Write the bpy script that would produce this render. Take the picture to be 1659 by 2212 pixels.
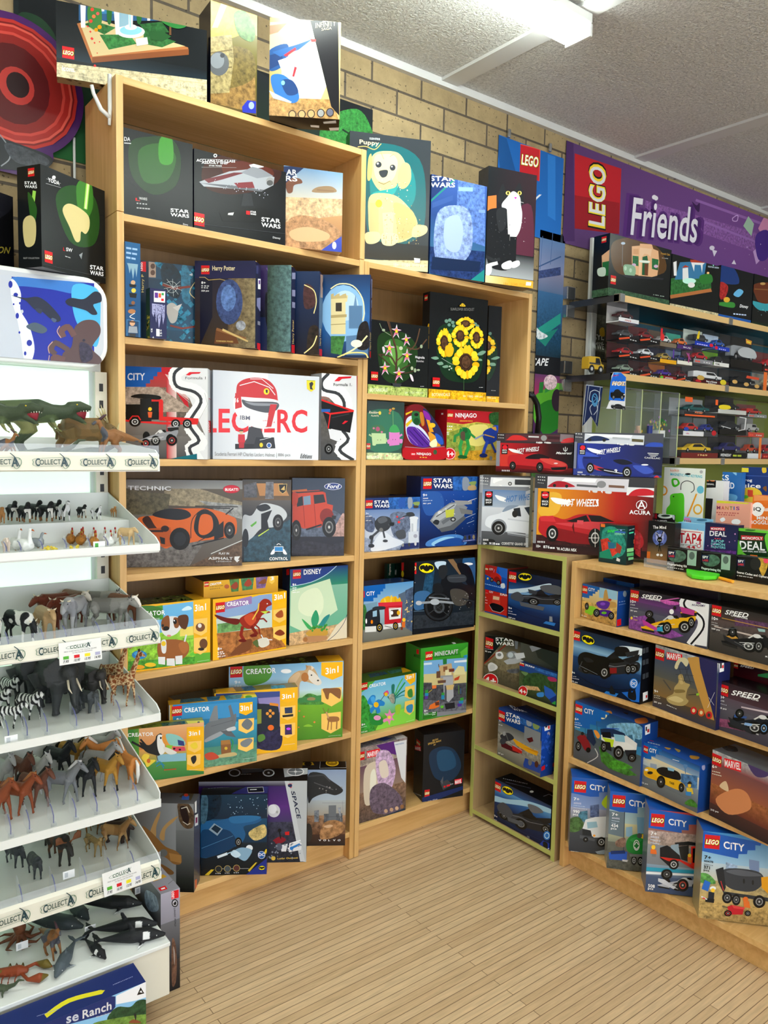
import bpy, bmesh, math, random
from mathutils import Vector, Matrix
PI=math.pi
for o in list(bpy.data.objects): bpy.data.objects.remove(o)
S=bpy.context.scene; COL=S.collection
# ---------- camera ----------
F_PX,YAW,PITCH,ROLL=1681.47,.6578,-.0867,.0210
CP=Vector((-.8431,-2.1955,1.5))
FW=Vector((math.sin(YAW)*math.cos(PITCH),math.cos(YAW)*math.cos(PITCH),math.sin(PITCH)))
_r=Vector((math.cos(YAW),-math.sin(YAW),0)); _u=_r.cross(FW)
RT=_r*math.cos(ROLL)+_u*math.sin(ROLL); UP=_u*math.cos(ROLL)-_r*math.sin(ROLL)
cd=bpy.data.cameras.new('camera'); cam=bpy.data.objects.new('camera',cd); COL.objects.link(cam)
cd.sensor_fit='VERTICAL'; cd.sensor_height=24; cd.sensor_width=18; cd.lens=24*F_PX/2212; cd.clip_start=.05
cam.matrix_world=Matrix(((RT.x,UP.x,-FW.x,CP.x),(RT.y,UP.y,-FW.y,CP.y),(RT.z,UP.z,-FW.z,CP.z),(0,0,0,1)))
S.camera=cam
# ---------- exposure, ambient ----------
S.view_settings.view_transform='Standard'; S.view_settings.look='None'
S.view_settings.gamma=1; S.view_settings.use_curve_mapping=False; S.view_settings.exposure=0.14
wd=bpy.data.worlds.new('world'); S.world=wd; wd.use_nodes=True
wd.node_tree.nodes['Background'].inputs[0].default_value=(.9,.95,1,1); wd.node_tree.nodes['Background'].inputs[1].default_value=.35
TUBE=33.0
FILL_PANE=2.9       # strength of the window-shaped light pane added behind the camera      # strength of every ceiling tube
BACKLIT=.62    # lit back panel of the animal stand
# ---------- colour, materials ----------
def lin(c): return c/12.92 if c<=.04045 else ((c+.055)/1.055)**2.4
def hexc(s):
    s=s.rstrip('~')
    v=[int(c*2,16) for c in s] if len(s)==3 else [int(s[i:i+2],16) for i in (0,2,4)]
    return tuple(lin(x/255) for x in v)
MATS={}
def nt(name):
    m=bpy.data.materials.new(name); m.use_nodes=True; MATS[name]=m
    n=m.node_tree.nodes; return m,n,m.node_tree.links,n['Principled BSDF']
def flat(name,col,rough=.5,metal=0,**k):
    if name in MATS: return MATS[name]
    m,n,l,b=nt(name); b.inputs['Base Color'].default_value=(*hexc(col),1); b.inputs['Roughness'].default_value=rough; b.inputs['Metallic'].default_value=metal
    for a,v in k.items(): b.inputs[a.replace('_',' ')].default_value=v
    return m
def emit(name,col,st):
    m,n,l,b=nt(name); b.inputs['Base Color'].default_value=(.9,.9,.9,1); b.inputs['Emission Color'].default_value=(*hexc(col),1); b.inputs['Emission Strength'].default_value=st
    return m
def N(n,t,**k):
    x=n.new(t)
    for a,v in k.items():
        if a.startswith('i_'): x.inputs[a[2:].replace('_',' ')].default_value=v
        else: setattr(x,a,v)
    return x
def attr_mat(name,rough,coat=0,nscale=70,bump=0):
    m,n,l,b=nt(name); b.inputs['Roughness'].default_value=rough; b.inputs['Specular IOR Level'].default_value=.32; b.inputs['Coat Weight'].default_value=coat; b.inputs['Coat Roughness'].default_value=.08
    a=N(n,'ShaderNodeAttribute',attribute_name='Col'); tc=N(n,'ShaderNodeTexCoord')
    nz=N(n,'ShaderNodeTexNoise',i_Scale=nscale,i_Detail=5.,i_Roughness=.7); l.new(tc.outputs['Object'],nz.inputs['Vector'])
    mr=N(n,'ShaderNodeMapRange'); l.new(nz.outputs[0],mr.inputs[0]); mr.inputs[1].default_value=.3; mr.inputs[2].default_value=.7; mr.inputs[3].default_value=.35; mr.inputs[4].default_value=1.65
    mx=N(n,'ShaderNodeMix',data_type='FLOAT'); l.new(a.outputs['Alpha'],mx.inputs[0]); l.new(mr.outputs[0],mx.inputs[2]); mx.inputs[3].default_value=1
    sc=N(n,'ShaderNodeVectorMath',operation='SCALE'); l.new(a.outputs['Color'],sc.inputs[0]); l.new(mx.outputs[0],sc.inputs['Scale']); l.new(sc.outputs[0],b.inputs['Base Color'])
    if bump:
        bp=N(n,'ShaderNodeBump',i_Strength=bump,i_Distance=.002); l.new(nz.outputs[0],bp.inputs['Height']); l.new(bp.outputs[0],b.inputs['Normal'])
    return m
PRINT=attr_mat('printed_card',.25,0)
CLOTH=attr_mat('printed_fabric',.8)
HIDE=attr_mat('painted_vinyl',.5,0,220,.5)
def wood(name,c1,c2,rough=.42,ax=0):
    m,n,l,b=nt(name); b.inputs['Roughness'].default_value=rough
    tc=N(n,'ShaderNodeTexCoord'); mp=N(n,'ShaderNodeMapping'); l.new(tc.outputs['Object'],mp.inputs[0]); mp.inputs['Scale'].default_value=[(2,30,30),(30,2,30),(30,30,1.5)][ax]
    nz=N(n,'ShaderNodeTexNoise',i_Scale=1.6,i_Detail=6.,i_Roughness=.6,i_Distortion=.4); l.new(mp.outputs[0],nz.inputs['Vector'])
    cr=N(n,'ShaderNodeValToRGB'); l.new(nz.outputs[0],cr.inputs[0]); cr.color_ramp.elements[0].position=.3; cr.color_ramp.elements[1].position=.7
    cr.color_ramp.elements[0].color=(*hexc(c1),1); cr.color_ramp.elements[1].color=(*hexc(c2),1); l.new(cr.outputs[0],b.inputs['Base Color'])
    return m
WOODH=wood('pine_shelf','cf9f5c','e6bb7c'); WOODV=wood('pine_upright','cf9f5c','e6bb7c',ax=2); SHADEDV=wood('shaded_back_veneer','86653a','987446',ax=2)  # back veneer is darkened: shade inside the shelves painted into its colour
OAKV=wood('plain_veneer','a98a60','b99a6c',ax=2)
LIME=flat('lime_edge','bdc06a',.5); WHITE=flat('white_enamel','e6e8e4',.35); OFFW=flat('cream_plastic','e2ddcc',.35); GREY=flat('grey_metal','8d8f92',.35,.8)
BLACK=flat('black_plastic','101114',.4); STEEL=flat('polished_steel','b9bcc0',.25,.9)
def clear(name,col='ffffff',a=.12,rough=.05):
    m,n,l,b=nt(name); b.inputs['Base Color'].default_value=(*hexc(col),1); b.inputs['Roughness'].default_value=rough; b.inputs['Alpha'].default_value=a; b.inputs['Specular IOR Level'].default_value=.8
    return m
CLEAR=clear('clear_acrylic','dfe6f2',.16); CLEARB=clear('acrylic_edge','6a6fb0',.55); FILM=clear('clear_window','9a9da2',.045,.03)
# ---------- mesh helpers ----------
class MB:
    def __init__(s): s.v=[];s.f=[];s.m=[];s.c=[];s.mats=[];s.anyc=False
    def mi(s,m):
        if m not in s.mats: s.mats.append(m)
        return s.mats.index(m)
    def face(s,pts,mat,cols=None):
        i=len(s.v); s.v+= [tuple(p) for p in pts]; s.f.append(list(range(i,i+len(pts)))); s.m.append(s.mi(mat))
        if cols is None: cols=[(1,1,1,1)]*len(pts)
        elif len(cols)==4 and not isinstance(cols[0],(tuple,list)): cols=[cols]*len(pts)
        s.c.append(cols)
    def grid(s,vs,fs,mat,col=(1,1,1,1)):
        i=len(s.v); s.v+= [tuple(p) for p in vs]; k=s.mi(mat)
        for q in fs: s.f.append([i+j for j in q]); s.m.append(k); s.c.append([col]*len(q))
    def hexa(s,P,mat,col=(1,1,1,1)):   # P: 4 bottom ccw, 4 top
        s.grid(P,[(3,2,1,0),(4,5,6,7),(0,1,5,4),(1,2,6,5),(2,3,7,6),(3,0,4,7)],mat,col)
    def box(s,x0,x1,y0,y1,z0,z1,mat,col=(1,1,1,1)):
        s.hexa([(x0,y0,z0),(x1,y0,z0),(x1,y1,z0),(x0,y1,z0),(x0,y0,z1),(x1,y0,z1),(x1,y1,z1),(x0,y1,z1)],mat,col)
    def tube(s,path,rad,mat,col=(1,1,1,1),seg=10,caps=True):
        n=len(path); rad=rad if isinstance(rad,(list,tuple)) else [rad]*n; P=[Vector(p) for p in path]; vs=[];fs=[]
        up=None
        for i in range(n):
            d=(P[min(i+1,n-1)]-P[max(i-1,0)]).normalized()
            if up is None: up=Vector((0,0,1)) if abs(d.z)<.9 else Vector((1,0,0))
            a=d.cross(up); a=a.normalized() if a.length>1e-6 else Vector((1,0,0)); b=a.cross(d).normalized(); up=b
            r=rad[i]; ra,rb=r if isinstance(r,(tuple,list)) else (r,r)
            for k in range(seg):
                t=2*PI*k/seg; vs.append(P[i]+a*ra*math.cos(t)+b*rb*math.sin(t))
        for i in range(n-1):
            for k in range(seg): fs.append((i*seg+k,i*seg+(k+1)%seg,(i+1)*seg+(k+1)%seg,(i+1)*seg+k))
        if caps: fs.append(tuple(range(seg-1,-1,-1))); fs.append(tuple((n-1)*seg+k for k in range(seg)))
        s.grid(vs,fs,mat,col)
    def prism(s,poly,d,mat,col=(1,1,1,1)):   # poly of 3-D points extruded by vector d
        d=Vector(d); n=len(poly); P=[Vector(p) for p in poly]
        s.grid(P+[p+d for p in P],[tuple(range(n-1,-1,-1)),tuple(range(n,2*n))]+[(i,(i+1)%n,n+(i+1)%n,n+i) for i in range(n)],mat,col)
    def build(s,name,parent=None,smooth=False,bevel=0,loc=None,fix=True):
        if parent is not None:
            o3=Vector(); q=parent
            while q is not None: o3=o3+q.location; q=q.parent
        elif loc is not None: o3=Vector(loc)
        else:
            xs=[p[0] for p in s.v];ys=[p[1] for p in s.v];zs=[p[2] for p in s.v]; o3=Vector(((min(xs)+max(xs))/2,(min(ys)+max(ys))/2,min(zs)))
        me=bpy.data.meshes.new(name); me.from_pydata([Vector(p)-o3 for p in s.v],[],s.f)
        for m in s.mats: me.materials.append(m)
        me.polygons.foreach_set('material_index',s.m)
        ca=me.color_attributes.new('Col','FLOAT_COLOR','CORNER'); fl=[x for c in s.c for q in c for x in q]; ca.data.foreach_set('color',fl)
        if fix:
            bm=bmesh.new(); bm.from_mesh(me); bmesh.ops.recalc_face_normals(bm,faces=bm.faces); bm.to_mesh(me); bm.free()
        if smooth: me.polygons.foreach_set('use_smooth',[True]*len(me.polygons))
        ob=bpy.data.objects.new(name,me); COL.objects.link(ob)
        if parent is not None: ob.parent=parent
        else: ob.location=o3
        if bevel:
            b=ob.modifiers.new('b','BEVEL'); b.width=bevel; b.segments=2; b.limit_method='ANGLE'
        return ob
def tag(o,label,cat,group=None):
    o['label']=label; o['category']=cat
    if group: o['group']=group
    return o
def thing(name,label,cat,loc,group=None):
    o=bpy.data.objects.new(name,None); COL.objects.link(o); o.location=loc; o.empty_display_size=.05; return tag(o,label,cat,group)
def struct(o): o['kind']='structure'; return o
def bx(name,b,mat,parent=None,bevel=0):
    m=MB(); m.box(*b,mat); return m.build(name,parent,bevel=bevel)
# ---------- photo pixel -> point ----------
CR={'0':(0,0,1),'K1':(0,0,1.9988),'K2':(740,200,1.8052),'K3':(180,480,2.4397),'K4':(740,560,3.4563),'K5':(240,980,2.9625),'K6':(240,1380,2.9625),'K7':(740,980,3.318),'K8':(740,1360,3.318),'K9':(1180,480,3.4635),'KA':(1020,900,2.5962),'KD':(1420,660,3.7364),'KB':(1200,1180,3.6144),'KC':(1200,1560,3.6144),'G1':(0,560,4.4243),'G2':(0,1040,4.4838),'G3':(0,1400,3.95),'G4':(0,1740,3.7705)}
def px(K,x,y): a=CR[K]; return a[0]+x/a[2],a[1]+y/a[2]
def ray(u,v): return FW+RT*((u-829.5)/F_PX)-UP*((v-1106)/F_PX)
def hit(u,v,ax,val):
    d=ray(u,v); return CP+d*((val-CP[ax])/d[ax])
def hitp(u,v,p,n):
    d=ray(u,v); return CP+d*((p-CP).dot(n)/d.dot(n))
def solve_u(u,known):   # known: dict axis->value for two axes ; third axis from column u
    k=(u-829.5)/F_PX; g=RT-FW*k; ax=[a for a in (0,1,2) if a not in known][0]
    r=sum((known[a]-CP[a])*g[a] for a in known); P=[0,0,0]
    for a in known: P[a]=known[a]
    P[ax]=CP[ax]-r/g[ax]; return Vector(P)
def solve_v(v,P):       # height of a point above (x,y) seen on row v
    k=(v-1106)/F_PX; g=UP+FW*k; r=(P[0]-CP[0])*g[0]+(P[1]-CP[1])*g[1]; return CP[2]-r/g[2]
# ---------- printed artwork ----------
_tc={};_tb={}
def text_mesh(st,bold=1,shear=0):
    key=(st,bold,shear)
    if key in _tc: return _tc[key]
    c=bpy.data.curves.new('t','FONT'); c.body=st; c.offset=.022*bold; c.shear=shear; c.resolution_u=3; c.space_character=1+.06*bold
    o=bpy.data.objects.new('t',c); COL.objects.link(o); me=bpy.data.meshes.new_from_object(o.evaluated_get(bpy.context.evaluated_depsgraph_get()))
    vs=[(v.co.x,v.co.y) for v in me.vertices]; fs=[tuple(p.vertices) for p in me.polygons]
    bpy.data.objects.remove(o); bpy.data.curves.remove(c); bpy.data.meshes.remove(me)
    if not vs: vs=[(0,0),(1,1)]
    x0=min(v[0] for v in vs);x1=max(v[0] for v in vs);y0=min(v[1] for v in vs);y1=max(v[1] for v in vs)
    r=([((a-x0)/(x1-x0 or 1),(b-y0)/(y1-y0 or 1)) for a,b in vs],fs); _tc[key]=r; _tb[key]=(x1-x0,y1-y0); return r
def clip(poly,W,H):
    for ax,val,sg in ((0,0,1),(0,W,-1),(1,0,1),(1,H,-1)):
        out=[];n=len(poly)
        for i in range(n):
            a=poly[i];b=poly[(i+1)%n];da=(a[ax]-val)*sg;db=(b[ax]-val)*sg
            if da>=0: out.append(a)
            if (da<0)!=(db<0):
                t=da/(da-db); out.append(tuple(a[k]+(b[k]-a[k])*t for k in range(len(a))))
        poly=out
        if len(poly)<3: return []
    return poly
def smooth_pts(P,closed=True,k=5):
    n=len(P);out=[]
    for i in range(n if closed else n-1):
        g=lambda j:P[j%n] if closed else P[max(0,min(n-1,j))]
        a,b,c,d=g(i-1),g(i),g(i+1),g(i+2)
        for q in range(k):
            t=q/k; out.append(tuple(.5*((2*b[m])+(-a[m]+c[m])*t+(2*a[m]-5*b[m]+4*c[m]-d[m])*t*t+(-a[m]+3*b[m]-3*c[m]+d[m])*t**3) for m in (0,1)))
    if not closed: out.append(P[-1])
    return out
TPL={}
class Face:
    def __init__(s,mb,O,sx,ty,W,H,mat=None):   # O top-left, sx unit right, ty unit down
        s.mb=mb;s.O=Vector(O);s.sx=Vector(sx).normalized();s.ty=Vector(ty).normalized();s.W=W;s.H=H;s.n=s.sx.cross(s.ty)*-1
        if s.n.dot(CP-s.O)<0: s.n=-s.n
        s.k=0;s.mat=mat or PRINT;s.K='0';s.M=s.pxm
    def pxm(s,x,y):
        d=hitp(*px(s.K,x,y),s.O,s.n)-s.O; return d.dot(s.sx),d.dot(s.ty)
    def col(s,c):
        return (*hexc(c),.0 if c.endswith('~') else 1.)
    def emit(s,pts,col):       # pts (s,t) ; col one colour
        q=clip([tuple(p) for p in pts],s.W,s.H)
        if len(q)>2: s.mb.face([s.O+s.sx*a[0]+s.ty*a[1]+s.n*(s.k*.00004) for a in q],s.mat,col)
    def rect(s,c1,c2,s0,t0,s1,t1,hor=False):
        a,b=s.col(c1),s.col(c2); W,H=s.W,s.H; P=[(s0*W,t0*H),(s1*W,t0*H),(s1*W,t1*H),(s0*W,t1*H)]
        s.mb.face([s.O+s.sx*p[0]+s.ty*p[1]+s.n*(s.k*.00004) for p in P],s.mat,[a,b,b,a] if hor else [a,a,b,b])
    def text(s,st,p0,p1,h,c,bold=1,shear=0):
        vs,fs=text_mesh(st,bold,shear); a=s.M(*p0);b=s.M(*p1);dx,dy=p1[0]-p0[0],p1[1]-p0[1]; m=s.M(p0[0],p0[1]-h) if abs(dx)>=abs(dy) else s.M(p0[0]+math.copysign(abs(h),dy),p0[1])
        if bold!=1 and st and (st,.6,shear) in _tb:
            w0,h0=_tb[(st,.6,shear)];w1,h1=_tb[(st,bold,shear)];gx,gy=w1/w0,h1/h0; vs=[(.5+(x-.5)*gx,.5+(y-.5)*gy) for x,y in vs]
        ex=(b[0]-a[0],b[1]-a[1]); ey=(m[0]-a[0],m[1]-a[1])
        c=s.col(c); P=[(a[0]+ex[0]*x+ey[0]*y,a[1]+ex[1]*x+ey[1]*y) for x,y in vs]
        for f in fs:
            q=[P[i] for i in f]
            s.emit(q,c)
    def draw(s,src):
        for ln in src.strip().split('\n'):
            for cmd in ln.split(';'):
                cmd=cmd.strip()
                if cmd: s.k+=1; s.op(cmd)
    def stroke(s,P,w,c):
        for a,b in zip(P,P[1:]):
            s.k+=.25; dx,dy=b[0]-a[0],b[1]-a[1];L=math.hypot(dx,dy) or 1;nx,ny=-dy/L*w/2,dx/L*w/2;ex,ey=dx/L*w*.3,dy/L*w*.3
            s.emit([s.M(a[0]+nx-ex,a[1]+ny-ey),s.M(b[0]+nx+ex,b[1]+ny+ey),s.M(b[0]-nx+ex,b[1]-ny+ey),s.M(a[0]-nx-ex,a[1]-ny-ey)],c)
    def ell(s,x,y,rx,ry,c,n=20): s.emit([s.M(x+rx*math.cos(2*PI*i/n),y+ry*math.sin(2*PI*i/n)) for i in range(n)],c)
    def op(s,cmd):
        o=cmd[0]
        if o=='@': s.K=cmd[1:]; return
        w=cmd.split(); xy=lambda q:tuple(float(z) for z in q.split(','))
        if o=='b': s.rect(w[1],w[1],0,0,1,1)
        elif o in 'vh':
            f=[float(z) for z in w[3:]] or [0,0,1,1]
            if len(f)==2: f=[0,f[0],1,f[1]] if o=='v' else [f[0],0,f[1],1]
            s.rect(w[1],w[2],*f,hor=o=='h')
        elif o=='f': s.rect(w[1],w[1],*[float(z) for z in w[2:6]])
        elif o=='p': s.emit([s.M(*xy(q)) for q in w[2:]],s.col(w[1]))
        elif o=='c': s.emit([s.M(*q) for q in smooth_pts([xy(q) for q in w[2:]])],s.col(w[1]))
        elif o=='s': s.stroke([xy(q) for q in w[3:]],float(w[2]),s.col(w[1]))
        elif o=='S': s.stroke(smooth_pts([xy(q) for q in w[3:]],False,4),float(w[2]),s.col(w[1]))
        elif o=='e': s.ell(*xy(w[2]),*xy(w[3]),s.col(w[1]))
        elif o=='w':
            x,y=xy(w[1]);a,b=xy(w[2]); s.ell(x,y,a,b,s.col('111')); s.k+=1; s.ell(x,y,a*.6,b*.6,s.col(w[3] if len(w)>3 else '999')); s.k+=1; s.ell(x,y,a*.45,b*.45,s.col('333')); s.k+=1; s.ell(x,y,a*.15,b*.15,s.col('ccc'))
        elif o in 'tio': s.text(' '.join(w[5:]),xy(w[2]),xy(w[3]),float(w[4]),w[1],0 if o=='o' else 1,.35 if o=='i' else 0)
        elif o=='q':
            for cc,bo in zip(w[1].split(','),(3.4,2.2,.6)):
                text_mesh(' '.join(w[5:]),.6,.2); s.k+=1; s.text(' '.join(w[5:]),xy(w[2]),xy(w[3]),float(w[4]),cc,bo,.2)
        elif o=='d':
            a,b=xy(w[2]),xy(w[3]);h=float(w[4]);n=max(2,int(math.hypot(b[0]-a[0],b[1]-a[1])/(h*2.2)));rr=random.Random(n)
            for i in range(n):
                t0=i/n;t1=(i+.5+.35*rr.random())/n; P=lambda t,q:s.M(a[0]+(b[0]-a[0])*t,a[1]+(b[1]-a[1])*t-q)
                s.emit([P(t0,0),P(t1,0),P(t1,h),P(t0,h)],s.col(w[1]))
        elif o=='L':      # red square maker's mark: x,y top-left, width, optional height
            x,y=xy(w[1]);g=float(w[2]);a=s.M(x,y);b=s.M(x+g,y);q=abs(b[0]-a[0]) or .01
            hh=abs(s.M(x,y+float(w[3]))[1]-a[1]) if len(w)>3 else q
            R=lambda u,v:(a[0]+u*q,a[1]+v*hh)
            s.emit([R(0,0),R(1,0),R(1,1),R(0,1)],s.col('d81820'))
            for cc,bo,k in (('111',3.2,0),('fd3',2.1,0),('fff',.6,0)):
                s.k+=1; vs,fs=text_mesh('LEGO',bo,.25); c=s.col(cc); m=.035*(bo-.6)
                P=[R(.09-m+x*(.82+2*m),.66+m-y*(.30+2*m)) for x,y in vs]
                for f in fs: s.emit([P[i] for i in f],c)
        elif o=='k':      # template in 0..100 units: name colour TL TR BL
            T=TPL[w[1]];a,b,c=[xy(q) for q in w[3:6]];M0=s.M
            s.M=lambda x,y:M0(a[0]+(b[0]-a[0])*x/100+(c[0]-a[0])*y/100,a[1]+(b[1]-a[1])*x/100+(c[1]-a[1])*y/100)
            X=w[2]; X='888' if len(X)<3 else X; D='%02x%02x%02x'%tuple(int((int(X[i]*2,16) if len(X)==3 else int(X[2*i:2*i+2],16))*.55) for i in range(3))
            s.draw(T.replace('X',X).replace('D',D)); s.M=M0
        elif o=='*':      # scattered specks: colour n size s0 t0 s1 t1
            rr=random.Random(len(w[1])*7+int(w[2])); n=int(w[2]);z=float(w[3]);a,b,c,d=[float(q) for q in w[4:8]]
            for i in range(n):
                x=(a+(c-a)*rr.random())*s.W;y=(b+(d-b)*rr.random())*s.H;r=z*.001*(.5+rr.random())
                s.emit([(x-r,y),(x,y-r),(x+r,y),(x,y+r)],s.col(w[1]))
CB=[];H_={}
def carton(K,zb,L,R,vt,thick,label,art='',base='223',name='toy_box',cat='toy box',group=None,ang=None,w=None,zt=None,ax='y',lean=0,kids=None,dep=None):
    """L,R: bottom corners of the front face in crop pixels, (x,y) on the shelf plane or (x,None,depth)"""
    zb+=.0009
    def corner(c):
        if c is None: return None
        if len(c)==3:
            u,_=px(K,c[0],0); return solve_u(u,{(1 if ax=='y' else 0):c[2],2:zb})
        return hit(*px(K,*c),2,zb)
    A=corner(L);B=corner(R)
    if ang is not None:
        d=Vector((math.cos(ang),math.sin(ang),0))
        if A is None: A=B-d*w
        else: B=A+d*w
    sx=(B-A).normalized(); W=(B-A).length
    H=(zt-zb) if zt is not None else solve_v(px(K,0,vt)[1],A)-zb
    n=Vector((sx.y,-sx.x,0))           # towards the viewer for left-to-right sx
    up=(Vector((0,0,1))*math.cos(lean)-n*math.sin(lean)).normalized(); n2=sx.cross(up)
    mb=MB(); dz=-n2*thick; P=[A,B,B+dz,A+dz]; Q=[p+up*H for p in P]
    if lean:
        dz2=Vector((0,0,0)); 
    cb=(*hexc(base),1.); mb.hexa([tuple(p) for p in P+Q],PRINT,cb)
    fc={'F':lambda:Face(mb,Q[0],sx,-up,W,H),'R':lambda:Face(mb,Q[1],-n2,-up,thick,H),'L':lambda:Face(mb,Q[3],n2,-up,thick,H),'T':lambda:Face(mb,Q[3],sx,n2,W,thick),'U':lambda:Face(mb,P[0],sx,-n2,W,thick)}
    cur=None;K0=K;cache={}
    for ln in art.strip().split('\n'):
        for cmd in ln.split(';'):
            cmd=cmd.strip()
            if not cmd: continue
            if cmd[0]=='=':
                k=cmd[1]
                if k not in cache: cache[k]=fc[k]()
                cur=cache[k];cur.K=K0; continue
            if cur is None: cur=cache.setdefault('F',fc['F']()); cur.K=K0
            cur.k+=1; cur.op(cmd)
    c=(P[0]+P[2])/2; o=mb.build(name,loc=(c.x,c.y,min(p.z for p in P)),fix=False)
    tag(o,label,cat,group)
    CB.append((len(CB),label[:42],[(p.x,p.y) for p in P],zb,zb+H,W,thick))
    H_[o.name]=H
    return o
# ================= room =================
WY=.32; CZ=2.99
def wallmat():
    m,n,l,b=nt('brick_wall'); b.inputs['Roughness'].default_value=.85
    tc=N(n,'ShaderNodeTexCoord'); sp=N(n,'ShaderNodeSeparateXYZ'); l.new(tc.outputs['Object'],sp.inputs[0])
    cb=N(n,'ShaderNodeCombineXYZ'); ax=N(n,'ShaderNodeMath',operation='ADD',i_Value_001=20-1.37) if False else N(n,'ShaderNodeMath',operation='ADD'); ax.inputs[1].default_value=19.84-1.37+.248*0
    az=N(n,'ShaderNodeMath',operation='ADD'); az.inputs[1].default_value=9.4-2.886
    l.new(sp.outputs[0],ax.inputs[0]); l.new(sp.outputs[2],az.inputs[0]); l.new(ax.outputs[0],cb.inputs[0]); l.new(az.outputs[0],cb.inputs[1])
    br=N(n,'ShaderNodeTexBrick',offset=.5,i_Scale=1.,i_Mortar_Size=.005,i_Mortar_Smooth=.2,i_Brick_Width=.248,i_Row_Height=.094,i_Bias=-.2)
    br.inputs['Color1'].default_value=(*hexc('a18c66'),1); br.inputs['Color2'].default_value=(*hexc('8c7857'),1); br.inputs['Mortar'].default_value=(*hexc('544a3e'),1); l.new(cb.outputs[0],br.inputs[0])
    nz=N(n,'ShaderNodeTexNoise',i_Scale=14.,i_Detail=8.,i_Roughness=.65); l.new(tc.outputs['Object'],nz.inputs[0])
    vo=N(n,'ShaderNodeTexNoise',i_Scale=75.,i_Detail=1.5); l.new(tc.outputs['Object'],vo.inputs[0])
    r1=N(n,'ShaderNodeMapRange'); l.new(nz.outputs[0],r1.inputs[0]); r1.inputs[1].default_value=.3;r1.inputs[2].default_value=.7;r1.inputs[3].default_value=.8;r1.inputs[4].default_value=1.18
    r2=N(n,'ShaderNodeMapRange'); l.new(vo.outputs[0],r2.inputs[0]); r2.inputs[1].default_value=.66;r2.inputs[2].default_value=.69;r2.inputs[3].default_value=1;r2.inputs[4].default_value=.35
    mu=N(n,'ShaderNodeMath',operation='MULTIPLY'); l.new(r1.outputs[0],mu.inputs[0]); l.new(r2.outputs[0],mu.inputs[1])
    sc=N(n,'ShaderNodeVectorMath',operation='SCALE'); l.new(br.outputs[0],sc.inputs[0]); l.new(mu.outputs[0],sc.inputs['Scale']); l.new(sc.outputs[0],b.inputs['Base Color'])
    ad=N(n,'ShaderNodeMath',operation='SUBTRACT'); l.new(nz.outputs[0],ad.inputs[0]); l.new(br.outputs['Fac'],ad.inputs[1])
    bp=N(n,'ShaderNodeBump',i_Strength=.6,i_Distance=.006); l.new(ad.outputs[0],bp.inputs['Height']); l.new(bp.outputs[0],b.inputs['Normal'])
    return m
def floormat():
    m,n,l,b=nt('bamboo_slats'); b.inputs['Roughness'].default_value=.38
    tc=N(n,'ShaderNodeTexCoord')
    br=N(n,'ShaderNodeTexBrick',offset=.37,i_Scale=1.,i_Mortar_Size=.0012,i_Mortar_Smooth=.3,i_Brick_Width=1.1,i_Row_Height=.0245,i_Bias=0.)
    br.inputs['Color1'].default_value=(*hexc('d6b890'),1); br.inputs['Color2'].default_value=(*hexc('c6a67e'),1); br.inputs['Mortar'].default_value=(*hexc('86694a'),1); l.new(tc.outputs['Object'],br.inputs[0])
    mp=N(n,'ShaderNodeMapping'); l.new(tc.outputs['Object'],mp.inputs[0]); mp.inputs['Scale'].default_value=(6,60,1)
    nz=N(n,'ShaderNodeTexNoise',i_Scale=2.,i_Detail=5.); l.new(mp.outputs[0],nz.inputs[0])
    r1=N(n,'ShaderNodeMapRange'); l.new(nz.outputs[0],r1.inputs[0]); r1.inputs[1].default_value=.3;r1.inputs[2].default_value=.7;r1.inputs[3].default_value=.86;r1.inputs[4].default_value=1.12
    sc=N(n,'ShaderNodeVectorMath',operation='SCALE'); l.new(br.outputs[0],sc.inputs[0]); l.new(r1.outputs[0],sc.inputs['Scale']); l.new(sc.outputs[0],b.inputs['Base Color'])
    iv=N(n,'ShaderNodeMath',operation='SUBTRACT'); iv.inputs[0].default_value=1; l.new(br.outputs['Fac'],iv.inputs[1])
    bp=N(n,'ShaderNodeBump',i_Strength=.5,i_Distance=.002); l.new(iv.outputs[0],bp.inputs['Height']); l.new(bp.outputs[0],b.inputs['Normal'])
    return m
def ceilmat():
    m,n,l,b=nt('stippled_ceiling'); b.inputs['Roughness'].default_value=.6
    tc=N(n,'ShaderNodeTexCoord')
    nz=N(n,'ShaderNodeTexNoise',i_Scale=95.,i_Detail=3.,i_Roughness=.6,i_Distortion=.6); l.new(tc.outputs['Object'],nz.inputs[0])
    cr=N(n,'ShaderNodeValToRGB'); l.new(nz.outputs[0],cr.inputs[0]); cr.color_ramp.elements[0].position=.3; cr.color_ramp.elements[1].position=.72
    cr.color_ramp.elements[0].color=(*hexc('bdbcb8'),1); cr.color_ramp.elements[1].color=(*hexc('f2f1ec'),1); l.new(cr.outputs[0],b.inputs['Base Color'])
    bp=N(n,'ShaderNodeBump',i_Strength=1.,i_Distance=.012); l.new(nz.outputs[0],bp.inputs['Height']); l.new(bp.outputs[0],b.inputs['Normal'])
    return m
XL,XR,YB=-2.3,6.5,-4.6
def slab(name,b,mat):
    m=MB(); m.box(*b,mat); return struct(m.build(name,loc=(0,0,0)))
slab('floor',(XL,XR,YB,WY,-.05,0),floormat())
slab('ceiling',(XL,XR,YB,WY,CZ,CZ+.05),ceilmat())
slab('wall_back',(XL,XR,WY,WY+.1,-.05,CZ+.05),wallmat())
PL=flat('painted_plaster','dcdad4',.8)
slab('wall_left',(XL-.1,XL,YB,WY+.1,-.05,CZ+.05),PL); slab('wall_right',(XR,XR+.1,YB,WY+.1,-.05,CZ+.05),PL); slab('wall_front',(XL,XR,YB-.1,YB,-.05,CZ+.05),PL)
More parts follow.
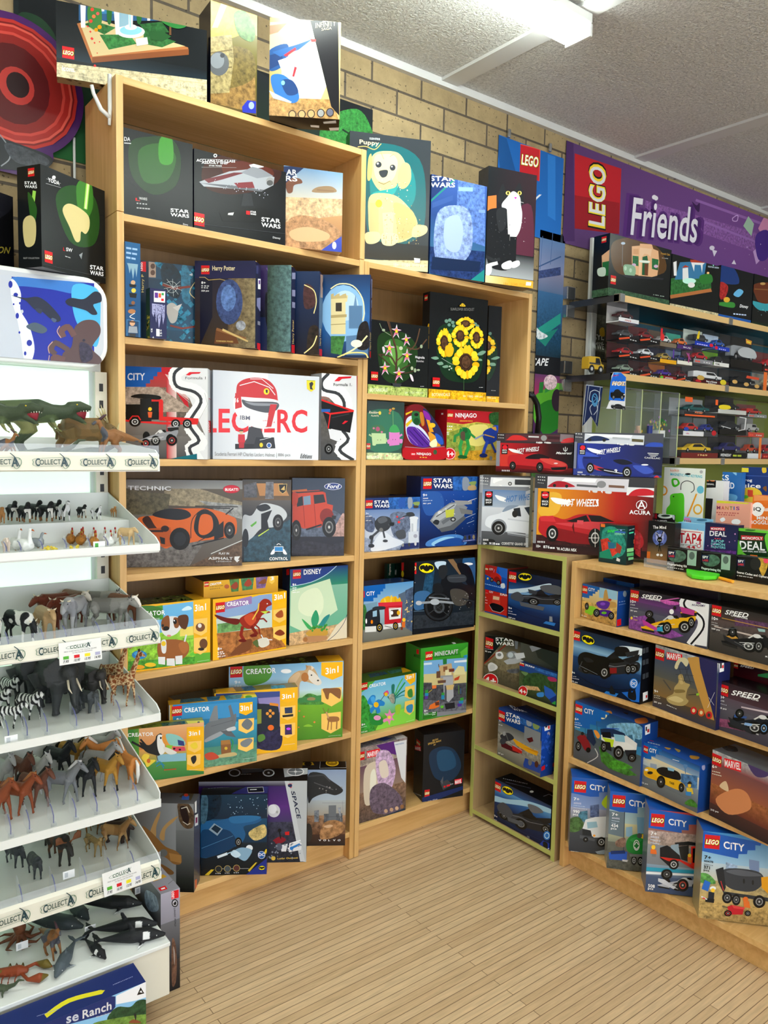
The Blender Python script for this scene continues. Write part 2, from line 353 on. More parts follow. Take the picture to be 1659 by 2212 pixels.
slab('added_light_pane',(-2.1,2.6,YB,YB+.02,.35,2.3),emit('daylit_glass','e4eeff',FILL_PANE))  # unseen glowing pane, added to brighten the shop
for i,b in enumerate(((-2.16,2.66,YB,YB+.05,.29,.35),(-2.16,2.66,YB,YB+.05,2.3,2.36),(-2.16,-2.1,YB,YB+.05,.35,2.3),(2.6,2.66,YB,YB+.05,.35,2.3),(.22,.28,YB,YB+.05,.35,2.3))): slab('trim_%d'%(i+20),b,PL)  # frame bars around the added pane
CW=flat('ceiling_batten','d4d4d2',.5)
slab('trim_1',(XL,XR,WY-.022,WY,CZ-.03,CZ),CW)
for i,x in enumerate((-1.29,.02,1.333,2.646,3.94,5.25)): slab('trim_%d'%(i+2),(x,x+.087,YB,WY-.022,CZ-.012,CZ),CW)
# ---- fluorescent lights ----
TUBEM=emit('lit_diffuser','f4fff8',TUBE)
def light(x1,y,label,L=1.22):
    t=thing('fluorescent_light',label,'ceiling light',(x1-L/2,y,CZ-.012),'fluorescent ceiling lights')
    m=MB(); m.box(x1-L,x1,y-.055,y+.055,CZ-.045,CZ-.012,WHITE); m.build('housing',t,bevel=.004)
    m=MB(); m.box(x1-L+.015,x1-.012,y-.052,y+.052,CZ-.085,CZ-.045,TUBEM); m.build('diffuser',t,bevel=.012)
    for a in (x1-.012,x1-L): 
        m=MB(); m.box(a,a+.014,y-.055,y+.055,CZ-.088,CZ-.045,WHITE); m.build('end_cap',t,bevel=.003)
light(1.40,-.345,'lit fluorescent ceiling light, end visible near the top edge of the photo')
light(1.40,-2.2,'lit fluorescent ceiling light above the aisle, behind the viewer')
light(-.3,-1.3,'lit fluorescent ceiling light above the aisle, left of the viewer')
light(3.9,-1.4,'lit fluorescent ceiling light above the aisle, far right of the viewer')
light(-.2,-3.6,'lit fluorescent ceiling light, furthest back behind the viewer')
# ================= timber shelving =================
def shelf_unit(name,label,x0,x1,y0,y1,zs,ztop,facing,edge=None,th=.02,pt=.02,plinth=.1,back=True,joint=None,boardm=None,sidem=None,mid=()):
    """facing 'y': front at y0, runs x0..x1 ; facing 'x': front at x0, runs y0..y1"""
    t=thing(name,label,'bookcase',((x0+x1)/2,(y0+y1)/2,0)); bm_=boardm or WOODH; sm=sidem or WOODV
    fx=facing=='x'
    a0,a1=(y0,y1) if fx else (x0,x1); d0,d1=(x0,x1) if fx else (y0,y1)
    def B(nm,a,b,c,d,e,f,mat,par=t,bev=.0012):   # a,b along run ; c,d depth
        q=(c,d,a,b,e,f) if fx else (a,b,c,d,e,f); m=MB(); m.box(*q,mat); return m.build(nm,par,bevel=bev)
    cuts=[0]+([joint] if joint else [])+[ztop]
    for s0 in (a0,a1-pt):
        for q in range(len(cuts)-1):
            zz0=cuts[q]+(.0015 if q else 0); o=B('side_panel',s0,s0+pt,d0,d1,zz0,cuts[q+1],sm)
            if edge: B('edge_band',s0,s0+pt,d0-.0015,d0,zz0,cuts[q+1],edge,o,0)
    for z in zs:
        o=B('shelf_board',a0+pt,a1-pt,d0+.001,d1-.004,z-th,z,bm_)
        if edge: B('edge_band',a0+pt,a1-pt,d0-.0005,d0+.001,z-th,z,edge,o,0)
    o=B('top_board',a0+pt,a1-pt,d0+.001,d1-.004,ztop-th,ztop-.0005,bm_)
    if edge: B('edge_band',a0+pt,a1-pt,d0-.0005,d0+.001,ztop-th,ztop-.0005,edge,o,0)
    if plinth: B('plinth',a0+pt,a1-pt,d0+.035,d0+.05,0,min(zs)-th-.0005,bm_)
    if back: B('back_panel',a0+pt,a1-pt,d1-.004,d1,.02,ztop-th-.001,OAKV if edge else SHADEDV,t,0)
    return t
shelf_unit('bookcase','tall pine bookcase with a stacked top section, left of the middle',-.094,.747,0,.27,[2.119,1.785,1.443,1.111,.815,.475,.104],2.4826,'y',joint=2.122)
shelf_unit('bookcase','shorter pine bookcase right of the tall one, beside the inner corner',.749,1.592,0,.27,[1.675,1.445,1.114,.787,.445,.115],2.12,'y')
shelf_unit('bookcase','narrow low shelf unit with lime green front edges in the corner',1.3252,1.60,-.4445,-.003,[.847,.572,.302,.032],1.119,'x',edge=LIME,plinth=0,th=.017,pt=.017,boardm=OAKV,sidem=OAKV)
shelf_unit('bookcase','low pine bookcase along the right side with sloping rows of vehicle boxes',1.3252,1.86,-1.75,-.4675,[.909,.679,.409,.10],1.1075,'x')
# ================= printed pictures reused on several boxes =================
TPL['car']='''c X 0,48 4,36 20,35 30,18 45,11 60,15 74,33 90,41 99,54 98,76 82,84 20,84 3,78
p D 2,62 50,66 99,66 98,77 82,84 20,84 3,78
c 1a2028 31,34 38,19 48,16 59,20 68,33
p X 47,15 51,15 50,36 46,36
s D 1 46,36 47,78 66,80 68,38
e eee 94,56 4,5; e fff 94,56 2,3
w 21,78 10,18 bbb; w 80,80 11,19 bbb
s 111 2.5 2,30 14,28 16,36'''
TPL['carf']='''c X 1,60 6,48 28,38 42,16 66,12 82,30 96,36 99,56 97,74 84,80 30,86 6,82
p D 1,64 30,70 97,62 97,74 84,80 30,86 6,82
c 14181e 32,38 45,20 58,17 60,36
c 14181e 63,17 70,19 80,33 63,35
p 14181e 3,72 24,78 24,84 5,80
e fff 9,60 5,5; e fff 25,62 4,5; e 9cf 9,60 3,3
s X 2 60,16 61,38; s D 1.5 62,38 60,76
w 36,74 11,20 999; w 87,68 9,17 999
p D 76,14 98,12 99,18 78,20; s D 2 84,18 86,34'''
TPL['f1']='''e 111 16,52 9,22; e 111 84,40 9,24
p X 0,70 30,48 55,34 70,30 80,30 97,20 98,34 92,60 60,72 30,72 8,84
p 222 70,8 99,4 99,22 72,28
p X 70,8 99,4 99,9 70,13
p 181818 44,36 56,22 64,22 68,34; e ddd 52,30 6,8
s ddd 3 40,42 48,28 60,34
p 222 0,70 22,80 24,92 2,84
p X 0,67 24,78 23,84 0,74
w 40,74 12,24 bbb; w 78,66 11,24 bbb
s fff 1.5 20,66 60,56; s fff 1 30,70 56,64'''
TPL['truck']='''p X 2,20 30,14 32,70 2,76
p 1a1e26 5,26 27,22 27,44 5,46
p D 4,48 30,46 32,72 4,76
p X 36,8 98,4 98,62 36,66
p D 36,54 98,50 98,62 36,66
p 222 2,74 98,62 98,76 4,88
e fff 8,64 4,4; e fff 24,62 4,4
w 18,82 9,16 bbb; w 66,76 8,15 bbb; w 88,73 8,15 bbb'''
TPL['suv']='''p D 3,30 12,8 58,2 66,26 96,38 98,76 80,82 6,74
p X 4,34 60,28 96,40 97,66 60,64 4,56
p 12161c 12,28 18,12 34,9 36,26
p 12161c 39,26 38,9 56,7 62,25
p 222 62,56 98,62 98,78 64,76
e fff 72,48 5,7; e fff 92,52 4,6
w 22,74 12,22 999; w 70,84 13,22 999'''
TPL['bike']='''w 26,70 24,30 666; w 84,56 14,24 555
p 1b1c20 28,44 44,30 60,34 76,26 90,34 84,52 60,62 46,60
p 3a3c42 44,24 66,20 70,40 50,44
s 999 4 4,46 60,50; s 777 5 20,40 60,44; s 555 4 40,56 70,64 88,50
p 222 68,22 86,14 96,30 80,36
e 888 6,46 5,4; s aaa 2 26,70 52,46'''
TPL['ship']='''p 888c92 6,60 18,40 50,16 70,14 88,30 80,52 50,78 24,84
p b4b8bc 10,58 20,42 50,20 66,18 52,44 20,66
p 5c6066 24,82 50,76 80,52 84,60 56,88 30,92
c 2c3036 12,66 18,58 26,62 22,72
p 999 60,10 98,14 98,22 66,24; p 777 70,30 99,40 98,50 74,46
p 6a6e74 30,64 54,46 58,54 34,72; e ddd 28,40 5,5; s ddd 2 40,30 60,46
e 333 56,60 6,6; e bbb 56,60 3,3; s 444 2 20,50 60,22'''
TPL['dcar']='''c 26282d 1,62 10,48 34,44 46,30 64,26 76,36 96,40 99,58 90,74 40,84 8,78
p 3c3f46 4,60 14,52 46,46 60,58 36,66
c 0c0d10 46,42 52,32 64,29 74,38 60,44
p 1a1b1f 70,32 98,14 96,34 84,44; p 1a1b1f 40,36 58,6 66,28
s 8a8d95 1.5 6,60 40,50 60,56 94,46
w 44,74 11,20 888; w 88,62 8,16 888; w 14,66 7,14 555
e dde 16,60 5,3'''
TPL['flower']='''e fc2 50,14 9,15; e f5b50f 70,20 9,13; e fc2 85,38 14,9; e f5b50f 88,58 14,9; e fc2 76,78 10,12; e f5b50f 56,88 9,13; e fc2 36,86 9,13; e f5b50f 20,72 12,10; e fc2 12,52 14,9; e f5b50f 17,32 12,10; e fc2 32,18 10,12
e fc2 62,13 8,14; e fd3 82,28 12,11; e fd3 84,70 12,10; e fd3 24,80 11,11; e fd3 10,42 13,8; e fd3 24,24 11,11; e fd3 44,90 8,12; e fd3 66,86 8,13
e 4a3020 50,50 24,26; e 2d1c12~ 50,50 20,22; e 5b3d28~ 50,50 17,19'''
TPL['lily']='''p fff 50,0 60,34 40,34; p fce 100,38 66,48 60,34; p fff 82,100 52,70 66,60; p fce 18,100 34,60 50,70; p fff 0,38 40,34 34,50
p e58 50,14 58,38 42,38; p e58 86,42 64,48 58,38; p e58 74,86 52,66 62,58; p e58 26,86 38,58 50,66; p e58 14,42 42,38 36,50; e fc3 50,50 13,13'''
TPL['bat']='''e 111 50,50 52,54; e fe1 50,50 48,49
c 111 6,46 14,26 36,22 40,34 46,20 54,20 60,34 64,22 86,26 94,46 86,70 74,60 62,76 50,82 38,76 26,60 14,70'''
TPL['sw']='''t fff 0,45 100,45 42 STAR; t fff 0,98 100,98 42 WARS'''
TPL['f1w']='''p fff 0,0 100,0 100,100 45,100 60,84 40,66 70,48 20,34 18,12
S fff 46 20,-4 40,12 20,30 62,46 74,60 50,74 66,100
S 222 14 20,-4 36,12 20,30 62,46 74,60 50,74 66,100'''
TPL['crowd']='''* cba~ 120 4 0 .2 1 .5'''
TPL['city']='''p 1263b8 0,0 100,0 100,30 90,30 90,45 78,45 78,62 64,62 64,80 46,80 46,100 0,100'''
TPL['tri']='''p fb1 0,0 100,0 100,78 50,100 0,78; t fff 8,66 92,62 44 3in1'''
TPL['bldg']='''p X 0,20 16,20 16,100 0,100; p D 20,40 34,40 34,100 20,100; p X 40,0 56,0 56,100 40,100; p D 60,30 74,30 74,100 60,100; p X 80,50 96,50 96,100 80,100'''
TPL['tree']='''c X 10,60 4,40 20,16 50,4 82,20 96,46 84,70 50,78 24,74; s 753 10 50,74 50,100; c D 40,60 60,40 86,52 70,72'''
TPL['head']='''p fc3 20,0 80,0 80,40 20,40; p X 10,44 90,44 84,72 16,72; p D 16,72 46,72 46,100 16,100; p D 54,72 84,72 84,100 54,100'''
QR='=R;h %s %s 0 1;'
def spine(c,txt='fff',lg=None): return '=R;b %s;f %s .2 .1 .8 .14;'%(c,txt)
# ================= boxes on the tall bookcase =================
GA='toy set boxes on the tall bookcase'
# --- on its top board
carton('K1',2.4826,(245,330),(893,440),0,.04,'wide black box with a fountain garden picture, overhanging the top of the tall bookcase','''
b 10161a; v 10161a 1a2c38 .55 .75
p d6c9a0~ 245,268 895,345 895,440 245,330; *dcc 
'''.replace('*dcc','')+'''
s c8b98c 3 245,285 895,362;s e6dab4 2 245,310 890,410
t fff 268,305 325,313 22 icons.
t e9dcb8 708,362 735,366 18 18+;t e9dcb8 748,369 802,377 18 10359;t e9dcb8 808,377 868,386 18 1302 pcs
L 268,198 52
p 2d5a86 340,-100 700,-100 690,90 340,90; p 3c7fb4 400,-60 640,-60 640,60 400,60
p b5703f 332,102 408,85 812,205 815,237 398,272; p 8a4d28 398,248 815,212 815,237 398,272; p d7c08d 345,100 412,80 800,200 400,245
p 2f6b35~ 360,104 410,92 500,120 450,150; p 357a3a~ 430,150 560,150 590,190 470,215; p 2f6b35~ 620,130 760,180 700,205 620,190; p 2a6030~ 600,105 700,95 730,140 640,150
p eee 490,30 575,30 572,150 500,150; p b5402a 488,32 520,8 560,-2 582,28; p 8fb3c4 515,50 555,45 555,110 515,118; e f4f4f4 565,138 60,27; e 8fd0e0 565,132 48,20; e fff 565,118 26,12; s 9fd8ea 6 563,118 560,55
p f3f3f3 345,-60 372,-60 368,120 350,120; p f3f3f3 435,-60 452,-60 450,50 438,50; p f3f3f3 640,-60 654,-60 648,90 636,90
c 28662f 462,-40 485,-40 482,80 472,108 462,80; c 28662f 590,-40 615,-40 612,80 600,106 590,80
c 3d7c3a 380,30 430,20 440,90 420,130 385,110;* d33 10 3 .2 .2 .28 .8;e d43 398,42 8,8;e e74 405,72 8,8;e d43 392,92 8,8;e f90 430,118 9,9;e f90 415,130 8,8;e e55 422,60 7,7
s 6d4a2c 9 735,150 735,95 755,60; c 2f7d3a 690,80 730,55 790,70 808,110 770,125 720,110; e f4b 690,40 10,9;e f9c 672,70 9,8;e fe5 768,75 9,8;e fc4 790,92 8,7
p eed 585,168 635,162 640,192 590,200; p 265a2c 640,140 700,135 740,160 700,180 650,170
t dde 750,32 858,47 16 FOUNTAIN GARDEN;o ccc 766,48 845,58 10 Gardens of the World; p 9fd 795,14 803,-6 812,14
=U;b a08a62;* 7a6544 40 6 0 0 1 1''')
carton('K1',2.4826,(909,448),(1108,500),0,.10,'box with a blue side and sunlit forest picture, on top of the tall bookcase','''
v 6c6412 5a4a22;v 8f8a1e c9c05a 0 .2;p b9a83a~ 900,0 1100,0 1100,130 900,200;p e7de80 960,0 990,0 940,120 915,120;p e7de80 1040,0 1060,0 1060,100 1035,110
p 8a6a38~ 900,330 1100,290 1105,490 900,440;c 6a5a2c~ 905,250 960,200 1080,220 1100,330 1000,380 905,360
p 9a8a5c~ 905,160 1000,150 1010,260 990,400 905,405;s 6a5a34 6 905,230 1000,215;s 6a5a34 6 905,300 1000,290;e 55585c 945,275 44,52;e 7b8086 938,262 30,34;e 36393d 960,240 10,10
c 51733a~ 1010,60 1060,50 1100,120 1090,180 1030,150
p 2330a8 1045,462 1068,433 1105,438 1105,490 1047,485;e 9ab 1085,456 12,16
=R;v 1c3fc4 2336d0 0 .35;v 2336d0 3050e0 .35 .6;v 1d35b8 2a49d8 .6 1;f 1b2f9c .1 .1 .9 .3
t fff 1112,420 1128,360 -14 WARS;t fff 1127,400 1135,340 10 STAR;p d81820 1110,432 1126,436 1126,488 1110,482;e e6e 1144,165 6,16''',base='1a1a2a')
carton('K1',2.4826,(1162,498),(1466,516),75,.09,'box with a blue and grey spaceship in golden light, on top of the tall bookcase','''
v c9b27c dcb878;h c9a25c f2e6bc .0 .55;p fdf6de 1290,210 1440,170 1440,300 1380,440 1290,440 1250,330;p fff8e4 1345,95 1370,95 1400,330 1330,330;p e8cf94 1160,95 1340,95 1300,200 1165,260
p b58a52~ 1160,420 1440,430 1460,515 1160,500;p 9c7a60 1165,110 1240,100 1200,140 1165,150
p 141318 1340,90 1460,78 1465,500 1430,460
c 24508a 1160,220 1240,190 1240,260 1200,300 1160,300;p 1d3a6c 1160,240 1215,225 1225,270 1165,300
p c2cad6 1220,260 1350,168 1365,176 1290,230 1275,330 1245,360 1215,330;p 2b5fa0 1175,225 1290,190 1350,168 1290,215 1210,245;p e2303a 1225,238 1275,205 1280,214 1235,245;p e2303a 1262,330 1272,288 1282,292 1270,332;p d33 1340,168 1364,170 1364,180 1345,182;p b8c0cc 1200,262 1235,250 1260,300 1225,330
c 2f6fb8 1170,330 1225,325 1280,380 1290,430 1255,445 1190,410;c 1b3f78 1215,350 1262,348 1288,400 1240,410;p b8c4d2 1160,390 1200,410 1260,440 1255,446 1180,425;e 8fd 1222,358 8,10
e 3a2c22 1262,495 17,19;e c9a06a 1262,495 13,15;e 3a2c22 1303,494 17,19;e c9a06a 1303,494 13,15;e 3a2c22 1343,492 17,19;e c9a06a 1343,492 13,15;e 3a2c22 1385,489 17,19;e 9a9a9a 1385,489 13,15;e 3a2c22 1425,486 17,19;e 667 1425,486 13,15
o c6b89a 1362,122 1450,112 22 INFINITY;o c6b89a 1388,134 1432,128 12 SAGA;p fff 1393,86 1418,84 1418,94 1393,96
p d1a 0,0 1,0 1,1
=R;b 101014;p fff 1475,125 1496,150 1495,200 1476,195;p e33 1479,160 1485,166 1485,180 1479,178;p 33a 1487,168 1493,174 1493,188 1487,184
p ed1d24 1459,360 1473,365 1473,455 1459,452;t fff 1463,450 1463,370 -8 MARVEL;p d81820 1456,462 1471,465 1473,520 1457,515;d ccc 1488,360 1492,500 8
=U;b 15161a;p fff 1340,540 1378,542 1378,552 1342,548;p eee 1395,526 1450,520 1452,532 1398,534;p fff 1420,552 1475,550 1478,562 1425,564''',base='1a1612')
# --- second shelf
carton('K1',2.119,(533,None,.012),(832,None,.004),548,.1,'black box with green glow and no ship, left of the wedge shaped starship box','''
b 15181a;c 1f3a1c 560,620 640,590 740,600 780,680 760,800 660,840 570,760;c 2c5a24 600,650 700,620 760,680 720,780 620,780;c 3f8a2e 690,600 740,590 745,700 690,700
t d81820 585,866 605,868 12 L;e 8a9;d aaa 590,880 640,885 5;d aaa 590,900 650,905 5
o eee 536,608 562,610 17 DA;p fff 536,616 565,618 565,621 536,619
k sw fff 736,898 816,906 736,934
s 444 2 540,940 832,978;t ccc 790,973 812,976 9 Disney
t bbb 600,862 635,866 12 WARS'''.replace('e 8a9;',''))
carton('K1',2.119,(838,None,.006),(1232,None,.004),640,.1,'black box with a grey wedge-shaped starship on a stand, middle of the upper section','''
b 15171a;c 3a1a14 900,690 1100,660 1210,720 1180,800 1000,840 880,800;c 5a2418 960,710 1120,700 1180,760 1020,800
p a8abb2 860,785 990,740 1080,730 1185,765 1180,800 1130,825 1010,815 880,805;p 6a2a30 880,775 1010,745 1060,745 960,775 900,790;p d0d3d8 1075,712 1105,705 1140,712 1138,722 1100,728 1082,722;p 8a8d94 1040,745 1090,720 1130,730 1180,760 1110,770;p 63666c 860,790 1010,815 1130,828 1140,820 1000,800
p 7c2e34 1010,790 1090,785 1100,812 1030,812;e 999 1165,780 16,14;e 555 1165,790 14,12;* dde 30 1.2 .2 .3 .8 .42
p 26282c 1050,835 1085,835 1095,890 1040,890;p 0c0d0f 945,915 1140,895 1185,940 1100,960 960,955;p ccc 985,920 1010,917 1005,930 983,928
t eee 848,698 1015,702 12 ACCLAMATOR-CLASS;t eee 870,707 985,710 10 ASSAULT SHIP;s aaa 1 870,686 1020,692;s aaa 1 870,722 1020,724;e ddd 929,672 8,8;e 222 929,672 4,4;t eee 902,718 957,720 6 STAR WARS
L 832,915 50
k sw fff 1128,936 1210,945 1128,980;p d81820 1062,910 1078,912 1078,928 1062,926;k sw ddd 1080,910 1105,912 1080,928
s 3a3c40 2 838,965 1232,1010;t ccc 1177,1032 1210,1036 11 Disney''')
carton('K1',2.119,(1222,None,.02),(1475,None,-.045),714,.07,'pale box with sandy desert and blue sky picture, on the tall bookcase','''
v 7fa9cf d3c9b4 0 .42;v c99a62 a9683e .42 1;p d9b184~ 1222,850 1480,860 1480,930 1222,960;c 9a7a56 1350,830 1370,808 1430,805 1450,830;s 8a6a4a 6 1370,820 1440,825
c 7a4a34 1235,775 1290,770 1305,790 1270,800 1262,830 1240,830
p 1d3260 1222,718 1320,718 1222,800;t fff 1236,755 1282,757 24 AR;t fff 1232,782 1284,784 24 RS
c b8865a~ 1240,960 1300,930 1400,950 1470,1000 1480,1080 1240,1070;c d8b080 1250,1000 1330,980 1420,1010 1400,1040 1280,1040
p 3346b4 1380,1085 1475,1020 1475,1092;e eee 1443,1060 9,16''',base='b98a60')
# --- third shelf : picture boxes standing in a row
carton('K3',1.785,(224,None,-.006),(303,None,-.006),100,.16,'narrow blue box on its end, leftmost on the third shelf, small figure on its spine','''
v 1f5a8c 1b4a78;d 9bd 226,140 290,150 10;d 9bd 226,165 288,175 10;d 9bd 226,190 280,200 10;p 8ab 230,215 288,222 280,290 272,240 262,300 252,240 244,270 236,230
e c9a07a 262,318 12,12;p 222 240,325 280,330 275,345 245,342;e e6c84a 265,360 12,12;p 222 240,372 282,376 278,400 246,396;e 8a5a3a 262,425 10,10;p 222 238,432 280,440 240,446;e b77a4a 255,470 20,12;S ddd 4 270,480 245,498 270,510
p 3f7db0 228,512 296,520 296,612 228,606;p 1f4468 232,516 292,524 292,608 232,602;e d9a880 258,532 14,15;p 5a3a24 244,520 272,522 272,530 244,528;p 9aa0a8 240,548 282,550 286,585 236,582;p 333 242,586 276,588 274,604 244,602''',base='1b4a78')
carton('K3',1.785,(304,None,.07),(344,None,.07),200,.15,'dark box edge with upright red mark, just right of the narrow blue box','''
b 1a2a3c;p d81820 304,208 330,208 330,262 304,258;t fff 312,255 312,212 -10 LEGO;t c9b06a 322,370 322,275 -16 Harry P;p 7a5a3c 340,205 345,205 345,300''',base='1a2a3c')
carton('K3',1.785,(345,None,.150),(596,None,.115),205,.09,'dark blue picture box lying turned on its side, with a large spider web print','''
b 17425e;v 103048 1a5070 .2 .8;p b89a84 345,208 382,212 382,292 345,290;e 5a3a2c 366,232 12,14;e 5a3a2c 366,266 12,14;* 2c86a8~ 60 8 .2 0 1 1
c 0d2230~ 410,235 470,220 520,300 500,400 430,360;c 2a6a86~ 520,230 560,260 560,420 520,400;s 7a2f22 12 420,330 480,350 560,340;s 7a2f22 10 460,545 520,560 590,550
s cfd8d8 1.5 420,320 520,360;s cfd8d8 1.5 440,300 500,380;s cfd8d8 1.5 470,300 475,390;s cfd8d8 1.5 425,350 510,335;s cfd8d8 1.5 440,372 510,312;S cfd8d8 1.5 440,320 460,312 485,322 495,345 480,368 455,370 440,350
c b8b4ae 440,440 470,425 500,455 490,520 460,530 440,480;p cfcbc5 470,450 520,430 500,470
t fff 575,270 560,270 -14 8+;d cde 533,300 533,250 6;d cde 523,300 523,250 6;s 3a2f24 6 590,430 612,560;S d8c48a 4 600,300 560,370 610,430 590,520 612,600''',base='143448')
carton('K3',1.785,(352,None,-.02),(440,None,-.02),345,.03,'small navy box on end with coloured block logo, in front of the spider web box','''
b 23264e;p 2a2d5a 340,350 440,355 440,360 340,356;p fff 372,362 432,365 430,424 372,420;p 63308c 376,370 394,372 394,400 376,398;p e8602c 396,374 410,375 410,398 396,397;p 2f9a4a 412,372 424,373 424,386 412,385;p d81820 410,402 424,403 424,416 410,415
p 9fa0c8 362,428 430,436 428,500 420,540 412,470 406,520 398,560 390,480 384,530 376,470 370,500 362,480;* 23264e 120 1 .2 .3 .85 .6
t eee 364,580 364,560 -8 CE;p eee 384,562 402,564 402,602 384,600;t ddd 414,600 414,565 -10 15+;t ddd 364,612 372,612 10 6
=L;v 2a3a2a 3f5a2c;* c9b23a 20 4 .2 .5 .8 1''',base='23264e')
def hp(u,art,label,w=.19,ang=-.75,y=-.03,top=(0,0),th=.062,base='1b2346'):
    return carton('K3',1.785,None,(u,None,y),top,th,label,art,base=base,ang=ang,w=w)
for _u,_t,_l,_a in ((905,203,'navy and bronze box with a stack of books, leftmost of four angled boxes','''
v 1c1c34 3a2c1c;h 5a4630~ 8a7a58~ .55 1;v 1b1c40 202048 0 .2;p 141428 615,300 680,300 680,500 615,650
s c9a85c 3 612,290 640,290 660,305 720,300 760,310;L 621,228 44;t e6d6a8 680,262 800,262 32 Harry Potter
t fff 622,325 645,326 13 8+;d ccc 622,338 668,340 6;d ccc 622,348 662,350 6;t fff 622,368 662,368 11 320 pcs
e 3a4a78~ 770,420 70,120;e 5a78b0~ 765,400 40,70
p 6a3f22 700,560 800,590 820,640 690,640;p 8a5a34 704,556 860,610 850,622 700,570;p d0b070 735,560 870,625 866,632 732,572;t d9b76a 700,630 790,634 8 CORNISH PIXIES;e 9a9ca4~ 830,545 26,26
s b89448 2 615,655 905,682
=R;b 1c1e40;s d9b76a 4 905,204 957,224;p 3a3d70 912,226 922,230 922,275 912,270;p fff 920,298 950,300 950,356 920,352;p 63308c 924,306 932,306 932,326 924,326;p d81820 934,330 946,331 946,348 934,347;d 889 918,420 950,420 20;p 8a8cb8 914,400 950,395 948,450 930,470 914,440;e dde 945,492 7,14;d 889 918,540 950,550 20;p d81820 915,636 935,640 935,678 915,674'''),
 (1092,226,'box with twin portrait medallion, second of the four angled boxes on the third shelf','''
v 3a2a5c 141622 0 .6;p 5a3c84~ 962,240 1092,240 1092,500;e c6c2a0 1035,312 52,56;e 3c3466 1035,312 48,52;e 8a7a70 1012,330 18,26;e 8a7a70 1054,330 18,26;p 222 990,300 1080,296 1078,330 1060,316 1040,330 1020,318 994,336
c 0c0c14 962,370 1000,420 1004,520 975,560 960,500;p 141622 1010,440 1092,440 1092,694 1010,690;h 2c3c30~ 5a7a7a~ .6 1;e c6a 0,0 1,1
=R;b 1a1c3c;s d9b76a 4 1092,230 1160,252;d 99b 1100,300 1155,300 34;d 99b 1100,390 1155,395 34;d 99b 1100,450 1155,460 30;t d9b76a 1112,640 1112,515 -12 Harry Potter;p d81820 1097,645 1118,648 1118,692 1097,688;d aac 1130,690 1130,660 8'''),
 (1240,258,'box with golden light ring, third of the four angled boxes on the third shelf','''
v 142c54 101020;c 4a2a2a~ 1165,330 1215,350 1220,440 1165,450;S f6e29a 5 1165,330 1215,360 1228,420 1215,480;c 2c2018~ 1190,560 1240,560 1240,716 1180,700;S ffe9a0 6 1165,690 1210,650 1230,600
=R;b 17244a;p b09078 1250,275 1298,290 1298,408 1250,396;e 6a4634 1275,330 16,30;p fff 1268,452 1294,456 1292,504 1268,500;p 63308c 1271,458 1279,459 1279,472 1271,471;p d81820 1280,478 1290,479 1290,494 1280,493;d 99b 1280,560 1298,600 24;t d9b76a 1254,650 1254,560 -10 Harry Potter;p d81820 1243,668 1262,670 1262,708 1243,704'''),
 (1505,276,'box with a pale stone tower and blue spire, rightmost of four angled boxes','''
v 12305c 2a6ab0 0 .5;v 2a6ab0 16284a .5 1;e 8fc0ea 1370,480 115,150;e c4dff4 1380,440 70,80;S fdf0b8 6 1305,350 1350,325 1420,335 1470,400 1480,480 1470,520
p 6a90b8 1435,380 1450,500 1415,500;p 5a80a8 1400,440 1470,440 1470,560 1400,560
p e6d6a0 1305,390 1395,385 1390,420 1382,420 1382,590 1305,590;p c8b27c 1305,380 1320,375 1320,392 1336,380 1350,375 1352,390 1368,380 1384,375 1390,400 1305,405;p 3c342c 1330,425 1362,424 1362,470 1330,470;p b8a26c 1305,490 1388,485 1388,500 1305,505;s 9a8450 3 1305,540 1382,536
p 3f7a3a~ 1305,600 1380,600 1360,700 1305,690;p 5a80a8 1385,600 1500,590 1500,700 1385,700
c 1a1416~ 1455,545 1500,530 1505,660 1440,660;S fff4b8 8 1370,700 1440,660 1495,600;e fffbe0 1440,640 30,20;S ffe48a 7 1340,712 1400,690 1480,690 1500,715
=R;b 1b2c58;p 7a90c0 1518,300 1550,310 1550,400 1540,420 1530,380 1518,400;d 8aa0c8 1518,450 1550,455 40;d 8aa0c8 1518,520 1550,530 40;t d9b76a 1518,670 1518,580 -10 Harry Potter;p d81820 1509,680 1526,683 1526,718 1509,712;d 8aa0c8 1532,640 1550,640 20''')):
    hp(_u,_a,_l,top=_t,w=.19,y=(-.03 if _u!=1505 else -.078),th=(.062 if _u!=1505 else .055))
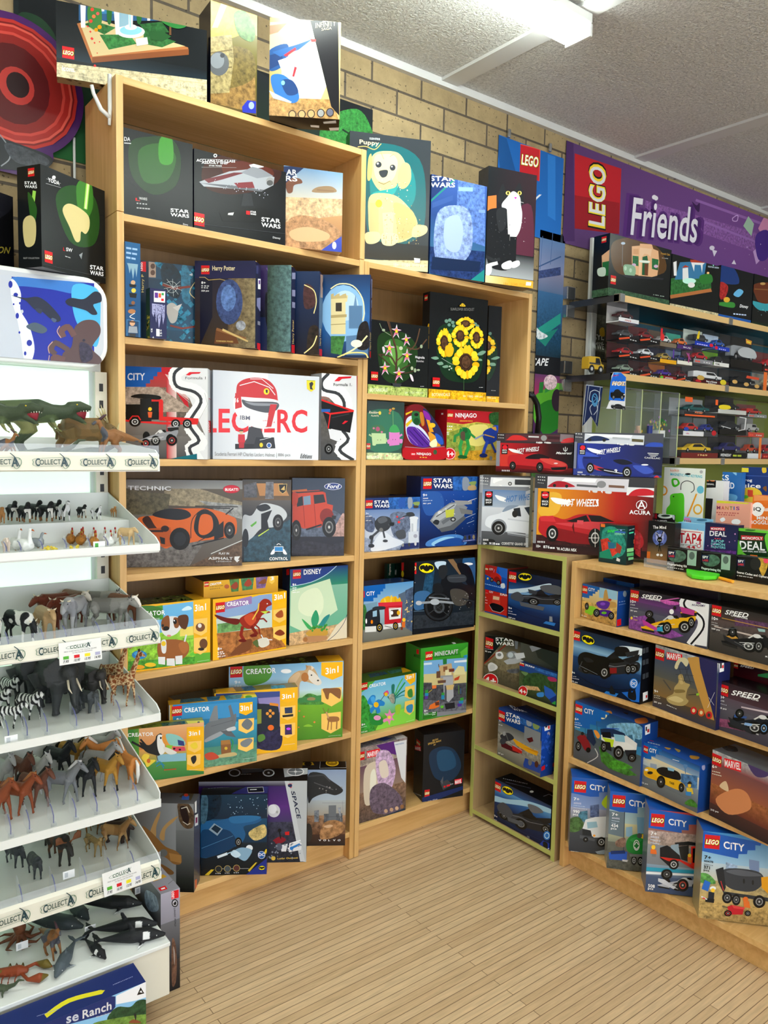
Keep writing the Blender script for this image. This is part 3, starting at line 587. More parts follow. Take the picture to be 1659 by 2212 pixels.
# --- fourth shelf
carton('K3',1.443,(222,None,.11),(655,None,-.02),758,.068,'red, blue and white race box with a black truck, left on the fourth shelf','''
v c01a28 7a5a50 0 .5;v 8a7060~ 5a5248~ .22 .55;v 8a8078 6a6662 .55 .75;v 77726e 4a4c50 .75 1;h c01a28 e8d0cc .5 .62;p c01a28 400,765 520,765 560,1000 480,880
p a89484~ 222,868 400,868 560,980 620,1000 222,1000;p d8b0ac 430,800 500,820 560,940 500,900
p 0e55a6 222,758 412,765 412,790 390,790 390,812 370,812 370,830 352,830 352,850 330,850 330,868 222,868;t dcdfe4 233,833 325,833 38 CITY
p e8e8ea 520,762 660,768 660,1252 590,1252 640,1120 560,930 490,860
S f6f6f6 66 540,762 486,800 500,860 590,890 625,950 560,1060 620,1160 570,1190 600,1252;S 3a3c40 16 520,762 480,800 494,866 588,896 620,950 560,1060 610,1150 560,1190 588,1252
p e02030 540,806 560,790 620,790 612,798 572,800 560,808;o 444 538,828 645,828 14 Formula 1;s bbb 2 640,900 655,960 600,1060;s ccc 2 500,900 560,950
s e02626 22 360,945 410,945 410,1035 600,1045;s e02626 12 225,1045 420,1060 600,1060;p 101010 225,960 300,960 300,1050 225,1040;p 101010 360,945 398,945 398,1040 360,1040;c 101010 250,920 300,905 400,915 400,935 320,930
p 1a1a1a 300,930 360,930 360,1050 300,1050;e fc3 352,985 10,10;p e8602c 340,1000 364,1000 360,1030 344,1030;w 273,1052 30,26 ddd;w 487,1062 24,24 ddd;w 548,1062 24,24 ddd;s e02626 6 245,1040 260,1022 290,1022 302,1042
k f1 999aa0 300,1070 505,1070 300,1180;w 330,1165 24,24 c33;w 468,1150 28,28 a33;p 0a6a7a 430,1252 600,1220 600,1252
=R;h dedfe2 b9bbc0 0 1;p d81820 660,1045 678,1048 678,1110 660,1108;t fff 665,1105 665,1055 -8 LEGO;s c23 3 662,930 676,935''',base='d8d8da')
carton('K3',1.443,(683,None,.02),(1238,None,-.035),778,.035,'large white box with a red racing helmet on a stand, middle of the fourth shelf','''
v d2d6dc e8eaee;h c4c8d0 eceef2 0 .5;t dd1c26 640,1110 1180,1110 130 LECLERC
p 38383c 872,1080 930,1070 950,1130 960,1190 820,1192 862,1140;p 1a1b1e 800,1168 1010,1170 1012,1192 800,1196;p 222428 910,1134 1005,1134 1012,1190 895,1190
c c42a2e 805,900 815,850 870,822 960,826 1010,870 1024,930 1020,960 960,955 860,945 800,935;c e8e6e6 800,925 900,925 1024,940 1020,1000 985,1082 900,1080 830,1040 795,985
c 4a4c52 835,935 880,945 1020,950 1018,990 960,1004 860,975;c 8a8d94 850,945 900,952 1010,956 1010,966 900,966;p c42a2e 800,900 830,910 836,975 800,985;t fff 800,950 818,950 24 16;s f0f0f0 4 825,860 900,840 980,870 1010,910;s eee 3 880,826 940,826 1000,876
e f5d21e 965,892 15,17;p 222 960,882 972,884 970,902 962,898;t 667 826,1040 878,1043 22 IBM;t d33 930,1072 995,1072 9 VISTAJET;p c42a2e 985,960 1020,960 990,1078 960,1080;p e8e6e6 905,1020 975,1015 965,1076 915,1076;t c33 945,1050 985,1048 6 V-Power
e d9b48a 832,1105 10,11;p 5a3a24 822,1094 842,1094 842,1102 822,1102;p c8202c 816,1118 850,1118 852,1160 815,1160;p b01c26 818,1160 848,1160 846,1190 820,1190
e f5d21e 937,1174 9,12;e fff 978,1176 13,14;e 2a5ca8 978,1176 10,11;s fff 2 930,1148 990,1134
p f5d21e 1176,832 1222,834 1220,880 1200,894 1178,878;p 222 1190,848 1205,840 1212,852 1204,868 1210,884 1194,880;s 2a8a3a 2 1178,834 1220,836
o 777 692,1230 1008,1236 20 Scuderia Ferrari HP Charles Leclerc Helmet;s 888 1.5 1018,1215 1018,1242;o 777 1026,1238 1090,1238 20 886 pcs;i 333 1142,1244 1205,1246 24 Editions''',base='b9c2cc')
carton('K3',1.443,(1250,None,-.004),(1437,None,-.008),795,.07,'race box with the same winding track print, cut off behind the white helmet box','''
v c01a28 8a6a60 0 .3;v 6a6258~ 4a4c50 .3 1;p ececee 1300,795 1440,800 1440,1255 1400,1255 1400,1060 1330,960 1270,900
S f6f6f6 70 1300,800 1262,840 1270,880 1350,900 1380,970 1330,1060 1400,1140 1360,1200 1440,1252;S 3a3c40 16 1290,800 1256,840 1268,884 1345,906 1375,970 1330,1050 1396,1140 1350,1200 1420,1252
p e02030 1322,838 1345,815 1414,812 1408,822 1362,826 1348,838;t 555 1318,864 1415,864 16 Formula 1.
p 1b1b1e 1240,930 1425,990 1405,1110 1290,1085;s e02626 9 1250,935 1422,995 1300,1010 1240,985;s d22 6 1300,1015 1290,1085;p e02030 1362,1062 1378,1046 1395,1048 1372,1064;s 3a3a3e 5 1310,1030 1400,1010
p e8e8ec 1290,1090 1360,1100 1350,1160 1300,1140;p 2a62b8 1250,985 1300,985 1300,1000 1250,1000;w 1292,1195 22,28 888''',base='c9ccd0')
# --- fifth shelf
carton('K5',1.111,(92,728),(838,716),165,.09,'wide box with an orange sports car on a road, left on the fifth shelf','''
v 5a5244 4a4038 0 .35;v 6e6a62 564c46 .35 1;p 8a7e66~ 340,240 470,195 620,240 760,290 838,310 838,350 340,330;p b9bdc4 230,165 560,165 470,200 330,230;v 6b6b6c 8a8a88 0 .1;p 5a5440~ 95,230 380,260 360,390 95,390
p 8c8c8a~ 560,300 838,330 838,420 700,380;p 5e4a3a~ 500,720 838,560 838,716;s d0d0cc 5 640,640 838,555;p 6a6664~ 95,560 600,560 500,720 95,728
t dfe2e6 108,232 382,236 27 TECHNIC
e a01028 770,227 54,27;e c8102e 770,227 50,24;t fff 730,238 812,238 17 BUGATTI
c d2601f 175,410 330,390 360,355 480,350 600,350 700,370 770,400 800,420 805,480 790,520 720,540 560,560 400,590 330,600 215,480
c 1a1c22 265,395 345,355 470,358 510,400 420,425;c 16181c 560,370 640,370 690,440 670,520 580,540 530,480;c d2601f 575,395 640,400 650,480 600,520 560,500
s 222 6 540,335 810,340;s 333 8 600,345 760,350;s 222 8 735,388 780,350;S 222 5 510,540 520,420 600,355 670,420 660,500 560,560;c 3a1c14 200,420 240,400 280,460 330,520 300,530 230,470
p b24f18 225,480 380,470 390,590 330,600 250,520;e 2a1410 345,480 26,20;s 2a1410 14 240,495 330,495;w 440,545 66,72 444;e 22252a 440,545 40,45;w 758,490 36,54 444;p 181a1e 310,530 345,540 345,580 320,575;p 181a1e 660,480 720,430 720,530 660,555
s 15171a 7 520,590 720,540
t ddd 690,645 755,645 14 PLAY IN;t ddd 622,678 778,678 17 ASPHALT;t bbb 672,692 770,692 7 LEGENDS;p ddd 790,658 825,656 812,678 822,680 806,696 788,676''',base='2a2420')
carton('K5',1.111,(838,694),(1148,686),165,.08,'box with a silver supercar before a city at dusk, middle of the fifth shelf','''
v 3a3630 6a5238 0 .25;v 5a5450 2c3034 .25 .45;v 3a3e44 1c2026 .45 .75;v 1a2430 142028 .75 1;p b98048 930,190 1100,190 1140,270 950,270;p 5a5a60~ 850,200 930,180 935,280 850,280;p 6a6a70~ 990,180 1040,180 1040,290 985,290
p 2a4a5a~ 850,560 1148,420 1148,690 850,690;c c4c8cc 845,400 900,395 960,320 1060,330 1110,360 1125,400 1090,440 1040,470 960,480 900,540 845,560;c 20242a 930,340 990,322 1020,350 960,370;p 1a1c20 960,385 1030,360 1000,430 1010,480 960,490;p 5aa83c 890,460 930,430 930,445 900,470;w 1068,440 34,52 555;e 20242a 860,540 20,60;p c8e04a 940,525 1010,480 1010,486 945,530
p 101010 1070,195 1125,193 1118,240 1098,258 1076,240;s d9b76a 3 1071,196 1124,194 1118,240 1098,256 1077,240 1071,196;p d9b76a 1085,230 1110,205 1112,235
p 2a8ad0 1045,595 1100,595 1100,625 1045,625;s fff 3 1045,595 1100,595 1100,625 1045,625 1045,595;c fff 1020,640 1040,610 1046,635 1030,645;c fff 1125,640 1105,610 1100,635 1115,645;S fff 4 1060,583 1072,576 1085,583;t fff 1013,682 1130,680 19 CONTROL
=R;b 15181c''',base='15181c')
carton('K5',1.111,(1154,656),(1489,652),155,.09,'box with a red off-road car on rocks, right on the fifth shelf','''
v 2c3c54 3a4456 0 .4;v 3a4456 1c1e2a .4 1;c 5a6478~ 1155,440 1280,420 1400,360 1490,420 1490,560 1155,560;c b59088~ 1380,520 1430,470 1490,380 1490,560;v 23243000 191a26 .75 1
c 2c2c38~ 1160,600 1250,560 1400,580 1490,570 1490,650 1160,652;e 223a86 1420,210 58,24;e fff 1420,210 56,22;e 223a86 1420,210 53,20;i fff 1380,222 1462,222 26 Ford
p cf4226 1160,270 1200,240 1330,232 1372,250 1382,320 1420,330 1412,400 1340,470 1230,480 1160,440;p 1a1e24 1185,290 1225,270 1230,330 1190,340;p 7a96b0 1230,275 1275,268 1278,325 1232,330;p 20242a 1295,265 1360,260 1372,310 1300,322;s 2a2c30 8 1180,250 1355,238;s c8632c 12 1160,240 1250,232;s 8a1c10 3 1230,335 1240,470;s 8a1c10 3 1300,325 1310,460
e 8a1c10 1380,400 44,50;w 1395,470 44,66 777;w 1185,490 32,66 555;p 1a1c20 1412,395 1440,398 1436,420 1414,418;s 1a1c20 10 1250,485 1345,455;c c23a20 1160,250 1195,260 1190,320 1160,330
'''.replace('23243000','232430'),base='232a38')
# --- sixth shelf
carton('K5',.815,(100,None,.02),(634,None,.004),980,.10,'yellow edged box with a brick built brown and white puppy on grass','''
b f6b81c;p 6cb8e8 105,1000 535,945 535,1345 108,1385;p 4a9a30 105,1000 330,970 335,1060 105,1080;c 3c7a2c 105,990 170,975 280,975 330,1010 250,1100 105,1120;c d8f0fc 455,995 490,975 515,985 510,998 460,1005;p 8fc83a~ 105,1180 535,1110 535,1345 108,1385;p 9ad048 380,1130 535,1105 535,1180 380,1180;p f0d86a 440,1120 535,1100 535,1160 440,1170
p 4a9a2e~ 108,1330 640,1290 640,1331 105,1392;p f6b81c 525,925 645,930 640,1290 530,1290;p 5fae34 535,1280 642,1270 640,1331 535,1340
t fff 200,1040 345,1030 30 REATOR;k tri f 528,945 614,938 528,1045
c e8e8e8 320,1100 330,1060 380,1040 440,1050 450,1100 420,1150 360,1170 325,1140;c 8a5026 320,1080 340,1045 370,1040 372,1120 330,1130;c 8a5026 400,1050 440,1060 430,1110 405,1110;c 5a3218 430,1040 480,1030 496,1060 480,1120 450,1115 430,1080;e 111 352,1118 20,14;e 111 408,1075 12,16;e fff 404,1068 4,5;e 222 330,1100 8,10;e d88 370,1165 14,7
c 8fc83a 320,1170 380,1175 420,1155 420,1180 360,1200;c 9a5a2c 300,1210 350,1190 430,1190 490,1210 495,1270 440,1320 340,1320 300,1290;c e8e8e8 320,1200 350,1195 350,1270 325,1270;e f3c92a 335,1215 15,16;c b06a34 430,1220 480,1200 495,1250 460,1280;s ddd 10 470,1200 480,1160;p e8e8e8 300,1300 345,1300 345,1350 302,1345;p e8e8e8 355,1310 405,1310 408,1358 355,1355;p e8e8e8 410,1295 455,1290 455,1345 412,1348
e 2a86c8 180,1287 48,28;e 4aa8e0 180,1280 34,16;e f3a81c 175,1365 40,14;e f3c92a 250,1350 36,14;c 6ac83a 500,1290 520,1270 540,1290
p fc6 528,1060 615,1050 612,1140 575,1165 528,1145;e 7a4a2a 570,1110 30,28;e e8e0d8 566,1100 12,14;p fc6 528,1180 612,1170 610,1260 570,1285 528,1265;e 6a4226 590,1215 26,32;e 2a2420 575,1250 20,10;s fff 1 550,1330 625,1318
=T;b 35401c;* 6a7a2a~ 60 9 0 0 1 1;h c8961a e8b020 .8 1''',base='c8981c')
_dino=carton('K5',.815,(651,None,.009),(1120,None,.012),932,.12,'yellow-edged box with a brick-built red dinosaur, middle of the sixth shelf','''
b f6b81c;p 8aa6d0 672,990 1030,880 1030,1235 690,1290;v f6b81c f6b81c 0 .02;p c8d8d0 672,1060 1030,1000 1030,1120 680,1160;p 6a9a5a~ 680,1090 900,1060 900,1120 680,1150;p a86a38~ 676,1150 1030,1110 1120,1235 690,1315;c 7a4628 760,1290 850,1200 900,1190 880,1260
p 9a7ab0 672,965 900,910 900,960 680,1010;L 668,955 60;t fff 740,978 882,966 28 CREATOR;k tri f 1036,885 1120,870 1036,970
c 9c2a1c 820,1060 880,1020 930,1000 945,960 975,930 1010,935 1028,965 1000,980 990,1000 1020,1015 970,1030 940,1080 900,1120 850,1110;c 6a1a14 820,1060 740,1050 662,1030 700,1065 800,1095;c c84a2a 850,1050 900,1020 930,1060 890,1100;s e8c24a 8 905,1060 940,1000 945,960
s 8a2418 20 840,1110 830,1160 850,1195;s 7a2014 20 900,1110 930,1150 900,1165;e 6a1a14 840,1196 26,10;e 6a1a14 910,1165 24,8;s 8a2418 9 930,1060 975,1055 995,1075;s 8a2418 9 915,1090 945,1115 950,1150;p c8e04a 955,1010 1010,1005 985,1025;e fff 998,960 4,4
c ddd8c8 930,1200 960,1180 1000,1180 1010,1220 960,1240;s eee 6 970,1180 960,1160;s eee 6 1000,1190 1028,1190;c 5a6a3a 905,1210 935,1190 940,1240
p fc6 1036,1000 1118,985 1116,1060 1075,1082 1036,1060;c a85228 1050,1030 1090,1000 1100,1040 1070,1050;p fc6 1036,1110 1118,1096 1116,1180 1075,1195 1036,1175;c 8a3a20 1045,1150 1080,1125 1110,1150 1080,1165
t fff 680,1258 708,1256 18 8+;d fff 680,1274 720,1270 6;d fff 680,1286 730,1280 6;t fff 678,1306 730,1298 12 283 pcs
=T;b 3a2f14;h 5a4a20 c89a20 .3 1;* 7a6a30~ 60 9 0 0 1 .8''',base='c8981c')
_h=H_[_dino.name]
carton('K5',.815+_h+.0005,(592,None,.03),(1068,None,.01),0,.17,'flat yellow box lying on top of the red dinosaur box','''
b e0a218;v e8b020 c48c14;L 596,822 30;t fff 632,845 706,833 14 CREATOR;d 8a6a20 632,855 720,846 5;d 8a6a20 632,870 700,862 5;e b35a2a 740,850 16,14;p 4a7a3a~ 755,800 820,795 815,880 770,885;c 9a3a1c 765,850 800,820 812,850 790,868;p 3f7a4a~ 828,792 915,785 905,868 840,876;c a03a1a 850,840 880,800 900,830 880,850;p 7a5a8a~ 925,785 1005,775 985,858 930,864;c 8a4a1c 940,830 985,800 990,830;p f6c84a 1010,775 1050,772 1045,820 1028,835 1012,822;t fff 1020,812 1040,808 24 3
=L;b c8901a;=T;b 2a2410;h 4a3a14 8a6a1c 0 .5''',zt=.815+_h+.055,base='d09a18')
carton('K5',.815,(1140,1229),(1508,1181),740,.06,'teal and navy box with a leafy raft picture, right of the red dinosaur box','''
v 8fc0a8 5fae8a;v 1a3a7c 2f8a6c 0 .25;p cfe4c0 1150,880 1400,800 1450,1000 1250,1150 1145,1100;c e4efcc 1220,900 1320,860 1360,960 1280,1040 1200,1000;p c9a678~ 1140,1150 1508,1080 1508,1181 1140,1229
p 1d3a86 1150,740 1455,705 1380,770 1280,820 1150,850;S bfe0f0 4 1150,850 1280,822 1380,772 1460,702;t fff 1232,775 1345,768 34 DISNEY;L 1163,745 52
t fff 1160,848 1185,845 17 9+;d fff 1160,862 1188,860 5;d fff 1160,876 1186,872 5;t fff 1160,895 1205,890 12 566 pcs
e e4efcc 1300,960 60,90;c 2f9a6a 1300,1120 1280,1060 1310,1000 1330,1060;c 2a8a8a 1320,1120 1360,1050 1400,1030 1360,1100;c 3aaa5a 1290,1120 1240,1070 1220,1060 1260,1120
c c89a3c 1245,1150 1300,1120 1375,1125 1380,1160 1300,1180;c b8875c 1225,1190 1250,1170 1370,1165 1375,1190 1300,1205 1240,1205;e a8703c 1243,1188 14,14;* 3f9a3a 16 5 .3 .78 .65 .86
p e6d9bc 1440,1100 1508,1040 1508,1178 1380,1195;S 14305c 3 1380,1200 1440,1150 1490,1080 1508,1030;c 0000 1,1 2,2 3,1
=L;b 16264c;t fff 1124,780 1124,800 6 L;p d81820 1122,740 1140,736 1140,775 1122,778'''.replace(';c 0000 1,1 2,2 3,1','').replace('t fff 1124,780 1124,800 6 L;',''),base='16264c')
# --- seventh shelf
carton('K6',.475,(752,None,.13),(1480,None,-.02),180,.08,'large box with a brick built horse on a meadow, in the tall bookcase','''
v 7ab4dc c8e4f0 0 .4;v c8e4f0 8fc83a .35 .5;v 7ab82e 4a8a24 .5 1;c 5a9a3c 860,150 990,150 1030,220 980,280 860,290;c 4a8a3a~ 1200,400 1260,350 1330,370 1350,400 1350,420 1200,420;p 3f8a4a 1190,380 1345,360 1345,400 1190,410
e fff 1120,207 34,14;L 762,174 78;t fff 862,228 1055,218 34 CREATOR;t fff 790,290 830,288 22 9+;d fff 790,305 840,303 6
c c8a57a 1130,280 1160,230 1200,205 1240,200 1260,170 1300,190 1330,250 1345,280 1320,295 1270,280 1220,270 1205,300 1200,380 1150,390;c e8e0d4 1265,200 1300,215 1345,270 1335,295 1300,290 1262,250;e b8763c 1240,245 24,30;e 222 1282,232 5,5;e 222 1324,266 7,5;c d8b890 1140,260 1190,215 1210,230 1160,300;p b08a5c 1245,165 1262,175 1250,200;p e8d8c0 1280,170 1300,185 1282,200
p f3c0 0,0 1,0 1,1
p fb1 1345,150 1483,146 1480,235 1415,262 1345,232;t fff 1372,228 1455,214 42 3in1;p fc6 1345,320 1475,308 1473,395 1410,432 1345,400;c 8a5a34 1355,320 1400,315 1465,320 1465,380 1440,370 1400,345 1390,385 1375,380 1365,350;p fc6 1345,480 1470,465 1468,570 1405,605 1345,575
c a06a3c 1385,500 1450,498 1455,525 1395,530;s a06a3c 8 1392,520 1385,580;s a06a3c 8 1445,520 1442,575;s c89a6a 10 1390,505 1378,470;s 8a5a3a 3 1370,475 1355,440;s 8a5a3a 3 1385,470 1392,445;s a06a3c 6 1410,525 1408,580
c 9a8a5a 1255,380 1280,372 1305,378 1300,392 1260,392;* e84 6 3 .55 .6 .85 .85;c 8fc83a 1230,560 1260,545 1290,560;s fff 1 1390,622 1470,615
=T;b 2a3018;h c8961a e0a41a .78 1;* 6a7a2a~ 40 8 0 0 .7 1'''.replace('p f3c0 0,0 1,0 1,1\n',''),base='a8841c')
carton('K6',.475,(430,None,.125),(742,None,.125),330,.08,'dark blue box with a yellow edge, partly hidden at the back of the seventh shelf','''
b 1a3a7c;v 1c2c5c 2050a0 0 1;p e0a018 465,325 478,323 478,900 465,900;L 482,318 56;t fff 548,348 690,326 26 CREATOR;c 4a6a9a~ 610,380 660,365 700,390
=L;b b8861c;=T;b 3a3a20''',zt=.475+.185,base='8a6a1c')
carton('K6',.475,(660,None,.06),(1190,None,-.03),350,.05,'box with a black handheld game controller, on the tall bookcase','''
v 3a4a8c 8a78b8 0 .35;v 6a60a0 1a2a5c .35 .8;b f6b81c;p 3a4c8c 670,352 1080,335 1080,690 670,730;p 8f86c0 940,380 1080,370 1080,470 960,470;c 28264a~ 940,600 1080,560 1080,700 940,700
c 1c2838 900,430 960,415 1050,425 1072,450 1075,560 1040,590 980,590 960,600 940,620 900,600;p e08a2c 1015,408 1070,415 1072,432 1015,425;e e89a3c 1018,460 10,10;e e89a3c 1000,478 10,10;e e89a3c 1036,476 10,10;e e89a3c 1018,495 10,10;e e86a24 1022,568 20,18;p 8a9a3c 935,450 962,450 962,540 935,545
c 5a8a3a 940,620 975,610 985,640 945,660;k tri f 1085,340 1180,330 1085,412;p fc6 1083,435 1180,425 1178,495 1130,520 1083,500;p 2a3a5c 1110,440 1160,436 1160,475 1112,478;p 222 1095,488 1165,480 1165,495 1098,502;p fc6 1083,545 1178,535 1176,610 1130,635 1083,615;p 3a2a5c 1112,550 1155,546 1158,610 1112,614;e c4f 1135,575 14,8;s fff 1 1105,678 1175,670
=T;b 7a6a2a;p f6b81c 670,325 780,310 800,335 672,352;p 2a4a7c~ 830,310 900,300 930,325 860,335;p 2a7a8a~ 1020,300 1110,295 1120,315 1030,325''',base='c8981c')
carton('K6',.475,(372,None,.045),(932,None,-.035),425,.045,'box with a brick-built grey shark under water, on the tall bookcase','''
b f6b81c;v 2a86c0 1f6a8c 0 .5;p f6b81c 375,415 390,413 385,820 372,822;v 3aa0c8 2a7a86 .35 .7;v 4a8a7a 6a9a7a~ .7 1;p 3a90c8 450,430 820,405 820,500 450,520;p c8961a 378,420 395,420 395,820 378,820;L 388,434 66;t fff 468,472 630,462 30 CREATOR;t fff 418,528 450,526 20 8+
c 6e747a 600,560 660,520 760,500 800,480 790,560 740,590 640,640 600,660;p 7c8288 625,530 660,430 680,425 685,520;p 6a7076 750,430 765,420 795,520 775,540;c 9aa0a6 605,640 680,600 740,580 700,620 610,660;p 5c6268 700,590 760,580 800,630 740,620;s 4a5056 2 640,560 780,520;c c8ccd0 740,575 790,560 795,582 750,590
p 8a5a34 702,672 765,668 768,730 705,738;p a8743c 702,650 760,645 765,672 702,678;e d8b43a 735,700 10,10;c c8b078 660,750 780,725 800,745 700,760;c c84a34 600,740 650,725 690,760 620,775;S 2a9a4a 6 770,700 780,660 765,640;S 3aaa5a 5 800,720 810,680
k tri f 820,410 905,402 820,492;p fc6 815,515 915,505 912,580 865,605 815,585;c 6e747a 835,545 870,510 905,540 880,580 850,570;p fc6 812,640 912,630 910,700 865,722 812,705;c 7c8288 830,660 880,635 905,650 870,690 835,685;s fff 1 840,768 915,760
=T;b c8981c;p 2a5a6a~ 445,385 560,372 610,395 440,412;p 2a6a8a~ 610,372 700,365 690,392 620,400;p 2a7a8a~ 720,360 840,355 830,380 740,390;p e8d83a 845,358 930,355 932,385 850,388;e 4a9a2e 880,372 22,10''',base='c8981c')
carton('K6',.475,(86,None,.04),(594,None,-.03),585,.045,'small box with a brick-built toucan, at the front left of the seventh shelf','''
v e8b07a d8884a 0 .4;v e8a85a 8a9a4a .4 .65;v 5a9a4a 2f7a3a .65 1;h 2f6a2c 5a9a3c 0 .18;c 3f8a3a 100,580 150,600 130,720 100,760;p 8abacc 300,740 480,730 480,780 290,790;p f6b81c 484,565 600,560 595,846 484,840;t fff 106,628 272,620 24 CREATOR
c 1c1e22 180,660 240,680 280,650 290,620 320,605 330,640 325,700 310,745 270,740 220,720;s 1c1e22 14 135,660 210,700;s 1c1e22 12 190,645 230,690;c f0f0ec 298,620 330,618 340,660 345,720 315,740 296,690;e fff 318,634 11,13;e 111 318,634 6,8;c e89a3c 325,625 350,615 380,612 400,640 390,680 340,672;c 8cc8c0 350,612 410,612 460,640 470,680 380,680;p 2a3a7c 425,645 465,655 470,685 430,680;p d84a5c 390,690 470,690 478,715 400,722;p 8fc83a 350,680 395,680 380,715 355,700
e 111 404,702 8,6;e 111 440,708 8,6;c e8e4da 340,690 420,725 380,740 345,720;s 5a5a5a 5 290,745 300,780;c f6d84a 215,735 245,745 240,770 285,775 260,800 230,820 215,790 195,760;e d86a2c 240,780 12,14;S 2a8ab0 6 285,800 310,785 340,810;S 2a8ab0 6 290,815 320,800 335,825;s b5562c 7 340,838 415,832
k tri f 490,578 575,572 490,645;p fc6 490,658 578,650 575,705 535,728 490,708;c f3d23a 505,680 540,660 555,690 530,705;p fc6 486,740 572,735 570,800 530,818 486,800;c 222 510,760 540,745 545,775 525,800;s fff 1 500,838 575,832
=T;b 8a8a2a;p 5a6a1c~ 180,555 350,530 420,545 200,575;p 2a5a4a~ 320,540 470,525 480,550 330,562;p e8d83a 480,525 600,522 598,552 500,555;e 222 560,535 8,6''',base='b8941c')
# --- bottom shelf
carton('K6',.104,(150,1610),(530,1623),1045,.07,'tall grey box with a horned fossil skull, leftmost on the bottom shelf','''
v 8a8c8e 77797a 0 .3;v 6e7070 2c2e2a .3 .85;v 2c2e2a 10120e .85 1;h 5a5c5c 8a8c8e 0 .7;c b08a56 245,1260 270,1180 300,1120 315,1105 310,1140 290,1200 285,1270;c b08a56 310,1270 330,1210 380,1160 428,1135 400,1170 350,1220 340,1290
c 8a6234 200,1200 250,1230 300,1280 350,1330 420,1360 450,1400 445,1440 400,1440 350,1400 300,1380 260,1320;p a87a42 370,1370 450,1385 448,1435 380,1420;e 6a6c6a 335,1370 26,24;c 7a5630 320,1440 400,1490 380,1510 330,1480
c 5a4632~ 425,1060 455,1048 500,1060 530,1120 525,1200 490,1215 460,1200 435,1160 430,1120;c 2a1c18 440,1080 470,1070 490,1110 500,1160 480,1190 455,1150;s d8cfc0 5 450,1085 485,1075 500,1110;s d8cfc0 4 460,1170 490,1190 505,1180
=T;b 5a5c60;p 4a4030 435,1010 470,985 530,990 510,1035;p 3a62b8 455,1005 500,1005 498,1030 450,1030;e c8402c 480,1000 14,10
=R;b 4e4c58;p fff 535,1045 547,1035 547,1110 536,1115;p f4f4f4 536,1130 556,1118 556,1190 536,1200;p 8a2a5a 540,1145 552,1140 552,1175 540,1182;d 889 548,1260 548,1400 5;p d8502c 536,1545 548,1535 548,1590 538,1600''',base='4c4c50')
carton('K6',.104,(572,1515),(995,1505),1000,.055,'box with a dark blue streamlined car at night, second from left on the bottom shelf','''
v 12344c 16283c 0 .3;v 1a4a6c 12304a .3 .6;v 182430 0e1418 .6 1;c 0c2030~ 575,1000 700,1000 680,1130 575,1160;* 9ac0d8 30 1.6 .4 .02 1 .25
c 1f5a8c 575,1190 700,1160 850,1130 960,1150 930,1180 850,1200 860,1250 840,1300 790,1330 575,1400;c 123a60 575,1240 640,1220 760,1230 790,1330 575,1400;c 2a6ca0 760,1140 880,1130 960,1140 900,1170 780,1180;p 8aa0b0 625,1220 660,1180 715,1215 680,1260;p 162a3c 640,1215 665,1190 705,1215 680,1245;w 815,1300 22,30 999;s 5a9ac8 2 580,1340 780,1260
c c8b070~ 880,1240 960,1190 990,1200 990,1260 920,1290;c 3a5a6c~ 580,1000 620,1020 610,1160 575,1170
e e8eef4 885,1338 22,20;c 8ab0cc 770,1370 830,1335 900,1350 880,1400 850,1420 800,1390;c cfe8f8 765,1375 790,1350 830,1380 800,1400;s e8f4fc 16 685,1395 740,1375;s aacce0 6 740,1375 780,1360
p 1f2f8a 860,1510 1000,1400 1000,1505;s e8c82a 14 985,1370 995,1350;p d8b82a 600,1510 640,1475 660,1475 625,1512;p d8b82a 875,1480 925,1430 935,1430 885,1490
e 1d5aa8 963,1382 25,26;e fff 963,1382 23,24;e 1d5aa8 963,1382 21,22;t fff 945,1390 982,1388 19 DC
s ccc 2 700,1470 880,1468;e b8a05a 688,1472 22,22;e 22262c 688,1472 19,19;e b8a05a 745,1470 22,22;e 4a545c 745,1470 19,19;e b8a05a 803,1466 22,22;e 5a3030 803,1466 19,19;d ccc 668,1502 706,1502 5;d ccc 728,1500 762,1500 5;d ccc 785,1498 822,1497 5
k bat f 945,1452 985,1450 945,1478
=T;b 14181c;p 2a2c6c 800,975 900,930 1010,928 1000,990 770,992;p 0c1020 870,950 970,948 978,982 878,985;s ddd 2 872,952 972,948 978,980 878,984 872,952;s ddd 5 890,966 930,964;d 667 620,960 760,950 4
=R;b 14203a''',base='101822')
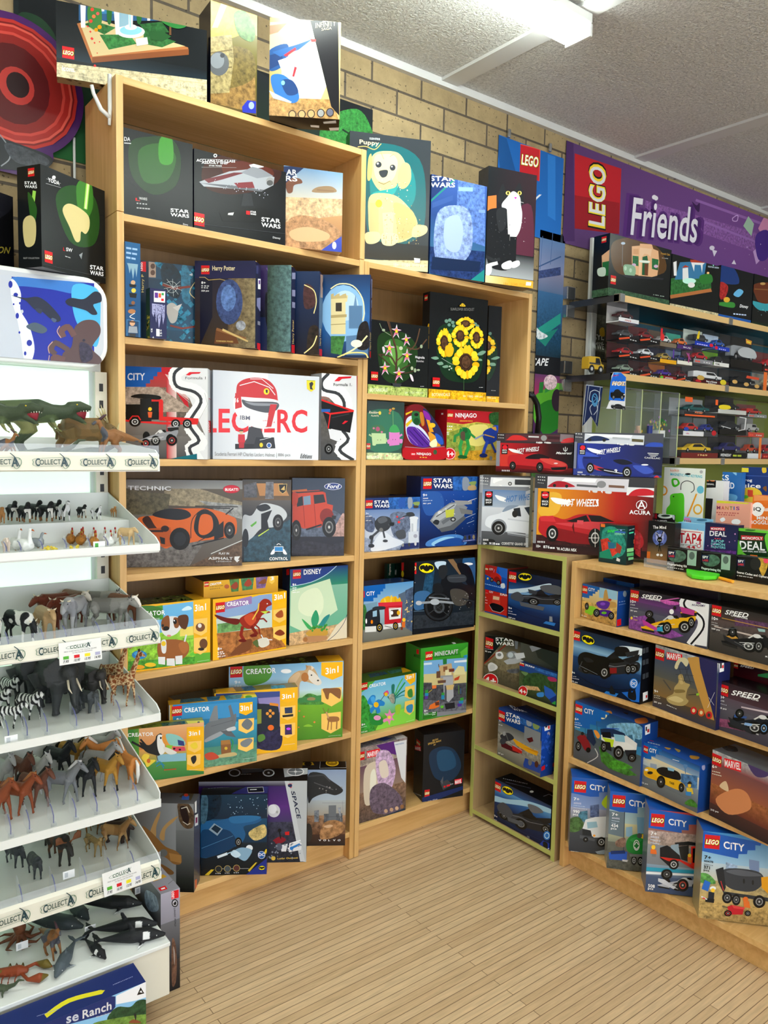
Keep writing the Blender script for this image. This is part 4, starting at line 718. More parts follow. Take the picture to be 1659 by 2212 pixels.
carton('K6',.104,(560,1440),(1248,1428),915,.10,'silver and purple box with a white moon vehicle, third from left on the bottom shelf','''
v 30205c 5a2a80 0 .35;v 5a2a80 3a3a5c .3 .55;v 3a3c50~ 20242e~ .5 1;v 8a8a94 2a2040 0 .06;e d8d8dc 1042,1100 40,42;e f0f0f2 1032,1090 28,30;e aaa 1062,1108 8,9
p b8bcc0 1112,890 1258,880 1250,1428 1225,1425 1160,1110;p c8ccd0 1105,880 1130,880 1180,1120 1240,1425 1210,1425
t 1c2440 1150,975 1190,1150 -26 SPACE
p e8e8ec 1130,1340 1190,1290 1220,1310 1215,1350 1140,1365;s 2a7ac8 14 1150,1340 1205,1315;s f4f4f6 8 1140,1350 1145,1310 1210,1290;e 2a7ac8 1155,1340 12,12;c 8a1c2c 1035,1290 1080,1265 1120,1285 1080,1310 1040,1305;p c22 1112,1235 1140,1232 1140,1255 1114,1255;e 15161c 1078,1225 12,12;s 15161c 8 1078,1235 1085,1275;p e8e8ec 1085,1320 1130,1310 1120,1360 1090,1360;e 2c3040 1028,1320 26,30;e 555a6c 1075,1330 20,24
e e8c24a 1038,1403 14,14;t e8c24a 1064,1414 1196,1408 14 Lunar Outpost;* 8890a0 30 3 .6 .75 .95 .95
e c33 1150,945 8,8;e 1a2c5a 1145,937 14,12;s e54 2 1132,930 1162,925
=T;b 101114;p b8bcc0 1100,815 1258,812 1258,865 1110,885;e e8e8ea 1180,850 56,28;e 777b80 1180,850 48,23;e e8e8ea 1180,850 10,6;s e8e8ea 3 1135,850 1225,850;s e8e8ea 3 1180,828 1180,872;e a8acb0 790,858 38,24;e 222 790,858 30,18;e b8bcc0 1008,858 38,24;e 222 1008,858 30,18;e 999 1008,858 8,6;p 3c4046 830,830 960,820 980,850 840,862;s 999 2 830,835 960,830;d 999 830,870 900,868 4''',base='14151a')
carton('K6',.104,(1216,1325),(1497,1322),838,.07,'box with a black digger bucket above a construction site, right end of the bottom shelf','''
v 8a9cba b0bcc8 0 .4;v b0b8bc a89a86 .4 .62;v a07a5c~ 6a4630~ .6 .85;v 4a3228 2c2220 .85 1;c 2a2c30 1262,870 1350,860 1400,900 1484,965 1440,1000 1380,990 1330,1000 1290,1020 1262,1045;s 55585e 5 1300,920 1420,965;s 3c3f44 10 1265,880 1360,870 1400,910;* 888 8 3 .3 .2 .9 .3
s 8a8a90 2 1350,1050 1495,1050;s 8a8a90 2 1480,1040 1484,1110;p 5c6066~ 1362,1120 1480,1115 1482,1170 1362,1175;p 6c7076 1392,1066 1440,1064 1440,1170 1392,1172;p 7a7e86~ 1300,1100 1330,1095 1330,1170 1300,1172;p 8a8e96~ 1450,1080 1470,1078 1470,1170;s 3a3c40 1.5 1370,1140 1480,1136
c a87a50~ 1360,1180 1440,1160 1497,1200 1450,1260 1340,1280;e 3a342e 1264,1240 24,60;c d8b08a 1360,1200 1400,1188 1420,1196 1390,1210
t fff 1328,1295 1345,1293 12 V;t fff 1358,1295 1376,1293 12 O;t fff 1390,1295 1402,1293 12 L;t fff 1420,1295 1436,1293 12 V;t fff 1450,1295 1468,1293 12 O
=T;b 1a1a1c;p 0e0e10 1340,770 1500,765 1505,825 1335,828;s ccc 1.5 1340,770 1500,765 1505,825 1335,828 1340,770;e d8a81c 1415,795 42,21;e 8a6410 1415,795 34,16;d d8a81c 1392,797 1438,795 8;p a8841c 1090,795 1290,790 1300,808 1095,812;e 111 1120,803 24,12;e 111 1260,800 24,12
=R;b 15161a''',base='2a2624')
# ================= boxes on the shorter bookcase =================
carton('K2',2.12,(20,None,.10),(332,None,-.012),148,.06,'tall dark box with a sandy brick built puppy, leftmost on the shorter bookcase top','''
v 2a3036 20262a 0 1;c 0c5a60 90,240 180,200 300,260 325,420 300,560 180,600 100,560;c 0a7c80 110,260 180,230 270,300 280,420 200,500 120,460;v 1a1a18 2c2618 .8 .93
p c8b988~ 20,652 334,655 334,700 20,700;f d9cda0 0 .94 1 1;s c0b080 3 95,672 330,680;t f0e8c8 200,678 218,679 14 18+;t f0e8c8 232,679 262,681 14 11384;t f0e8c8 272,681 318,684 14 2102 pcs
t e9d9a8 66,205 142,212 22 Puppy;o e6ecf0 105,183 146,186 8 GOLDEN RETRIEVER;S d9b76a 3 60,212 90,210 125,222 150,200
c d9c486 110,260 130,235 170,228 215,235 240,265 245,300 225,350 200,385 150,385 120,350 105,300;c c4ad6c 100,260 112,240 116,300 108,340 96,335;c cfba7c 235,275 262,285 266,340 245,372 222,370 215,320;c e6d6a0 125,250 160,240 200,245 215,280 195,340 150,350 125,320
e 30343c 140,281 12,12;e 30343c 195,293 11,12;e fff 137,277 4,4;e fff 192,289 3,3;c 2c3036 145,305 175,303 172,325 155,332 143,318;s 8a744a 3 140,350 160,358 185,345;s b8a060 2 150,235 160,260;s b8a060 2 185,250 200,240
c 1a9a98 120,390 200,372 214,352 214,370 190,405 130,412;c d9c486 110,400 200,400 260,450 290,500 285,550 240,580 200,585 180,560 150,570 110,560 100,480;c c4ad6c 200,430 270,460 288,520 270,560 220,570 210,510;c ddca90 280,520 325,520 328,545 300,562 270,560
p e0cf98 155,470 200,465 195,560 160,560;p cbb678 105,430 140,430 140,560 105,560;c e0cf98 90,548 140,545 145,575 120,590 92,585;c e6d6a0 155,550 210,552 215,580 190,598 155,590;s a89258 2 170,560 168,590;s a89258 2 190,560 190,592
e f2cf2a 141,433 13,15;* b8a060 60 2.2 .4 .6 .9 .8;* f0e4b8 40 2 .35 .3 .75 .8;* 8a7440 26 1.5 .35 .3 .8 .8
p e9eef2 278,645 302,648 300,664 280,664''',base='1c2226')
carton('K2',2.12,(338,None,.004),(552,None,-.03),318,.06,'blue box with hangar picture and diagonal title band, between puppy and cat boxes','''
v 3a5aa0 2c4a86 0 .4;v 2c4a86 3f7a9a .4 1;p 5a7ac0~ 450,340 555,345 555,600 440,560;p 8fb0e8 452,368 508,370 508,386 452,384;p c8dcf8 470,482 498,484 498,504 470,502;p 7a9ad8 530,456 556,458 556,470 530,468;p 22386c~ 340,600 555,620 550,740 340,705
p 3a5a9a 350,430 430,400 430,420 350,450;p 1a7a72 338,320 345,320 345,330;s 2a8a78 6 342,425 460,318;p 24386a 338,322 450,318 345,415
k sw fff 342,324 438,325 342,370
c 8aa0d8~ 370,470 450,440 500,480 500,620 430,680 360,640;c a8bce8 400,500 450,480 470,540 450,620 400,600;p 16284a 350,640 540,660 530,700 345,690
p 1f8a86 490,738 552,690 550,745''',base='243a6c')
carton('K2',2.12,(556,None,-.028),(742,None,-.075),285,.07,'tall dark box with a brick built black and white cat, rightmost on the shorter bookcase','''
v 3a3c40 24222a 0 .5;v 24222a 4a2a38 .5 .8;v 3a2830 707478 .8 .94;h 1c2024 34262c 0 1;p d8743a 560,405 600,400 600,450 565,462;c 5a2a3c 650,500 735,440 740,660 680,700;v 1a1c20 a8acb0 .72 .93
f f3b23c 0 .935 1 1;h fadfa8 f3b23c 0 .935 .5 1;t e09a2a 628,752 645,753 12 18+;t e09a2a 655,753 682,755 12 21349;t e09a2a 688,755 712,756 12 1710 pcs;p f0f4f8 716,738 736,740 734,753 714,752
c 26282c 606,400 625,355 640,390 670,380 690,352 704,400 700,440 670,450 640,440 610,430;c f2f2f2 640,410 665,385 690,405 695,440 700,480 690,540 660,580 640,560 635,480 620,440;e f0d06a 645,392 9,8;e 111 645,392 3,6;e f0d06a 690,392 8,8;e 111 690,392 3,6;p f0a 668,408 680,408 674,416;s ddd 1.5 660,425 640,430;s ddd 1.5 690,425 705,430
c 1c1e22 560,470 600,450 640,460 650,560 655,680 600,690 565,660 556,560;c 2a2c30 600,460 640,455 636,520 610,540;p f4f4f4 640,440 690,440 692,520 660,582 645,560;s 1c1e22 26 665,570 662,660;s 1c1e22 24 640,560 635,660
c f2f2f2 622,668 655,655 660,680 640,690 622,685;c f2f2f2 655,665 685,655 690,672 670,684 655,680;c f0f0ee 555,680 565,668 580,675 580,700 568,714 554,705;s e8e8e8 14 575,672 600,665;s 2a2c30 12 560,640 590,655 610,650;* 44464c 40 1.6 .05 .4 .5 .8;* d8d8d8 20 1.4 .4 .35 .8 .6''',base='2a2a2e')
carton('K4',1.675,(188,None,.012),(632,None,.002),445,.06,'black box with pink magnolia blossoms and a light green base band','''
b 15181a;c 1e3a1a 260,600 340,540 480,560 560,680 520,860 400,930 290,860;c 3a6a2c 320,620 420,600 500,690 470,820 380,860 300,780;c 6aa04a 370,650 430,660 450,740 400,800 350,740
f b8c870~ 0 .875 1 1;f a8c060 0 .875 1 .895;* 7a9a40 40 3 0 .88 1 1;t e6ecd0 203,990 335,988 26 BOTANICALS;t d8e0b8 465,1004 488,1004 16 18+;t d8e0b8 502,1004 535,1004 16 1131;t d8e0b8 545,1004 602,1006 16 435 pcs
S 4a3428 14 395,930 400,800 402,700 380,600 345,470;S 4a3428 11 400,800 360,730 280,710;S 5a4030 9 402,760 470,700 540,640 575,520;S 5a4030 9 480,660 560,670 625,600;S 4a3428 8 400,850 470,850 545,830;S 4a3428 9 395,900 430,830 500,790;S 4a3428 9 350,790 300,740 270,710;S 8a9a7a 4 360,570 300,530 275,480;S 5a4030 8 395,640 370,580 330,455
k lily f 365,480 440,490 360,585;k lily f 432,560 505,548 440,655;k lily f 308,600 392,612 300,718;k lily f 438,665 518,668 436,775;k lily f 270,765 352,758 272,868;k lily f 370,805 460,800 372,910
c dfd0d8 290,660 305,655 312,690 300,700;c e8d8e0 495,860 515,870 525,910 510,905;e c8ccb0 430,665 14,14;e 9aa88a 300,530 12,10;e 9aa88a 582,652 10,14;e 9aa88a 535,830 10,16;e b8c0a0 512,815 10,14;e 9aa88a 560,828 12,8
t 6a6a6e 0,0 1,1 1 x
t e0dce0 537,745 606,750 24 Magnolia;o d0ccd0 545,768 600,770 16 Branches;L 207,838 52;d ccc 575,952 604,952 4;p 3a3c40 365,925 435,930 425,955 372,952'''.replace('t 6a6a6e 0,0 1,1 1 x\n',''),base='15181a')
_SF='''b 14171a;c 12301c 700,560 800,470 980,480 1050,620 1020,880 880,920 740,850;c 1c4a28 760,560 900,520 1000,640 950,820 800,820;h 14171a 22262a 0 0
s 3a5a34 5 905,800 905,980;c 7aa088 660,735 700,726 718,742 690,750;c 7aa088 705,775 740,765 752,785 720,790;c 7aa088 745,800 780,790 790,806 760,812;c 7aa088 1000,712 1040,684 1070,690 1040,716;c 7aa088 1000,740 1035,745 1040,758 1005,756;e 6a9080 775,462 14,14;e 6a9080 800,455 13,13;e 6a9080 822,472 13,13;e 6a9080 795,490 12,12;e 6a9080 828,498 12,12;e 6a9080 990,485 13,13;e 6a9080 1008,500 12,12;S 9ab0a0 3 740,740 790,770 830,790;e c0d0c0 800,800 6,6;e c0d0c0 812,815 6,6;e c0d0c0 795,825 5,5
k flower f 848,430 985,432 848,530;k flower f 700,512 815,520 700,725;k flower f 812,488 938,490 812,655;k flower f 942,500 1048,505 942,665;c f0b81a 765,650 800,642 825,670 812,720 780,728 762,695;k flower f 818,640 1012,645 818,890
'''
carton('K4',1.675,(634,None,.05),(1062,None,.028),240,.045,'black box with a sunflower bouquet and yellow base band, front one of the pair','''
'''+_SF+'''f f3b51c~ 0 .91 1 1;* d89a10 40 3 0 .915 1 1;t f8e8b8 660,1024 795,1022 24 BOTANICALS;t f8e8b8 893,1030 913,1031 16 18+;t f8e8b8 928,1031 968,1033 16 11502;t f8e8b8 980,1033 1040,1036 16 686 pcs
c e8c02a 868,352 880,334 890,330 902,338 910,354;s 14171a 2 880,352 878,336;s 14171a 2 895,352 898,336;o 8a8a88 800,388 975,390 24 SUNFLOWER BOUQUET;L 666,882 54;d ccc 1012,960 1044,960 4
=L;b 121416;L 612,270 24;e e8b01a 645,520 12,40;e e8b01a 645,620 14,50;f f3b51c 0 .91 1 1''',base='14171a')
carton('K4',1.675,(1070,None,.075),(1166,None,.06),345,.07,'second black sunflower box, half hidden behind the first','''
b 14171a;c 12301c 1040,560 1140,600 1150,780 1080,900;k flower f 1010,570 1142,575 1010,715;k flower f 1000,720 1105,725 1000,870;c 7aa088 1105,745 1150,725 1172,735 1140,750;c 7aa088 1100,775 1135,775 1140,795 1105,795;e 6a9080 1100,555 12,12
f f3b51c~ 0 .93 1 1;t f8e8b8 1080,1042 1142,1046 16 686 pcs;d ccc 1108,982 1144,984 4''',base='14171a')
carton('K4',1.445,(178,None,.03),(452,None,.004),1055,.06,'dark green box with two smiling brick plant pots','''
v 0c2c22 124a34;c 1a6a4a 180,1150 420,1150 450,1400 200,1420;f c8d89a~ 0 .885 1 1;* e8f0c0 30 3 0 .9 1 1;* d87 8 3 0 .9 1 1;t f0f4e0 178,1486 270,1484 18 BOTANICALS
i e8e0c0 196,1158 268,1160 26 Rocking;t e8e0c0 214,1174 270,1176 12 PLANTS;e f0d83a 278,1148 10,14;L 170,1374 38
e 9a3a5a 262,1272 18,18;c 2c6a3a 205,1270 235,1240 290,1240 315,1270 300,1300 220,1300;e a84a6a 262,1268 16,18;e c86a8a 232,1262 8,8;e c86a8a 292,1290 8,8
p b8d49a 215,1298 322,1300 324,1376 222,1382;e 333 262,1350 3,3;e 333 284,1350 3,3;s a8c48a 12 215,1320 200,1310;s a8c48a 12 324,1340 330,1360;e b8d49a 235,1384 14,8
p d87ac0 346,1290 425,1292 424,1386 348,1394;c d87ac0 333,1352 350,1345 350,1375 336,1376;s d87ac0 14 425,1320 440,1310;c d87ac0 425,1345 446,1345 444,1372 426,1372;e 333 374,1346 3,3;e 333 394,1346 3,3
c 2f9a4a 350,1290 355,1255 378,1236 400,1240 420,1270 420,1292;s 7ab86a 3 376,1240 374,1130;e c87a3a 355,1128 10,12;e c8a03a 378,1116 12,8;e b8743a 350,1150 8,8''',base='0c3426')
def _nj():
    # curved blister pack: rounded shark-fin outline
    zb=1.4459; P=[]
    for q in smooth_pts([(468,1495),(462,1320),(468,1150),(500,1095),(560,1082),(610,1105),(680,1190),(740,1290),(766,1400),(752,1495)],True,4):
        h=hit(*px('K4',*q),1,.0); P.append((h.x,h.y,max(zb,h.z)))
    mb=MB(); mb.prism(P,(0,.07,0),PRINT,(*hexc('7a1c20'),1))
    F=Face(mb,(min(p[0] for p in P),0,max(p[2] for p in P)),(1,0,0),(0,0,-1),max(p[0] for p in P)-min(p[0] for p in P),max(p[2] for p in P)-zb); F.K='K4'
    F.draw('''c 7a1c24 470,1490 466,1320 472,1155 505,1100 560,1088 606,1110 676,1195 735,1295 760,1400 750,1490
c d8dcf0 475,1200 520,1170 560,1230 620,1290 660,1370 620,1400 520,1380 475,1300;c 5a2a9a 480,1260 560,1260 640,1340 660,1385 600,1405 510,1370;s 3a1a6a 6 500,1280 600,1390;s 3a1a6a 6 530,1270 640,1390;s 9a6ac8 5 490,1310 560,1385;s b8a0e0 3 540,1250 650,1370
p e8c020 470,1230 530,1180 535,1195 478,1255;p e8c020 470,1150 520,1130 520,1140 472,1165;c 2a6a3a 520,1140 570,1140 590,1200 560,1240 520,1210;e 1c4a2a 552,1210 22,26;e 222 550,1160 16,12;c c87a2a 575,1150 600,1150 610,1230 590,1240
c 2a2f5a 600,1120 650,1150 730,1270 758,1380 700,1380 640,1280;p f0a01c 620,1180 640,1180 680,1290 650,1290;e f3c02a 668,1240 24,18;c 8a2aa0 600,1130 640,1150 660,1200 620,1190;c e8a030 640,1290 700,1330 730,1400 670,1400;c fff4c0 650,1370 700,1340 700,1400 660,1400;c 2a5ac0 690,1300 740,1330 750,1380 710,1370
c c01c24 466,1400 600,1412 760,1400 756,1492 470,1492;s 8a8a9a 4 466,1400 600,1412 760,1398;t fff 512,1462 535,1463 16 L;t fff 552,1466 660,1470 24 NINJAGO;d f0b83a 575,1482 635,1484 7;p d81820 508,1442 544,1442 544,1466 508,1466;t fff 513,1460 540,1461 12 LEGO;e 3a5a3a 690,1440 14,18''')
    tag(mb.build('toy_pack',fix=False),'red and purple curved spinner pack, left of the wide red and green robot box','toy pack')
_nj()
carton('K4',1.445,(772,None,.012),(1152,None,.012),1120,.07,'wide box with green and blue fighting robots under a red header','''
v b8b44a~ c8b050 .2 .9;p 8a9a3a~ 770,1300 900,1260 1000,1280 980,1500 760,1500;c e8d878 920,1260 1080,1240 1060,1380 940,1380;p c8962c~ 760,1440 1150,1420 1150,1500 760,1500;p b8202a 760,1110 1225,1130 1225,1215 1180,1200 1100,1228 1000,1215 900,1232 760,1215;S e0c040 4 760,1218 900,1236 1000,1218 1100,1232 1200,1205
L 782,1132 44;t fff 842,1190 1000,1192 42 NINJAGO;t f0b83a 875,1212 970,1213 10 DRAGONS RISING;d fff 775,1250 825,1252 7;d fff 775,1272 820,1274 6;t fff 772,1300 792,1301 12 103;t fff 772,1314 792,1315 10 pcs
c 1f7a3a 880,1260 935,1260 960,1300 940,1350 890,1350 870,1310;e 1c5a2c 915,1280 18,18;s 2a8a40 20 880,1300 840,1320 835,1360;s 2a8a40 16 950,1300 985,1330;s 2f9a48 24 890,1350 875,1400 885,1470;s 2f9a48 24 930,1350 940,1400 915,1465;e 185a28 885,1475 26,14;e 185a28 905,1478 26,12;s 9ab83a 5 860,1250 890,1265;s 9ab83a 5 950,1240 935,1262;c 5a4a3a 880,1295 910,1290 910,1350 885,1345
c 1c3a9a 1050,1290 1100,1260 1150,1270 1160,1340 1090,1380 1050,1340;s 2a4ab8 22 1080,1360 1060,1410 1050,1450;s d8a040 8 1060,1310 1130,1330;s 8a93b8 12 1050,1310 990,1340;e 14286c 1050,1465 30,16;c 2a4ab8 1120,1250 1180,1230 1210,1250 1180,1300;c d8a040 1110,1260 1140,1250 1145,1280;s 1c3a9a 16 1110,1370 1140,1440
e d81820 797,1452 46,46;e fff 797,1452 43,43;e d81820 797,1452 40,40;t fff 766,1476 830,1478 46 4+;c 2c5a2a~ 1100,1150 1220,1150 1215,1230 1110,1230;e c8a040 1105,1462 14,16;e 888 1105,1485 12,16
=L;b a01820;d fff 738,1160 752,1160 12''',base='a8901c')
carton('K7',1.114,(155,None,.03),(548,None,.004),318,.10,'box with a grey walker and white tower on snow, left on the fourth shelf','''
v 6a86b8 a8b8d4 .22 .6;v a8b4cc 8a96b0~ .6 1;v 16306c 16306c 0 .22;p 2a62b0~ 330,310 560,300 558,392 330,398;p c8d0e0 160,500 300,470 400,560 300,640 160,600;c 6a7690~ 340,440 440,420 500,500 420,600 360,580;c 5a6684~ 160,440 230,470 220,560 160,540;c e0e6f2 280,560 360,600 440,640 300,690 200,690
L 166,334 50;k sw fff 226,334 334,332 228,388;c 9aa4b4 468,320 492,312 502,345 495,385 470,388;c 8aa05a 505,350 550,345 545,370 520,372;e 4a3a2a 525,380 20,10;p 2a5ab0 400,320 450,318 450,385 400,388;t fff 166,438 186,436 14 7+;d fff 166,452 210,450 5;t eee 166,486 205,483 10 293 pcs
c 3a3e44 230,490 270,450 330,455 350,490 330,540 280,560 240,540;c 5a5e66 250,470 300,450 320,480 270,500;s 4a4e56 12 330,510 365,495;e 2c2e34 352,505 18,14;s 33363c 4 225,460 235,500;s 33363c 4 205,480 215,500;s 4a4e56 16 255,555 215,590 205,640;s 4a4e56 12 290,555 300,600;e 3a3e46 205,600 16,16;e 3a3e46 205,660 22,14;e 44484e 305,625 18,10;e 777 275,545 14,14
p e6eaf0 482,470 535,465 530,560 485,560;e e6eaf0 510,462 32,14;p c0c6d0 492,500 505,500 505,560 492,560;c 3a3e44 455,425 500,420 515,445 470,450;s 3a3e44 7 430,452 470,440;e e33 390,452 7,7;e e33 402,490 9,9;s f8a 3 410,470 440,455;p d8dee8 470,560 540,555 545,660 470,670;c 50545c 380,560 440,545 450,600 400,610;e aab 520,590 14,14;p 2a3468 405,690 430,645 545,635 545,672;e 999 430,655 8,12;e 444 475,652 8,14;e ddd 520,645 8,14
=T;b 14244c''',base='16306c')
for _x0,_x1,_y in ((305,392,.17),(396,480,.166),(486,562,.162)):
    carton('K7',1.114,(_x0,None,_y),(_x1,None,_y),150,.06,'dark blue box end, one of three behind the snow walker box','''b 14204c;v 1a2a5c 101a3c;L %d,172 24;k sw ddd %d,210 %d,212 %d,252'''%(_x0+28,_x0+16,_x0+68,_x0+16),base='14204c',group='three dark blue boxes in a row',zt=1.30+(.004 if _x0>390 else 0))
carton('K7',1.114,(550,None,.012),(962,None,-.02),165,.10,'box with a chunky grey spaceship over a blue planet','''
v 102a6c 0c1c4c 0 .3;v 1a4aa0 0c1c4c .2 .9;p 16306c 560,160 968,155 966,265 562,268;p 2a62b0~ 790,165 966,158 965,262 792,264;c 2a5aa8 570,290 700,280 720,400 600,440;c 4a86d0 620,620 760,580 860,590 880,650 700,660 600,662;c 9ad0f0 640,640 720,600 800,600 760,640 660,662;c 1c4a9a 660,660 740,615 840,605 860,655;* fff 40 .9 .3 .25 1 .9
L 578,178 62;k sw fff 650,174 786,176 652,248;c 8a94a4 860,180 890,168 908,200 902,255 862,258;c 8aa05a 905,205 955,198 950,225 925,228;c b89a6a 905,230 950,228 955,258 900,260;t fff 575,308 606,306 20 9+;t fff 575,326 612,324 9 75445;d cde 575,340 645,338 5;t fff 575,366 632,362 13 701 pcs
k ship f 600,320 930,300 610,590;p c8ca4a 735,405 800,395 795,450 740,460;s fff 3 900,340 960,320;s bcd 3 880,460 950,430;s bcd 3 890,500 940,480
p 2a3a78 850,635 870,585 960,570 960,625;e 3a3e3a 877,602 9,16;e 222 907,600 9,16;e 9a8a6a 938,597 9,16;d ccf 862,628 950,618 4''',base='102050')
carton('K7',.787,(145,None,.02),(499,None,.01),950,.09,'box with a red food truck carrying giant fries','''
v 5a9ad0 9ac0dc 0 .4;v a8c4d4 8aa0a8 .4 .75;v 8a8a80 6a6a62 .75 1;p 5a6a80 400,1010 505,960 505,1240 410,1230;p 4a5a74~ 450,980 512,950 505,1280 455,1250;* f0d080 20 3 .82 .3 1 .75;p 7aa0b8 150,1080 250,1060 250,1200 150,1220;c 3a7a3a~ 148,1090 170,1110 172,1220 148,1260
k city f 140,935 305,930 145,1060;t fff 170,1020 230,1014 30 CiTY;p d81820 145,985 158,984 158,1030 145,1032
c f3b81c 275,1050 300,1030 330,1020 345,1030 380,1022 395,1040 410,1030 410,1075 280,1080;s f8d24a 12 300,1040 310,1075;s f8d24a 12 350,1020 345,1070;s e8a818 12 375,1030 380,1070
p c8202c 255,1070 428,1060 425,1180 415,1225 300,1235 300,1110 258,1110;p e03040 255,1068 428,1060 425,1085 260,1100;p f0f0ec 330,1105 420,1100 415,1180 335,1190;p 4a3020 345,1120 400,1115 400,1165 348,1170;e f3b81c 400,1140 12,16;e fff 352,1140 10,14;s c02 3 325,1110 425,1100
c 22262c 165,1150 200,1120 245,1110 262,1120 265,1220 220,1250 165,1240;c 30363e 212,1108 240,1095 300,1095 300,1115 230,1120;p 9ac0d8 215,1130 245,1122 245,1165 215,1170;p e8e8e4 160,1240 240,1235 240,1275 160,1280;p e8e8e4 290,1225 415,1212 420,1240 290,1260;w 263,1245 24,34 d8b03a;w 378,1235 20,28 d8b03a;s 222 4 300,1235 350,1245;e fff 168,1200 6,18;e f80 208,1205 8,14
e fc3 438,1190 12,14;p e8742c 422,1205 448,1205 445,1245 425,1245;p 7a3a2a 415,1240 430,1242 430,1262 415,1262
=T;v 1c3f7a 16305c;d c8843a 190,905 300,895 10''',base='1a3a74')
carton('K7',.787,(312,None,.19),(405,None,.185),745,.02,'dark green box edge standing behind the food truck and motorbike boxes','''b 143a2c;p d81820 345,740 362,740 362,785 345,785;t e8e0c8 348,870 350,790 -18 Hogwarts;s 0c2018 6 378,745 378,900;t ddd 385,870 386,830 -10 S''',zt=.787+.245,base='143a2c')
carton('K7',.787,(505,None,.012),(941,None,-.018),775,.09,'black box with a big dark motorbike on a night street','''
v 14202c 1c2c3c 0 .5;v 1c2836 10141a .5 1;c 2c5a8a 860,760 945,740 942,1000 900,940;p 8a6a4a 750,755 790,750 860,850 840,870;p 1f4a6a~ 600,840 660,830 640,1000 560,1060;c 3a6a9a 520,1000 620,990 640,1080 520,1120;p 2a3038~ 508,1160 720,1150 945,1120 942,1222 505,1258;s 6a8aa8 3 510,1130 700,1120;c cfe6f8 660,780 740,775 720,830 690,835;e fff 900,790 34,10;c 0c0e12 820,790 900,800 942,900 942,1000 860,880
L 462,786 68;k bat f 545,783 656,785 547,855;t fff 458,900 508,896 24 12+;t ccc 458,918 500,915 10 41573;d 999 460,930 525,926 5
c 14161a 700,1000 710,900 760,870 830,880 860,930 940,960 940,1060 860,1040 790,1080 720,1040;c 26282c 690,810 740,800 750,850 720,900 690,870;c 3a3e44 755,875 870,868 878,915 770,920;s 5a5e66 4 760,890 875,885
e 101114 685,1095 105,108;e 26282c 685,1095 96,98;e 101114 685,1095 80,84;e 4a4e54 690,1100 40,44;e 222 690,1100 26,30;s 33363a 5 600,1040 760,1160;s 33363a 5 610,1150 770,1040
s 9aa0a8 16 540,1070 700,1060 800,1070;e c0c6cc 545,1070 22,16;e b8bec4 660,1062 34,22;s 8a9098 10 620,1030 760,1040;c 4a4640 770,980 840,970 900,1010 880,1080 800,1080;s 2a2c30 12 860,1040 940,1060;e 18191c 905,1080 22,26;c 1a1c20 650,940 700,930 720,990 660,1000;* 999 20 2 .5 .5 .95 .75
=L;b 101214;p d81820 418,780 440,780 438,838 418,840;e e8c81c 430,862 9,24;s 14181c 3 405,760 450,780
=T;b 14171a''',base='14171c')
carton('K8',.445,(130,748),(521,656),385,.10,'yellow edged box with a brick built hummingbird and blue flower','''
v 6ab8e0 8acce0 0 .4;v 8accd8 6ab83c .4 .75;v 6ab03a 3f8a2a .75 1;c 3a9a3a~ 135,480 190,540 230,740 135,745;c 8ad84a 300,640 520,540 520,660 250,740;p 4aa83a 135,375 250,350 180,420 135,450;p f6c01c 128,380 180,370 150,395 130,400;L 131,380 48;t fff 190,418 310,396 24 CREATOR
p fb1 448,298 524,290 520,370 485,395 445,352;t fff 455,362 508,346 32 3in1
c 2a86d0 185,500 210,470 235,475 235,510 260,500 300,520 295,545 265,550 270,590 245,600 232,570 205,600 195,570 215,545 180,530;c 4aa8e8 200,490 225,480 235,520 215,530;e f6c01c 240,538 18,20;c 2a8a3a 190,620 240,600 290,640 280,680 210,680;s 2a7a2a 5 240,580 240,640;e e8a0c8 248,632 26,18
c e88ab8 290,645 320,630 300,600 325,600 335,570 350,600 375,595 355,625 370,650 345,650 335,685 322,655 295,665;e f6e04a 333,628 12,12;c 9ac83a 375,560 385,540 410,535 420,550 405,600 385,605
c 2a7a6a 320,480 350,470 350,400 372,395 370,450 380,480 375,530 355,520;c 9a9a8a~ 330,475 365,460 372,520 350,525;c d8488a 293,455 320,435 330,460 300,470;s 2a2a2a 3 300,468 272,508;S 2a9a4a 9 380,470 410,430 445,380;S 1a7a5a 8 385,480 420,450 460,430;S 5ab84a 7 375,460 400,400 430,350;S 2a8a8a 6 380,490 430,470 450,470;e f3c41c 310,463 12,14
p f8d060 448,410 515,395 515,470 480,498 443,480;c 3f8a3a 465,440 495,425 500,480 470,480;p f8d060 445,515 513,500 510,580 478,612 440,590;c 3a8ab8 455,550 500,535 495,590 465,590;t fff 134,690 160,684 16 8+;d dfe 134,702 175,692 4;t fff 132,742 175,732 12 212 pcs;s fff 1 455,660 510,645
=T;v 3a6a2a 4a7a2c;p f6b81c 420,275 528,265 528,290 430,310;p 2a5a6a~ 180,320 300,300 330,318 200,345;p 3a7a6a~ 320,298 420,280 425,300 345,318''',base='c8981c')
